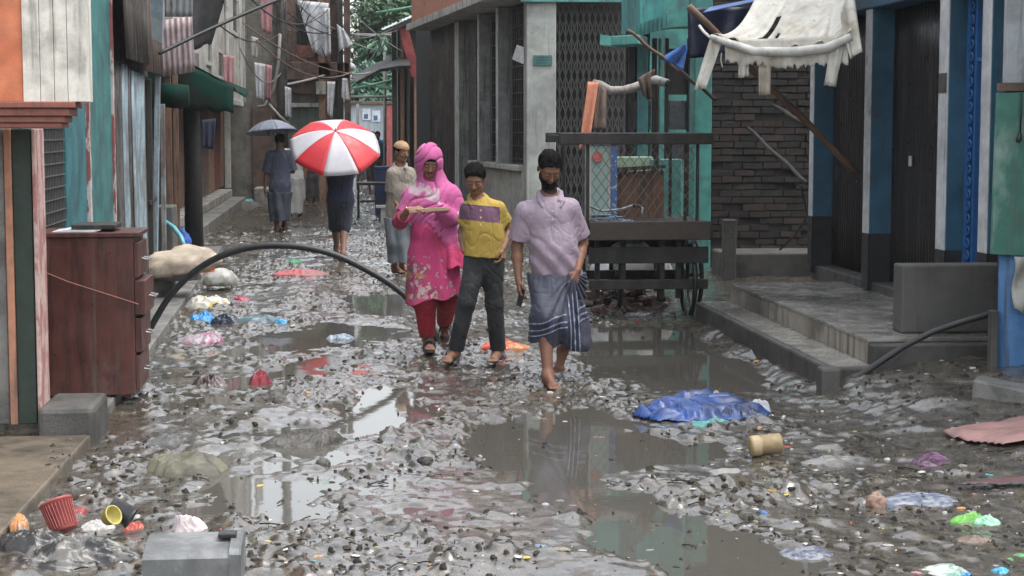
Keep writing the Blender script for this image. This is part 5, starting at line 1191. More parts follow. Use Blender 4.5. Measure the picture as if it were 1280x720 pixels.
heap('plastic_bag', 1230, 648, 40, 18, plas('clear_green_bottle', (.18, .40, .26), (.35, .45, .40), s=9, r=.2), 'clear green crushed bottle against the lime bag', 'bottle', 37, .6, amp=.4)
heap('rag', 1165, 571, 62, 22, plas('purple_black_rag', (.06, .025, .05), (.16, .05, .15), s=10), 'dark purple shoe like rag on the slope', 'rag', 38, .7, amp=.5)
heap('rag', 1180, 708, 80, 22, plas('white_teal_cloth', (.40, .42, .38), (.10, .22, .18), s=7), 'white and teal cloth at the bottom edge beside blue plastic', 'cloth', 39, .8, amp=.5)
heap('plastic_bag', 1250, 708, 28, 16, plas('cyan_plastic', (.05, .30, .50)), 'bright cyan plastic piece at the bottom right corner', 'plastic', 40, .8, amp=.4)
heap('plastic_bag', 1206, 712, 20, 16, plas('mid_blue_plastic', (.04, .20, .46)), 'mid blue plastic tip against the white and teal cloth', 'plastic', 41, .8, amp=.4)
heap('rag', 1150, 622, 90, 16, plas('blue_grey_rags', (.10, .12, .17), (.24, .25, .28), s=16), 'blue grey patterned rag strip lying in the mud', 'rag', 42, .8, amp=.55)
heap('rag', 1010, 685, 70, 24, plas('dark_blue_grey_mesh', (.07, .08, .11), (.20, .20, .22), s=18), 'dark blue grey wad of netting by the puddle', 'netting', 43, .8, amp=.6)
heap('brown_bag', 1215, 672, 60, 24, plas('brown_paper', (.16, .115, .095), (.10, .075, .06), s=5, r=.6), 'torn brown paper below the lime green bag', 'paper', 44, .8, amp=.55)
heap('scrap', 965, 614, 24, 13, plas('ochre_scrap', (.28, .17, .04)), 'ochre twist of packaging beside the brown roll', 'scrap', 45, .7, amp=.5)
heap('scrap', 754, 544, 44, 8, plas('salmon_strip', (.45, .15, .12)), 'salmon red strip floating on the big puddle', 'strip', 46, .7, WATER, amp=.5)
heap('stone', 1094, 626, 26, 24, plas('skin_stone', (.24, .15, .11), r=.6), 'tan pebble with a dark cap in the mud', 'stone', 47, .8, amp=.3)
heap('scrap', 676, 680, 34, 14, plas('steel_blue_scrap', (.10, .15, .20)), 'steel blue scrap of film in the near mud', 'scrap', 48, .8, amp=.5)
heap('scrap', 1048, 572, 100, 16, plas('grey_tarp_scrap', (.16, .155, .15), (.06, .06, .055), r=.4), 'long grey torn sheet trampled into the mud', 'sheet', 49, .5, amp=.55)
heap('sheet', 912, 585, 70, 18, plas('pale_sandy_heap', (.22, .215, .20), r=.5), 'smooth pale grey hump of mud by the brown roll', 'hump', 50, .6, amp=.2)
heap('stone', 404, 578, 18, 14, m_dconc, 'round grey stone beside the bright puddle', 'stone', 51, .9, amp=.2)
heap('stone', 532, 577, 20, 12, m_blk, 'black lump in the mud between the puddles', 'lump', 52, .8, amp=.3)
for k, (px, py, w_, h_, z, lab, mm_) in enumerate([(752, 345, 32, 44, .05, 'dirty white sack slumped behind the cart legs', m_wcloth), (806, 338, 46, 50, .0, 'olive grey sack stacked behind the cart', m_olive), (833, 352, 20, 40, .0, 'narrow whitish sack beside the cart wheel', m_cream), (762, 300, 44, 18, .5, 'white bundle on the shelf under the cart deck', m_wht)]):
    p = D(px, py, 17.6); s1 = 17.6/FPX; h = h_*s1*.6
    build('sack' if k < 3 else 'bundle', crumple(Vector((p.x, 17.6 if k < 3 else 16.3, max(h*.8, p.z))), (w_*s1*.5, w_*s1*.45, h), 60+k, .16, 1.8), mm_, label=lab, cat='sack' if k < 3 else 'bundle', smooth=True)
# black pipe arching over the lane
arc = [(180, 442), (183, 422), (196, 396), (214, 368), (240, 342), (272, 322), (310, 310), (345, 307), (385, 310), (425, 321), (465, 341), (492, 358), (515, 378), (535, 400), (548, 418)]
P = []
for i, (x, y) in enumerate(arc): P.append(D(x, y, 14.7-.35*i/14))
P[0].z = min(P[0].z, .0); P[-1].z = -.02
fine = []
for i in range(len(P)-1):
    for q in range(4):
        t_ = q/4; a = P[max(i-1, 0)]; b = P[i]; c = P[i+1]; d = P[min(i+2, len(P)-1)]
        fine.append(.5*((2*b)+(c-a)*t_+(2*a-5*b+4*c-d)*t_*t_+(3*b-a-3*c+d)*t_**3))
fine.append(P[-1])
build('pipe', MB().tube(fine, .027, 12), m_black, label='thick black plastic pipe arching over the lane', cat='pipe', smooth=True)
# far table and blue crate
t = thing('table', 'dark metal table far down the lane beside the blue box', 'table', (D(465, 250, 34).x, 34, 0))
x0, x1 = D(446, 240, 34).x, D(486, 240, 34).x; zt_ = D(460, 228, 34).z
build('tabletop', MB().box(x0, x1, 33.8, 34.5, zt_-.05, zt_), m_iron, t, bevel=.006)
for x in (x0+.03, x1-.03):
    for y in (33.85, 34.45): build('leg', MB().box(x-.022, x+.022, y-.022, y+.022, -.05, zt_-.051), m_iron, t)
build('stretcher', MB().box(x0+.06, x1-.06, 33.84, 33.87, .3, .34), m_iron, t)
t = thing('box', 'navy blue box standing on the ground beside the far table', 'box', (D(478, 250, 35).x, 35.2, 0))
xa, xb = D(469, 240, 35).x, D(488, 240, 35).x
build('body', MB().box(xa, xb, 35, 35.4, -.05, D(478, 212, 35).z), mat('navy_box_paint', (.02, .035, .11), .5, grime=.3), t, bevel=.01)
build('lid', MB().box(xa-.01, xb+.01, 34.98, 35.42, D(478, 212, 35).z+.002, D(478, 208, 35).z), bpy.data.materials['navy_box_paint'], t, bevel=.01)
build('plank', MB().box(D(470, 250, 31).x, D(500, 250, 31).x, 31, 31.3, D(480, 260, 31).z, D(480, 257, 31).z).box(D(476, 250, 31).x, D(484, 250, 31).x, 31.05, 31.25, -.05, D(480, 260.3, 31).z), m_cream, label='pale plank bench in front of the far table', cat='bench')
for k, (px, py, w_, h_, mm_, lab) in enumerate([(275, 232, 44, 14, m_conc, 'rubble heaped on the steps of the shuttered shops'), (300, 255, 50, 12, m_lump, 'muddy rubbish at the foot of the far steps'), (310, 250, 18, 8, plas('turquoise_scrap', (.08, .36, .36)), 'turquoise scrap on the rubbish by the far steps'), (560, 272, 50, 16, m_lump, 'mud and rubbish bank beside the grey house base'), (600, 285, 40, 14, m_lump, 'wet rubbish below the pale ledge')]):
    heap('rubbish_heap' if k != 2 else 'scrap', px, py, w_, h_, mm_, lab, 'rubbish' if k != 2 else 'scrap', 70+k, .8, amp=.45)
# ------------------------------------------------------------------ people: signed distance fields turned into one continuous skin each
class SDF:
    def __init__(s, lo, hi, h):
        s.lo = np.array(lo, np.float32); s.h = h
        s.n = np.ceil((np.array(hi)-s.lo)/h).astype(int)+1
        s.v = np.full(s.n, 1.0, np.float32)
        s.ax = [s.lo[i]+h*np.arange(s.n[i], dtype=np.float32) for i in range(3)]
    def sl(s, lo, hi):
        a = np.clip(np.floor((np.array(lo)-s.lo)/s.h).astype(int), 0, s.n); b = np.clip(np.ceil((np.array(hi)-s.lo)/s.h).astype(int)+1, 0, s.n)
        if np.any(b <= a): return None, None
        k = tuple(slice(a[i], b[i]) for i in range(3))
        X, Y, Z = s.ax[0][k[0]][:, None, None], s.ax[1][k[1]][None, :, None], s.ax[2][k[2]][None, None, :]
        return k, (X, Y, Z)
    def union(s, k, d, r):
        o = s.v[k]
        if r <= 0: s.v[k] = np.minimum(o, d); return
        h = np.clip(.5+.5*(o-d)/r, 0, 1); s.v[k] = o*(1-h)+d*h-r*h*(1-h)
    def cone(s, a, b, ra, rb, k=.02, flat=False, sy=1.0, fa=False):
        a, b = np.array(a, float), np.array(b, float); m = max(ra, rb)/min(1, sy)+k+.02
        kk, P = s.sl(np.minimum(a, b)-m, np.maximum(a, b)+m)
        if kk is None: return s
        d = b-a; L2 = max(1e-9, (d*d).sum())
        px, py, pz = P[0]-a[0], P[1]-a[1], P[2]-a[2]
        tt = (px*d[0]+py*d[1]+pz*d[2])/L2; t = np.clip(tt, 0, 1)
        q = np.sqrt((px-t*d[0])**2+((py-t*d[1])/sy)**2+(pz-t*d[2])**2)-(ra+(rb-ra)*t)
        q = q*(sy if sy < 1 else 1)
        if flat: q = np.maximum(q, (tt-1)*math.sqrt(L2))
        if fa: q = np.maximum(q, -tt*math.sqrt(L2))
        s.union(kk, q, k); return s
    def chain(s, pts, rs, k=.02, **kw):
        for i in range(len(pts)-1): s.cone(pts[i], pts[i+1], rs[i], rs[i+1], k, **kw)
        return s
    def ell(s, c, r, k=.02, M=None, sub=False):
        c, r = np.array(c, float), np.array(r, float); m = r.max()+k+.02
        kk, P = s.sl(c-m, c+m)
        if kk is None: return s
        x, y, z = P[0]-c[0], P[1]-c[1], P[2]-c[2]
        if M is not None:
            x, y, z = (M[0][0]*x+M[1][0]*y+M[2][0]*z, M[0][1]*x+M[1][1]*y+M[2][1]*z, M[0][2]*x+M[1][2]*y+M[2][2]*z)
        k0 = np.sqrt((x/r[0])**2+(y/r[1])**2+(z/r[2])**2); k1 = np.sqrt((x/r[0]**2)**2+(y/r[1]**2)**2+(z/r[2]**2)**2)+1e-9
        d = k0*(k0-1)/k1
        if sub:
            o = s.v[kk]; d = -d
            h = np.clip(.5-.5*(o-d)/max(k, 1e-5), 0, 1); s.v[kk] = o*(1-h)+d*h+k*h*(1-h)
        else: s.union(kk, d, k)
        return s
    def clip(s, p, n, k=.004, box=None):
        """keep the side n points away from"""
        n = np.array(n, float); n /= np.linalg.norm(n); p = np.array(p, float)
        kk, P = s.sl(*(box if box else (s.lo, s.lo+s.h*s.n)))
        s.v[kk] = np.maximum(s.v[kk], ((P[0]-p[0])*n[0]+(P[1]-p[1])*n[1]+(P[2]-p[2])*n[2]).astype(np.float32)); return s
    def noise(s, f):
        i = np.nonzero(np.abs(s.v) < .05); P = [s.ax[k][i[k]] for k in range(3)]; s.v[i] += f(*P).astype(np.float32); return s
    def mesh(s, smooth=1):
        v = s.v; v[[0, -1]] = np.maximum(v[[0, -1]], .01); v[:, [0, -1]] = np.maximum(v[:, [0, -1]], .01); v[:, :, [0, -1]] = np.maximum(v[:, :, [0, -1]], .01)
        I = v < 0; n = np.zeros(np.array(I.shape)-1, np.uint8); cs = [(i, j, k) for i in (0, 1) for j in (0, 1) for k in (0, 1)]
        for i, j, k in cs: n += I[i:I.shape[0]-1+i, j:I.shape[1]-1+j, k:I.shape[2]-1+k]
        act = np.argwhere((n > 0) & (n < 8)); idx = np.full(n.shape, -1, np.int64); idx[act[:, 0], act[:, 1], act[:, 2]] = np.arange(len(act))
        cv = np.stack([v[act[:, 0]+i, act[:, 1]+j, act[:, 2]+k] for i, j, k in cs], 1); acc = np.zeros((len(act), 3)); cnt = np.zeros(len(act))
        for a in range(8):
            for b in range(a+1, 8):
                da = np.array(cs[b])-np.array(cs[a])
                if np.abs(da).sum() != 1: continue
                m = (cv[:, a] < 0) != (cv[:, b] < 0); t = cv[m, a]/(cv[m, a]-cv[m, b]); acc[m] += np.array(cs[a])+t[:, None]*da; cnt[m] += 1
        V = s.lo+s.h*(act+acc/cnt[:, None]); F = []
        for ax in range(3):
            u, w_ = (ax+1) % 3, (ax+2) % 3
            A = [slice(None)]*3; B = [slice(None)]*3; A[ax] = slice(0, -1); B[ax] = slice(1, None)
            for q in (u, w_): A[q] = slice(1, -1); B[q] = slice(1, -1)
            ia, ib = I[tuple(A)], I[tuple(B)]
            e = np.argwhere(ia != ib); fl = ia[ia != ib]
            e[:, u] += 1; e[:, w_] += 1
            du = np.zeros(3, int); du[u] = 1; dw = np.zeros(3, int); dw[w_] = 1
            g = lambda p: idx[p[:, 0], p[:, 1], p[:, 2]]
            q = np.stack([g(e-du-dw), g(e-dw), g(e), g(e-du)], 1); q[~fl] = q[~fl][:, ::-1]; F.append(q)
        F = np.concatenate(F)
        for _ in range(smooth):
            S_ = np.zeros_like(V); c = np.zeros(len(V))
            for a, b in ((0, 1), (1, 2), (2, 3), (3, 0)):
                for p, q in ((a, b), (b, a)): np.add.at(S_, F[:, p], V[F[:, q]]); np.add.at(c, F[:, p], 1)
            V = V*.45+S_/np.maximum(c, 1)[:, None]*.55
        return V, F
def bounds(pts, m):
    p = np.array([list(q) for q in pts]); return p.min(0)-m, p.max(0)+m
def sdf_obj(name, S, m, colf, parent=None, smooth=1, **kw):
    V, F = S.mesh(smooth)
    mb = MB(); mb.v = V.tolist(); mb.f = F.tolist(); mb.mi = [0]*len(F)
    c = colf(V); mb.col = np.broadcast_to(np.asarray(c, float), V.shape).tolist()
    return build(name, mb, m, parent, smooth=True, **kw)
def headM(yaw=0, pitch=0, roll=0):
    M = Matrix.Rotation(math.radians(yaw), 3, 'Z') @ Matrix.Rotation(math.radians(pitch), 3, 'X') @ Matrix.Rotation(math.radians(roll), 3, 'Y')
    return np.array(M)
m_skin = mat('brown_skin', (1, 1, 1), .55, spec=.3, attr=True, var=.08, s=14, rv=.08, bump=.03, bs=90)
m_hair = mat('black_hair', (.007, .006, .006), .75, var=.4, s=60, bump=.6, bs=160, rv=.1, spec=.08)
def clothmat(nm, r=.85): return mat(nm, (1, 1, 1), r, attr=True, var=.07, s=20, rv=.05, bump=.12, bs=260, sheen=.05)
m_fab = clothmat('woven_cloth'); m_damp = clothmat('damp_cotton', .7)
def do_head(S, c, M, fs=1.0, fem=False):
    c = np.array(c); P = lambda x, y, z: c+M @ (np.array([x, y, z])*fs)
    E = lambda p, r, k=.02, sub=False: S.ell(P(*p), np.array(r)*fs, k*fs, M, sub)
    E((0, .018, .038), (.074, .092, .078), .02); E((0, -.012, -.02), (.060, .068, .072), .03)
    E((0, -.045, -.088), (.030, .030, .024), .03); E((-.045, -.005, -.07), (.018, .03, .025), .03); E((.045, -.005, -.07), (.018, .03, .025), .03)
    E((0, -.066, .028), (.052, .016, .013), .015)
    for sx in (-1, 1):
        E((sx*.030, -.088, .004), (.015, .0055, .009), .012, True); E((sx*.030, -.071, .003), (.0135, .0135, .0115), .003)
        E((sx*.036, -.058, -.025), (.022, .018, .018), .02); E((sx*.076, .014, -.004), (.009, .020, .031), .006); E((sx*.082, .004, -.004), (.005, .009, .014), .003, True)
    S.cone(P(0, -.078, .016), P(0, -.100, -.026), .007*fs, .0115*fs, .010*fs); E((.011, -.091, -.029), (.009, .010, .008), .006); E((-.011, -.091, -.029), (.009, .010, .008), .006)
    E((0, -.081, -.050), (.022, .011, .006), .005); E((0, -.079, -.061), (.019, .011, .007), .005); E((0, -.093, -.0555), (.020, .006, .0022), .002, True)
def face_col(c, M, fs, skin, lip=(.16, .06, .05), beard=False):
    c = np.array(c); skin = np.array(skin)
    def f(V):
        q = ((V-c) @ M)/fs; x, y, z = q.T; n = len(V)
        col = np.repeat(skin[None], n, 0)*(1+.10*(vn3(V[:, 0]*9, V[:, 1]*9, V[:, 2]*9, 3)-.5))[:, None]
        near = (np.abs(q) < .14).all(1) & (y < -.055)
        a = np.abs(x)
        br = near & (np.abs(z-.023-.004*np.cos(a*60)) < .0032) & (a > .012) & (a < .046); col[br] = (.05, .03, .022)
        ey = near & (np.abs(z-.001) < .0085) & (a > .015) & (a < .046)
        li = near & (np.abs(z+.0035+.10*(a-.03)**2*30) < .0022) & (a > .018) & (a < .042); col[li] = (.055, .032, .024)
        if beard:
            q9 = (np.abs(q) < .16).all(1); e_ = .012*(vn3(x*120, y*120, z*120, 5)-.5)
            bd = q9 & (z > -.15) & (z < -.026+.42*y+.035*0+e_+.022*(a > .052)*1.0) & (y < .035) & ~((np.abs(z+.057) < .008) & (a < .019) & (y < -.07))
            bd |= q9 & (np.abs(z+.041) < .0075+e_*.4) & (a < .030) & (y < -.07)
            col[bd] = (.016, .011, .009)
        lp = near & (np.abs(z+.0555) < .0105) & (a < .023) & (y < -.080); col[lp] = lip
        return col
    return f
def do_hand(S, wr, d, pn, curl=.5, sgn=1, sc=1.0, spread=1.0):
    wr, d, pn = np.array(wr, float), np.array(d, float), np.array(pn, float); d /= np.linalg.norm(d); pn -= d*(pn@d); pn /= np.linalg.norm(pn)
    sd_ = np.cross(d, pn)*sgn
    def bend(v, a): return v*math.cos(a)+pn*math.sin(a)
    for o, l in ((.030, .072), (.010, .080), (-.010, .074), (-.029, .058)):
        kn = wr+(d*.084+sd_*o*spread)*sc; S.cone(wr+d*.008*sc+sd_*o*.45*sc, kn, .0145*sc, .0115*sc, .012*sc)
        a = 0; p = kn
        for q, (fr, an) in enumerate(((.45, .55), (.32, .95), (.23, .75))):
            a += an*curl; e = p+bend(d, a)*l*fr*sc; S.cone(p, e, (.0092-.0008*q)*sc, (.0086-.0008*q)*sc, .004*sc); p = e
    b = wr+(d*.022+sd_*.024+pn*.006)*sc; m = b+(d*.026+sd_*.022+pn*.012)*sc; e = m+(d*.028+sd_*(.008-.012*curl)+pn*.014*curl)*sc
    S.cone(b-sd_*.012*sc, m, .0135*sc, .0105*sc, .01*sc); S.cone(m, e, .0102*sc, .0085*sc, .004*sc)
def do_foot(S, ank, heel, ball, sc=1.0, side=1):
    ank, heel, ball = [np.array(q, float) for q in (ank, heel, ball)]; d = ball-heel; d /= np.linalg.norm(d); sd_ = np.cross(d, (0, 0, 1)); sd_ /= np.linalg.norm(sd_)
    up = np.cross(sd_, d)
    S.cone(ank, heel+up*.012, .034*sc, .027*sc, .03); S.cone(heel+up*.004, ball, .027*sc, .021*sc, .03); S.cone(ank, ball+up*.012, .032*sc, .018*sc, .04)
    S.cone(ball-sd_*.022*sc, ball+sd_*.024*sc, .019*sc, .018*sc, .02)
    for k in range(5):
        o = (k-2)*.0155*side; l = (.052, .050, .044, .038, .030)[k]; r = (.0125, .0095, .009, .0085, .008)[k]
        b = ball+sd_*o*sc; S.cone(b, b+d*l*sc-up*.004, r*1.15*sc, r*sc, .005)
def torso(S, J, g=0., b=1., belly=0., k=.05):
    sm = (np.array(J['shL'])+np.array(J['shR']))/2; hp = (np.array(J['hipL'])+np.array(J['hipR']))/2; nk = np.array(J['nek'])
    ax = sm-hp; L = np.linalg.norm(ax); U = ax/L; w_ = np.linalg.norm(np.array(J['shR'])-np.array(J['shL']))/2
    S.cone(sm-U*L*.16, sm-U*L*.48, .150*b+g, .140*b+g, k, sy=.70)
    S.cone(sm-U*L*.48, hp+U*.02, .138*b+g, .142*b+g, k, sy=.72)
    S.cone(J['shL'], J['shR'], .034*b+g*.8, .034*b+g*.8, k); [S.cone(nk-U*.035, np.array(J[q_])-U*.005, .050*b+g*.5, .036*b+g*.6, .03) for q_ in ('shL', 'shR')]; S.cone(sm-U*.01, nk+U*.02, .075*b+g*.5, .052*b+g*.3, .04)
    if belly: S.ell(sm-U*L*.68+np.array([0, -.055*b, 0]), (.11*b+g, .085*belly*b+g, .13*b+g), .07)
    return sm, hp, U, L
def person(label, J, skin, h=.0045, fs=1.0, b=1.0, yaw=0, pitch=10, roll=0, hands=(None, None), group=None, hair=True, lo=.0, armr=1.0, legr=1.0, origin=None, beard=False):
    """J: joints in world metres. One continuous body, hair as its child."""
    M = headM(yaw, pitch, roll); c = np.array(J['head'])
    pts = [v for k, v in J.items()]
    lo_, hi_ = bounds(pts, .16); S = SDF(lo_, hi_, h)
    torso(S, J, -.012, b)
    S.cone(J['nek'], c+M @ np.array([0, .022, -.05])*fs, .050*b, .052*fs, .03)
    do_head(S, c, M, fs)
    for s_, sg in (('L', -1), ('R', 1)):
        sh, el, wr = J['sh'+s_], J['el'+s_], J['wr'+s_]
        S.cone(sh, el, .047*b*armr, .038*b*armr, .03); mid = np.array(el)*.65+np.array(wr)*.35
        S.chain([el, mid, wr], [.038*b*armr, .037*b*armr, .0245*b*armr], .02)
        hd = hands[0 if s_ == 'L' else 1]
        if hd: do_hand(S, wr, hd[0], hd[1], hd[2], hd[3], fs*.98)
        hp, kn, an = J['hip'+s_], J['kne'+s_], J['ank'+s_]
        S.cone(hp, kn, .078*b*legr, .050*b*legr, .04); mid = np.array(kn)*.7+np.array(an)*.3+np.array([0, .012, 0])
        S.chain([kn, mid, an], [.048*b*legr, .050*b*legr, .031*b*legr], .02)
        do_foot(S, an, J['heel'+s_], J['ball'+s_], fs, -sg)
    o = sdf_obj('person', S, m_skin, face_col(c, M, fs, skin, beard=beard), label=label, cat='person', group=group, origin=origin or (J['hipL'][0], J['hipL'][1], 0))
    if hair:
        H = SDF(c-.17, c+.17, min(h, .004)); H.ell(c+M @ np.array([0, .020, .046])*fs, np.array([.083, .099, .088])*fs, .01, M)
        H.clip(c+M @ np.array([0, -.088, .099])*fs, M @ np.array([0, -.70, -.50]))
        H.clip(c+M @ np.array([0, 0, -.06])*fs, M @ np.array([0, 0, -1.]))
        for sx in (-1, 1): H.ell(c+M @ np.array([sx*.082, .0, -.012])*fs, np.array([.03, .030, .034])*fs, .004, M, True)
        H.noise(lambda x, y, z: .012*(vn3(x*70, y*70, z*40, 2)-.5)+.010*(vn3(x*26, y*26, z*26, 5)-.5))
        sdf_obj('hair', H, m_hair, lambda V: (.012, .01, .01), o)
    return o, M, c
def folds(a1=.006, f1=14, a2=.004, f2=36, st=(1, 1, .45), seed=0):
    def f(x, y, z):
        w_ = 1.2*vn3(x*5, y*5, z*5, seed+7)
        n1 = vn3(x*f1*st[0]+w_, y*f1*st[1], z*f1*st[2]+x*f1*.45+w_, seed); n2 = vn3(x*f1*1.9*st[0]-z*4+w_, y*f1*1.6, z*f1*1.7*st[2]-x*f1*.5, seed+5)
        c1 = np.clip(1-np.abs(2*n1-1)*4.5, 0, 1); c2 = np.clip(1-np.abs(2*n2-1)*5, 0, 1)
        return a1*.95*c1*c1-a1*.25+a1*.6*c2*c2+a2*.6*(vn3(x*f2*st[0]+z*9, y*f2, z*f2*st[2], seed+2)-.5)*2
    return f
def shirt(o, name, J, colf, hem, g=.016, b=1., belly=0., sl=.75, slr=(.068, .066), h=.005, neck=.058, collar=True, hemn=(0, 0, -1), seed=0, fold=None, M=None, c=None, m=None, long_=False):
    pts = [J[k] for k in ('shL', 'shR', 'elL', 'elR', 'hipL', 'hipR', 'nek')]
    if long_: pts += [J['wrL'], J['wrR']]
    lo_, hi_ = bounds(pts, .22); S = SDF(lo_, hi_, h)
    sm, hp, U, L = torso(S, J, g, b, belly)
    S.cone(hp, hp-np.array([0, 0, .14]), .150*b+g, .150*b+g, .05, sy=.74)
    S.clip(hem, hemn)
    for s_ in 'LR':
        sh, el = np.array(J['sh'+s_]), np.array(J['el'+s_]); e = sh+(el-sh)*sl
        if long_:
            S.cone(sh, el, slr[0]*b, slr[1]*b, .03); S.cone(el, el+(np.array(J['wr'+s_])-el)*.92, slr[1]*b, slr[1]*.75*b, .02, flat=True)
        else: S.cone(sh, e, slr[0]*b, slr[1]*b, .035, flat=True)
    S.noise(fold or folds(seed=seed))
    nk = np.array(J['nek']); d = U
    S.ell(nk+d*.035+np.array([0, -.022, 0]), (neck, neck*1.12, .075), .006, None, True)
    if collar:
        Q = lambda x, y, z: nk+np.array([x, y, z])*b
        for sx in (-1, 1):
            S.chain([Q(0, .075, .052), Q(sx*.056, .045, .048), Q(sx*.076, -.015, .030), Q(sx*.052, -.095, -.020)], [.010, .012, .014, .012], .005)
            S.chain([Q(sx*.080, -.02, .018), Q(sx*.078, -.095, -.026), Q(sx*.060, -.122, -.062)], [.012, .013, .007], .004)
    return sdf_obj(name, S, m or m_fab, colf, o)
def legs_cloth(o, name, J, colf, rads, hems, waist, h=.005, g=.0, seed=0, b=1., m=None, fold=None, pel=.150):
    pts = [J[k] for k in ('hipL', 'hipR', 'kneL', 'kneR', 'ankL', 'ankR')]
    lo_, hi_ = bounds(pts, .2); S = SDF(lo_, hi_, h)
    hp = (np.array(J['hipL'])+np.array(J['hipR']))/2
    S.cone(hp+np.array([0, 0, .12]), hp-np.array([0, 0, .04]), pel*b, (pel+.005)*b, .05, sy=.74)
    for s_, hm in zip('LR', hems):
        hp_, kn, an = [np.array(J[q+s_]) for q in ('hip', 'kne', 'ank')]
        if hm <= 1: S.cone(hp_, hp_+(kn-hp_)*hm, rads[0], rads[0]+(rads[1]-rads[0])*hm, .04, flat=True)
        else: S.cone(hp_, kn, rads[0], rads[1], .04); S.cone(kn, kn+(an-kn)*(hm-1), rads[1], rads[2], .03, flat=True)
    S.clip(waist, (0, 0, 1)); S.noise(fold or folds(.006, 13, .004, 30, (1, 1, .8), seed))
    return sdf_obj(name, S, m or m_fab, colf, o)
def J_(Y0, **k):
    out = {}
    for n, q in k.items(): out[n] = tuple(D(q[0], q[1], Y0+(q[2] if len(q) > 2 else 0)))
    return out
def onground(p, z=None): return (p[0], p[1], max(float(Hf(np.array([p[0]]), np.array([p[1]]))[0]), WATER)+.0 if z is None else z)
def gj(px, py, lift): p = G(px, py); q = onground(p); return (q[0], q[1], q[2]+lift)
def mixc(a, b, t): return np.array(a)[None]*(1-t[:, None])+np.array(b)[None]*t[:, None]
sm01 = lambda a, b, x: sst(a, b, x)

# ---- man in the lilac polo shirt
SK1 = (.185, .092, .060)
Jm = J_(12.0, head=(687, 211, -.05), nek=(687, 246, .03), shL=(656, 264), shR=(713, 260), elL=(646, 308, .05), wrL=(648, 349, -.02),
        elR=(728, 304, .08), wrR=(722, 338, -.12), hipL=(682, 340), hipR=(710, 340), kneL=(682, 402, -.22), kneR=(723, 403, -.13))
fL = gj(692, 487, .022); Jm['ballL'] = fL; Jm['heelL'] = (fL[0]-.025, fL[1]+.125, fL[2]+.006); Jm['ankL'] = (fL[0]-.028, fL[1]+.10, fL[2]+.062)
fR = gj(699, 468, .022); Jm['ballR'] = fR; Jm['heelR'] = (fR[0]+.03, fR[1]+.09, fR[2]+.075); Jm['ankR'] = (fR[0]+.035, fR[1]+.075, fR[2]+.125)
man, M1, c1 = person('bearded man in a lilac polo shirt and hitched up checked lungi walking barefoot', Jm, SK1, .004, .98, 1.02, 8, 38, 0, beard=True,
                     hands=(((.05, -.15, -1), (1, .1, 0), .55, 1), ((-.35, -.45, -.9), (-.6, .8, 0), 1.0, -1)))
Bd = SDF(c1-.16, c1+.16, .004)
Bd.ell(c1+M1 @ np.array([0, -.050, -.106]), (.040, .038, .032), .01, M1); Bd.ell(c1+M1 @ np.array([0, -.015, -.080]), (.058, .058, .034), .03, M1)
Bd.clip(c1+M1 @ np.array([0, 0, -.040]), M1 @ np.array([0, -.42, 1.]))
Bd.noise(lambda x, y, z: .010*(vn3(x*60, y*60, z*60, 4)-.5))
sdf_obj('beard', Bd, m_hair, lambda V: (.012, .01, .01), man)
hemz = D(690, 351, 12.0).z
def lilac(V):
    n = fbm2(V[:, 0]*6+V[:, 1], V[:, 2]*5, 4, 8); c = mixc((.275, .215, .265), (.225, .18, .225), sm01(.4, .65, n))
    nk = np.array(Jm['nek']); x = V[:, 0]-nk[0]-.005
    pk = (np.abs(x) < .016) & (V[:, 2] > nk[2]-.24) & (V[:, 2] < nk[2]-.03) & (V[:, 1] < nk[1]-.03); c[pk] *= .86
    for q in range(3):
        bt = (np.hypot(x, V[:, 2]-(nk[2]-.09-.055*q)) < .0065) & (V[:, 1] < nk[1]-.03); c[bt] = (.36, .32, .34)
    return c
m1f = lambda x, y, z: folds(.0042, 11, .003, 30, (1, 1, .8), 3)(x, y, z)+.007*np.sin((z*.8+(x-Jm['nek'][0])*.9)*55)*sst(1.05, .80, z)
shirt(man, 'polo_shirt', Jm, lilac, (D(690, 351, 12.0).x, 0, hemz), .014, 1.03, 1.0, .80, (.062, .071), .0045, .060, True, (.22, 0, -1), 3, m1f, m=m_damp)
# lungi: one tube of cloth, hitched up on the bent knee and gathered at the hand
lo_, hi_ = bounds([Jm['hipL'], Jm['hipR'], Jm['kneL'], Jm['kneR'], Jm['wrR']], .2); S = SDF(lo_, hi_, .0045)
hl, hr, kl, kr = [np.array(Jm[k]) for k in ('hipL', 'hipR', 'kneL', 'kneR')]
S.cone((hl+hr)/2+np.array([0, 0, .06]), (hl+hr)/2-np.array([0, 0, .06]), .158, .168, .05, sy=.76)
S.chain([hl, kl+np.array([0, -.01, .02]), kl+np.array([-.005, .03, -.15])], [.115, .100, .100], .06); S.cone(hr, kr+np.array([.0, 0, -.14]), .105, .088, .08)
S.cone(hl*.5+hr*.5, kl*.5+kr*.5-np.array([0, 0, .04]), .10, .09, .09)
S.cone(np.array(Jm['wrR'])+np.array([-.035, -.01, -.035]), kr+np.array([-.06, -.06, .02]), .030, .055, .03)
a = D(669, 428, 11.75); b_ = D(736, 405, 11.9); nn = np.array([-(b_.z-a.z), 0, (b_.x-a.x)]); S.clip(a, (-nn[0]*-1, .0, -nn[2]))
S.clip((0, 0, hemz+.05), (0, 0, 1))
gw = np.array(Jm['wrR'])+np.array([-.03, 0, -.05])
def lf(x, y, z):
    th = np.arctan2(x-gw[0], np.maximum(gw[2]-z, -.02)+.03)
    return .009*np.sin(th*26+z*6)*sst(.0, .10, gw[2]+.04-z)*sst(-1.2, -.2, th)+.007*np.sin((x-hl[0])*46+z*14)+folds(.005, 12, .003, 30, (1, 1, .5), 6)(x, y, z)
S.noise(lf)
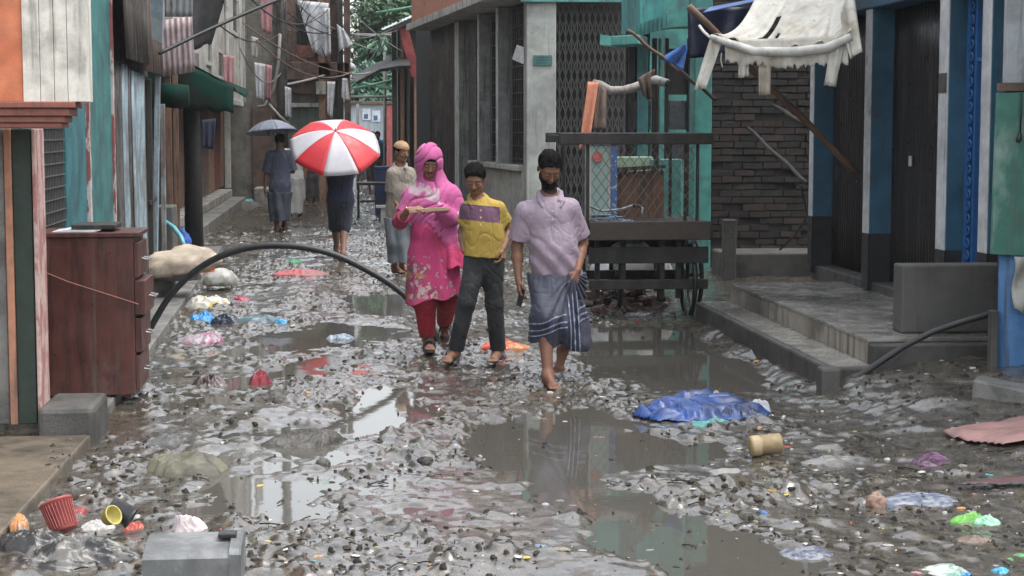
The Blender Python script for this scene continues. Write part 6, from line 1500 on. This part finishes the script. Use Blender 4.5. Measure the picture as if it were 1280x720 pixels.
def lungi(V):
    x, z = V[:, 0], V[:, 2]; hz_ = a.z+(x-a.x)*(b_.z-a.z)/(b_.x-a.x); d = z-hz_+.006*np.sin(x*30)
    c = mixc((.045, .050, .076), (.032, .036, .058), sm01(.4, .6, fbm2(x*8, z*4, 3, 2)))
    g = (np.sin(x*150) > .75) | (np.sin(z*150+x*20) > .8); c[g] *= .84
    nv = (.016, .02, .05); wt = (.30, .32, .38)
    for q0, q1, cc in ((.03, .075, nv), (.046, .053, wt), (.095, .125, nv), (.084, .090, wt), (.132, .138, wt)):
        m_ = (d > q0) & (d < q1); c[m_] = cc
    rgt = (x > kr[0]-.12)
    for k in range(3):
        m_ = rgt & (np.abs(x-(kr[0]-.10+.03*k)-(hemz-z)*.06) < .010) & (d < .24); c[m_] = np.array(nv)
        m_ = rgt & (np.abs(x-(kr[0]-.085+.03*k)-(hemz-z)*.06) < .003) & (d < .26); c[m_] = np.array(wt)
    return c
sdf_obj('lungi', S, m_damp, lungi, man)
p = np.array(Jm['wrL'])
ph = thing('oblong', 'small black phone held low in the bearded man hand', 'oblong', tuple(p+np.array([.012, -.03, -.12])))  # plain black slab in his lowered hand
q = Vector(p+np.array([.014, -.032, -.12])); Mx = Matrix.Translation(q) @ Matrix.Rotation(.25, 4, 'Y') @ Matrix.Rotation(.5, 4, 'Z')
build('case', MB().box(-.004, .004, -.03, .03, -.065, .06, M=Mx), m_black, ph, bevel=.003)
build('oblong_face', MB().box(.0042, .005, -.026, .026, -.055, .052, M=Mx), m_glass, ph)

# ---- boy in yellow
SK2 = (.235, .125, .082)
Jb = J_(12.84, head=(593.5, 224, -.04), nek=(597, 250, .03), shL=(585, 261), shR=(622, 261), elL=(578, 290, .06), wrL=(580, 314, -.02),
        elR=(637, 288, .06), wrR=(629, 310, -.06), hipL=(596, 322), hipR=(615, 322), kneL=(583, 378, -.08), kneR=(618, 380, -.02), ankL=(569, 441, -.02), ankR=(623, 441, .05))
Jb['ballL'] = gj(559, 459, .060); Jb['heelL'] = gj(569, 452, .062); Jb['ballR'] = gj(617, 458, .060); Jb['heelR'] = gj(626, 452, .062)
boy, M2, c2 = person('boy in a yellow polo shirt with a purple chest band and dark trousers', Jb, SK2, .0042, .93, .86, -10, 28, 2, hands=(None, ((-.2, -.2, -1), (-1, 0, 0), .7, -1)))
def yel(V):
    n = fbm2(V[:, 0]*7, V[:, 2]*6, 4, 3); c = mixc((.43, .30, .055), (.34, .235, .045), sm01(.4, .65, n))
    zt_, zb_ = D(606, 257, 12.8).z, D(606, 276, 12.8).z; x = V[:, 0]-Jb['nek'][0]; body = (V[:, 0] > Jb['shL'][0]-.06) & (V[:, 0] < Jb['shR'][0]+.012)
    zz = V[:, 2]+.10*x
    c[(zz < zt_) & (zz > zb_) & body] = (.14, .065, .115); c[(np.abs(zz-zt_) < .005) & body] = (.08, .04, .06)
    nk = np.array(Jb['nek']); bt = [(np.hypot(x-.012, V[:, 2]-(nk[2]-.07-.05*q)) < .007) & (V[:, 1] < nk[1]) for q in range(3)]
    for q in bt: c[q] = (.5, .42, .25)
    return c
shirt(boy, 'polo_shirt', Jb, yel, tuple(D(605, 321, 12.84)), .016, .84, .3, .62, (.060, .070), .0045, .050, True, (-.08, 0, -1), 5, folds(.0045, 13, .003, 30, (1, 1, .7), 5))
def dkt(V): return mixc((.014, .015, .018), (.030, .031, .034), sm01(.35, .7, fbm2(V[:, 0]*9, V[:, 2]*7, 4, 5)))
legs_cloth(boy, 'trousers', Jb, dkt, (.088, .066, .057), (1.93, 1.93), (0, 0, D(605, 312, 12.84).z), .0048, seed=7, pel=.128, fold=folds(.006, 12, .003, 28, (1, 1, .9), 7))
m_sand = mat('grey_blue_rubber', (.16, .19, .23), .5, grime=.3)
def sandal(o, heel, ball, m, sc=1.0, strap=True):
    heel, ball = Vector(heel), Vector(ball); d = (ball-heel); d.z = 0; d.normalize(); s_ = d.cross(Vector((0, 0, 1)))
    up = Vector((0, 0, 1)); base = Vector((0, 0, -.034)); out = []
    prof = [(-.045, .024), (-.03, .034), (.03, .034), (.08, .040), (.13, .046), (.17, .042), (.195, .028), (.203, .01)]
    L_ = [heel+base+d*x*sc+s_*w_*sc for x, w_ in prof]+[heel+base+d*x*sc-s_*w_*sc for x, w_ in reversed(prof)]; n = len(L_)
    mb = MB(); mb.add([p for p in L_]+[p+up*.016 for p in L_], [tuple(range(n-1, -1, -1)), tuple(range(n, 2*n))]+[(k, (k+1) % n, n+(k+1) % n, n+k) for k in range(n)])
    so = build('sandal', mb, m, o, bevel=.004); W[so] = W[o]
    P = [[heel+d*(x+.02*math.sin(q*math.pi/8))*sc+s_*math.cos(q*math.pi/8)*.052*sc+up*(-.016+.100*math.sin(q*math.pi/8)*(1-.3*(x-.06)/.07)) for q in range(9)] for x in (.065, .085, .105, .125)]
    build('strap', MB().grid(P), m, so, solid=.006, smooth=True)
for s_ in 'LR': sandal(boy, Jb['heel'+s_], Jb['ball'+s_], m_sand)

# ---- woman in pink
SK3 = (.25, .135, .09)
Jw = J_(13.55, head=(536.5, 203, -.05), nek=(540, 230, .03), shL=(516, 247), shR=(562, 246), elL=(500, 277, -.02), wrL=(510, 262, -.24), elR=(576, 280, .02), wrR=(552, 268, -.22),
        hipL=(531, 322), hipR=(553, 322), kneL=(531, 376, -.10), kneR=(560, 374, .05), ankL=(534, 430, -.05), ankR=(556, 418, .33))
Jw['ballL'] = gj(537, 444, .052); h_ = Jw['ballL']; Jw['heelL'] = (h_[0]-.01, h_[1]+.12, h_[2]+.004); Jw['ankL'] = (h_[0]-.012, h_[1]+.105, h_[2]+.062)
h_ = gj(556, 432, .036); Jw['ballR'] = h_; Jw['heelR'] = (h_[0], h_[1]+.11, h_[2]+.05); Jw['ankR'] = (h_[0], h_[1]+.10, h_[2]+.11)
wom, M3, c3 = person('woman with a magenta scarf over her head and a flowered pink tunic', Jw, SK3, .0042, .95, .90, 4, 27, 3,
                     hands=(((1, -.25, .12), (0, .4, -1), .75, 1), None), hair=False)
H = SDF(c3-.17, c3+.17, .004); H.ell(c3+M3 @ np.array([0, .015, .04])*.95, np.array([.078, .094, .082])*.95, .01, M3); H.clip(c3+M3 @ np.array([0, -.088, .072])*.95, M3 @ np.array([0, -.75, -.40]))
sdf_obj('hair', H, m_hair, lambda V: (.012, .01, .01), wom)
zp = lambda y: D(540, y, 13.5).z
hp3 = (np.array(Jw['hipL'])+np.array(Jw['hipR']))/2
def kam(V):
    x, z = V[:, 0], V[:, 2]; n = fbm2(x*5, z*4, 4, 4)
    t = sst(zp(300), zp(350), z)   # deeper red towards the middle, pink at the hem
    c = mixc((.40, .035, .13), (.30, .030, .075), sm01(.4, .6, n)); c = c*(1-.0*t[:, None])
    fl = fbm2(x*16+3, z*14, 4, 12); fm = fbm2(x*3.2, z*2.6, 3, 15)
    inband = sm01(zp(385), zp(372), z)*sm01(zp(315), zp(335), z)
    wd = sm01(.28, .42, fm*inband); c = c*(1-.35*wd[:, None]*np.array([.6, 1, 1])); f2 = fbm2(x*38+7, z*34, 3, 19)
    m_ = (f2 > .56) & (wd > .4); c[m_] = (.36, .27, .29)
    m_ = (f2 < .40) & (wd > .4); c[m_] = (.13, .09, .12)
    m_ = (fl < .40) & (wd > .5); c[m_] = (.34, .13, .06)
    m_ = (fbm2(x*30, z*26, 3, 29) > .66) & (inband > .1); c[m_] = (.33, .22, .25)
    e = (z < zp(371)-.0) ; c[e] = mixc((.42, .05, .16), (.33, .04, .11), sm01(.4, .6, n))[e]
    return c
S = SDF(*bounds([Jw[k] for k in ('shL', 'shR', 'elL', 'elR', 'kneL', 'kneR', 'wrL')], .24), .0048)
torso(S, Jw, .012, .92); S.cone(hp3+np.array([0, 0, .14]), hp3+np.array([0, -.04, -.40]), .162, .212, .06, sy=.75); S.cone(Jw['hipL'], np.array(Jw['kneL'])+np.array([0, -.02, -.06]), .11, .115, .08); S.cone(Jw['hipR'], np.array(Jw['kneR'])+np.array([0, 0, -.06]), .11, .11, .08)
for s_ in 'LR':
    S.cone(Jw['sh'+s_], Jw['el'+s_], .062, .058, .03); e_ = np.array(Jw['el'+s_]); S.cone(e_, e_+(np.array(Jw['wr'+s_])-e_)*.45, .056, .050, .02, flat=True)
a, b_ = D(508, 381, 13.4), D(580, 369, 13.4); S.clip(a, (b_.z-a.z, 0, -(b_.x-a.x)))
S.noise(lambda x, y, z: .011*np.sin(np.arctan2(x-hp3[0], -(y-hp3[1])*1.4)*7+z*3+3*vn3(x*4,y*4,z*3,33))*sst(zp(300), zp(370), z)+folds(.006, 10, .004, 26, (1, 1, .4), 9)(x, y, z))
S.ell(np.array(Jw['nek'])+np.array([0, -.03, .04]), (.06, .07, .08), .006, None, True)
sdf_obj('tunic', S, m_fab, kam, wom)
red = lambda V: mixc((.30, .012, .03), (.20, .010, .022), sm01(.35, .7, fbm2(V[:, 0]*8, V[:, 2]*6, 4, 5)))
legs_cloth(wom, 'trousers', Jw, red, (.105, .088, .060), (1.93, 1.9), (0, 0, zp(318)), .005, seed=11, fold=folds(.008, 12, .004, 28, (1, 1, .5), 11))
# scarf: hood, shoulders and a long end falling over her left side
S = SDF(*bounds([c3+.0, Jw['elL'], Jw['elR'], tuple(D(600, 345, 13.5)), tuple(D(482, 300, 13.3))], .16), .0045)
P3 = lambda x, y, z: c3+M3 @ np.array([x, y, z])
S.ell(P3(0, .024, .022), (.102, .122, .122), .02, M3); S.cone(P3(0, .035, -.03), np.array(Jw['nek'])+np.array([0, 0, -.02]), .098, .112, .05)
nk = np.array(Jw['nek'])
S.cone(nk+np.array([0, .0, -.02]), nk+np.array([0, -.005, -.16]), .105, .172, .06, sy=.74)
S.cone(Jw['shL'], Jw['shR'], .074, .072, .06); S.cone(nk+np.array([.0, 0, -.16]), nk+np.array([.02, -.02, -.42]), .178, .182, .06, sy=.76)
S.cone(Jw['shR'], np.array(Jw['elR'])+np.array([-.01, -.02, 0]), .085, .095, .06); S.cone(np.array(Jw['elR'])+np.array([-.03, -.04, 0]), D(569, 350, 13.4), .095, .060, .06, sy=.8)
S.cone(Jw['shL'], np.array(Jw['elL'])*.75+np.array(Jw['shL'])*.25, .078, .074, .05); S.cone(D(552, 262, 13.32), D(562, 272, 13.4), .055, .07, .05)
a, b_ = D(497, 259, 13.4), D(554, 338, 13.4); S.clip(a, (-(a.z-b_.z), 0, -(b_.x-a.x)), box=(np.array([-9, -9, -9.]), np.array([9, 99, zp(262)])))
S.clip(tuple(D(568, 333, 13.5)), (.12, 0, -1))
# cut clear of her face and of the hand
S.ell(P3(0, -.105, -.016), (.063, .085, .092), .012, M3, True); S.ell(P3(0, -.06, -.085), (.045, .05, .05), .02, M3, True)
wl = np.array(Jw['wrL']); 
def sf(x, y, z):
    r_ = np.hypot(x-nk[0], (z-nk[2]-.02)); th = np.arctan2(x-nk[0], nk[2]+.25-z)
    wv = 5*vn3(x*5, y*4, z*5, 31); ss = (z*1.0-(x-nk[0])*.75+.9*(x-nk[0])**2); dr = (.0075*(1-np.abs(np.sin(ss*30+wv*1.8)))**3*2-.003)*sst(.25, .65, vn3(x*4, y*4, z*4, 37))+.005*(1-np.abs(np.sin(ss*61+wv*1.6+1)))**2*(.3+vn3(x*6, y*6, z*6, 35))*sst(nk[2]+.04, nk[2]-.06, z)*sst(zp(330), zp(300), z)
    rg = .0007*np.sin(np.hypot((x-c3[0])*1.3, z-c3[2])*70+wv)*sst(nk[2]-.1, nk[2]+.05, z)
    tl = .008*np.sin(x*60+z*8+wv)*sst(zp(285), zp(310), z)
    return dr*(1-.75*sst(nk[0]+.06, nk[0]+.13, x))+rg+tl+folds(.0025, 14, .002, 34, (1, 1, 1), 14)(x, y, z)*(1-.97*sst(nk[2]-.02, nk[2]+.06, z))
S.noise(sf)
def scarf(V):
    x, z = V[:, 0], V[:, 2]; n = fbm2(x*6, z*6, 4, 6); c = mixc((.52, .12, .30), (.44, .09, .25), sm01(.4, .6, n))
    d = np.abs((z-nk[2]+.055)+(x-nk[0]+.05)*.35); pat = fbm2(x*26, z*20, 3, 18)
    m_ = (d < .055) & (pat > .47) & (x < nk[0]+.05); c[m_] = (.50, .36, .42)
    m_ = (x > D(572, 270, 13.4).x) & (z < zp(262)) & (fbm2(x*24, z*18, 3, 22) > .47); c[m_] = (.40, .33, .38)
    lowr = sm01(zp(290), zp(318), z)*sm01(D(535, 300, 13.4).x, D(560, 300, 13.4).x, x); c = c*(1-lowr[:, None])+np.array([.55, .05, .15])*lowr[:, None]
    e = D(497, 259, 13.4); f_ = D(554, 338, 13.4); ln = np.abs((z-e.z)*(f_.x-e.x)-(x-e.x)*(f_.z-e.z))/math.hypot(f_.x-e.x, f_.z-e.z)
    c[(ln < .010) & (z < zp(265))] = (.55, .38, .40)
    return c
sdf_obj('scarf', S, m_fab, scarf, wom)
m_dsand = mat('dark_leather', (.03, .025, .022), .5)
for s_ in 'LR': sandal(wom, Jw['heel'+s_], Jw['ball'+s_], m_dsand, .92)
q0 = Vector(wl)+Vector((.085, -.045, -.005))
build('paper_strip', MB().box(-.08, .22, -.004, .004, -.014, .014, M=Matrix.Translation(q0) @ Matrix.Rotation(-.06, 4, 'Y')), mat('buff_paper', (.40, .30, .19), .8), label='long folded buff paper held by the woman in pink', cat='paper', bevel=.003)
build('bangle', MB().tube([Vector(wl)+Vector((-.012+.004*math.cos(k*.7), .03*math.cos(k*math.pi/8), .03*math.sin(k*math.pi/8))) for k in range(17)], .003, 6), mat('brass', (.5, .35, .1), .3, metal=.9), wom)

# ---- man in the orange cap behind her
Jc = J_(20.6, head=(502, 191, 0), nek=(500, 208, .02), shL=(491, 217, -.05), shR=(512, 217, .08), elL=(489, 241, -.03), wrL=(498, 259, -.12), elR=(516, 242, .1), wrR=(516, 262, 0),
        hipL=(494, 263, 0), hipR=(507, 263, .03), kneL=(495, 303, -.05), kneR=(505, 302, .1))
for s_, q in (('L', (497, 343)), ('R', (506, 340))):
    h_ = gj(q[0]+3, q[1], .025); Jc['ball'+s_] = h_; Jc['heel'+s_] = (h_[0]-.07, h_[1]+.10, h_[2]); Jc['ank'+s_] = (h_[0]-.06, h_[1]+.085, h_[2]+.06)
capm, M4, c4 = person('man in an orange cap and beige shirt looking aside behind the woman in pink', Jc, (.19, .10, .065), .006, .98, .98, 38, 4, 0, hands=(((.5, -.3, -1), (1, .2, 0), .5, 1), None))
H = SDF(c4-.18, c4+.18, .005); H.ell(c4+M4 @ np.array([0, .012, .052]), (.088, .103, .09), .01, M4); H.clip(c4+M4 @ np.array([0, 0, .055]), M4 @ np.array([0, .2, -1.]))
sdf_obj('cap', H, m_fab, lambda V: mixc((.30, .12, .035), (.34, .23, .13), sm01(.45, .6, fbm2(V[:, 0]*20, V[:, 2]*20, 3, 3))), capm)
shirt(capm, 'shirt', Jc, lambda V: mixc((.25, .215, .18), (.19, .165, .14), sm01(.4, .6, fbm2(V[:, 0]*6, V[:, 2]*6, 3, 4))), (0, 0, D(500, 277, 20.6).z), .018, .98, .5, .95, (.075, .075), .007, seed=15)
def tube_lungi(o, J, top, hem, r0, r1, colf, h=.007, seed=0, Y=20):
    kl, kr = np.array(J['kneL']), np.array(J['kneR']); hp = (np.array(J['hipL'])+np.array(J['hipR']))/2
    S = SDF(*bounds([J['hipL'], J['hipR'], J['kneL'], J['kneR'], (hp[0], hp[1], hem)], .22), h)
    S.cone((hp[0], hp[1], top-.02), (hp[0], hp[1], hp[2]), r0, r0*1.03, .05, sy=.78); mk = (kl+kr)/2; S.cone(hp, (mk[0], mk[1], hem-.05), r0, r1, .06, sy=.8)
    S.cone(J['hipL'], kl, .10, .09, .08); S.cone(J['hipR'], kr, .10, .09, .08)
    S.clip((0, 0, hem), (0, 0, -1)); S.clip((0, 0, top), (0, 0, 1))
    S.noise(lambda x, y, z: .010*np.sin((x-hp[0])*42+z*5+seed)+folds(.006, 10, .003, 25, (1, 1, .3), seed)(x, y, z))
    return sdf_obj('lungi', S, m_damp, colf, o)
tube_lungi(capm, Jc, D(500, 272, 20.6).z, D(500, 328, 20.6).z, .16, .155, lambda V: mixc((.12, .135, .15), (.085, .10, .115), sm01(.4, .6, fbm2(V[:, 0]*9, V[:, 2]*4, 3, 4))), seed=2)

# ---- umbrellas
def umbrella(label, tip, up, Rr, dep, mats, phase, hand, n=8, bend=1.9):
    up = Vector(up).normalized(); tip = Vector(tip)
    ex = Vector((1, 0, 0)); ex = (ex-up*ex.dot(up)).normalized(); ey = up.cross(ex)
    t = thing('umbrella', label, 'umbrella', tuple(tip))
    def pt(r, a, lift=0):
        sag = 0
        return tip+(ex*math.cos(a)+ey*math.sin(a))*r*Rr-up*(dep*r**bend-lift)
    m_rib = bpy.data.materials['dull_steel']
    for k in range(n):
        P = []
        for i in range(11):
            r = .02+.98*i/10; row = []
            for j in range(9):
                v = j/8; a = phase+(k+v)*2*math.pi/n; inw = 1-.045*math.sin(math.pi*v)*r
                row.append(pt(r*inw, a, -.035*Rr*math.sin(math.pi*v)*r))
            P.append(row)
        build('panel', MB().grid(P), mats[k % len(mats)], t, solid=.003, smooth=True)
    for k in range(n):
        a = phase+k*2*math.pi/n; build('rib', MB().tube([pt(r, a, -.008) for r in (.02, .25, .5, .75, 1.0)], .004, 5), m_rib, t)
    end = Vector(hand); build('shaft', MB().tube([tip+up*.05, tip, end], [.006, .007, .007], 8), m_rib, t)
    d = (end-tip).normalized(); build('handle', MB().tube([end-d*.08, end, end+d*.05, end+d*.08+Vector((.02, 0, 0)), end+d*.05+Vector((.04, 0, 0))], .013, 8), m_black, t, smooth=True)
    return t
m_ur = mat('umbrella_red', (.46, .022, .030), .45, var=.06, bump=.05); m_uw = mat('umbrella_white', (.44, .43, .46), .45, var=.06, bump=.05)
m_ug = mat('umbrella_blue_grey', (.13, .15, .19), .4, var=.2, bump=.08)
tp = D(419, 164, 23.0); up_ = Vector((.03, -math.sin(math.radians(38)), math.cos(math.radians(38))))
umbrella('large red and white panelled umbrella tilted towards us', tp, up_, .605, .27, [m_uw, m_ur], -math.pi/2-.25, tp-up_*.78)
tg = D(339, 150, 29.5)
umbrella('dark blue grey umbrella held over the man in the dark lungi', tg, (-.08, .12, 1), .44, .21, [m_ug], .2, D(355, 205, 29.45), bend=2.1)
# ---- man under the red and white umbrella, seen from behind
hnd = tp-up_*.74
Jr = J_(23.25, head=(424, 176, .05), nek=(425, 188), shL=(412, 196), shR=(438, 196), elL=(409, 218, .02), elR=(441, 219, .02), hipL=(418, 250), hipR=(433, 250), kneL=(419, 283, .16), kneR=(430, 285, -.04))
Jr['wrL'] = (hnd.x-.03, hnd.y+.02, hnd.z); Jr['wrR'] = (hnd.x+.06, hnd.y+.02, hnd.z-.12)
h_ = gj(429, 327, .03); Jr['heelR'] = h_; Jr['ballR'] = (h_[0]-.02, h_[1]+.12, h_[2]); Jr['ankR'] = (h_[0], h_[1]+.02, h_[2]+.065)
h_ = gj(421, 321, .03); Jr['ballL'] = (h_[0], h_[1]+.10, h_[2]); Jr['heelL'] = (h_[0], h_[1], h_[2]+.05); Jr['ankL'] = (h_[0], h_[1]+.02, h_[2]+.11)
redm, M5, c5 = person('man in navy shirt and knee shorts walking away under the striped umbrella', Jr, (.20, .105, .07), .006, 1, 1, 180, 5, 0, hands=(((.3, .2, .5), (0, 1, 0), 1.1, 1), None))
nvy = lambda V: mixc((.020, .024, .060), (.014, .017, .04), sm01(.4, .6, fbm2(V[:, 0]*7, V[:, 2]*6, 3, 4)))
shirt(redm, 'shirt', Jr, nvy, (0, 0, D(425, 252, 23.2).z), .02, 1, 0, .9, (.078, .075), .007, collar=False, seed=21)
legs_cloth(redm, 'shorts', Jr, lambda V: mixc((.014, .017, .030), (.022, .025, .038), sm01(.4, .6, fbm2(V[:, 0]*7, V[:, 2]*6, 3, 5))), (.105, .085, .07), (1.05, 1.05), (0, 0, D(425, 246, 23.2).z), .007, seed=22)
for s_ in 'LR': sandal(redm, Jr['heel'+s_], Jr['ball'+s_], m_dsand)
# ---- man under the grey umbrella
Jg = J_(29.5, head=(350, 177, .02), nek=(350, 188), shL=(338, 194), shR=(362, 194), elL=(333, 216), elR=(366, 214, .02), wrL=(331, 236, -.04), wrR=(356, 203, -.02), hipL=(343, 233), hipR=(357, 233), kneL=(344, 262, -.05), kneR=(356, 262, .08))
for s_, q in (('L', (346, 290)), ('R', (355, 288))):
    h_ = gj(q[0], q[1], .025); Jg['heel'+s_] = h_; Jg['ball'+s_] = (h_[0]+.06, h_[1]+.10, h_[2]); Jg['ank'+s_] = (h_[0], h_[1]+.02, h_[2]+.06)
grm, M6, c6 = person('man in a dark blue shirt and dark lungi walking off under the blue grey umbrella', Jg, (.09, .05, .035), .007, 1, 1.02, 165, 8, 0, hands=(((0, -.1, -1), (1, 0, 0), .5, 1), None))
shirt(grm, 'shirt', Jg, lambda V: mixc((.030, .036, .060), (.05, .055, .085), sm01(.45, .65, fbm2(V[:, 0]*6, V[:, 2]*6, 3, 6))), (0, 0, D(350, 243, 29.5).z), .022, 1.02, 0, .98, (.08, .078), .008, collar=False, seed=25)
tube_lungi(grm, Jg, D(350, 240, 29.5).z, D(350, 276, 29.5).z, .165, .17, lambda V: mixc((.022, .028, .040), (.04, .05, .065), sm01(.4, .6, fbm2(V[:, 0]*9, V[:, 2]*4, 3, 4))), .008, 4)
# ---- small figures far down the lane
def far_person(label, px, py, Y, top_c, low_c, ht=1.62, yaw=0, lung=True, seed=0):
    p = D(px, py, Y); x, y, k = p.x, Y, ht/1.65
    A = lambda a, b, c: (x+a*k, y+b*k, c*k)
    J = dict(head=A(0, -.02, 1.53), nek=A(0, .02, 1.40), shL=A(-.17, 0, 1.34), shR=A(.17, 0, 1.34), elL=A(-.22, .03, 1.06), elR=A(.22, .02, 1.06), wrL=A(-.22, -.05, .82), wrR=A(.21, -.06, .82),
             hipL=A(-.09, 0, .86), hipR=A(.09, 0, .86), kneL=A(-.10, -.04, .46), kneR=A(.10, .04, .46), ankL=A(-.10, -.05, .08), ankR=A(.10, .08, .08),
             heelL=A(-.10, -.03, .03), heelR=A(.10, .1, .03), ballL=A(-.10, -.16, .025), ballR=A(.10, -.03, .025))
    o, M, c = person(label, J, (.13, .07, .045), .012, 1, 1, yaw, 5, 0)
    shirt(o, 'shirt', J, lambda V: np.array(top_c), (0, 0, .76*k), .02, 1, 0, .9, (.08, .078), .012, collar=False, seed=seed)
    tube_lungi(o, J, .84*k, .22*k if lung else .12*k, .165, .16, lambda V: np.array(low_c), .012, seed)
far_person('pale dressed figure half hidden behind the man with the blue grey umbrella', 368, 200, 33.5, (.42, .42, .41), (.36, .36, .35), 1.55, 180, False, 1)
far_person('dark figure standing under the lower edge of the striped umbrella', 388, 230, 39.5, (.03, .03, .035), (.05, .045, .045), 1.35, 10, True, 2)
far_person('distant figure in a bright blue shirt beyond the navy box', 472, 215, 50, (.04, .17, .36), (.10, .10, .11), 1.6, -20, True, 3)
far_person('distant figure in olive beside the low plastered wall', 466, 200, 47.5, (.17, .17, .09), (.09, .08, .07), 1.6, 30, True, 4)
far_person('distant figure in grey between the umbrella and the pale wall', 456, 200, 51, (.20, .20, .21), (.06, .06, .07), 1.6, 150, True, 5)

# ------------------------------------------------------------------ damp air between the houses
hm = bpy.data.materials.new('damp_air'); hm.use_nodes = True; n_ = hm.node_tree.nodes; n_.clear()
pv = n_.new('ShaderNodeVolumePrincipled'); pv.inputs['Color'].default_value = (.86, .88, .90, 1); pv.inputs['Density'].default_value = .0005; pv.inputs['Anisotropy'].default_value = .2
ho = n_.new('ShaderNodeOutputMaterial'); hm.node_tree.links.new(pv.outputs[0], ho.inputs['Volume'])
build('haze', MB().box(-145, 145, -45, 245, -1.3, 9.0), hm, label='thin damp haze filling the lane', cat='haze', kind='stuff')
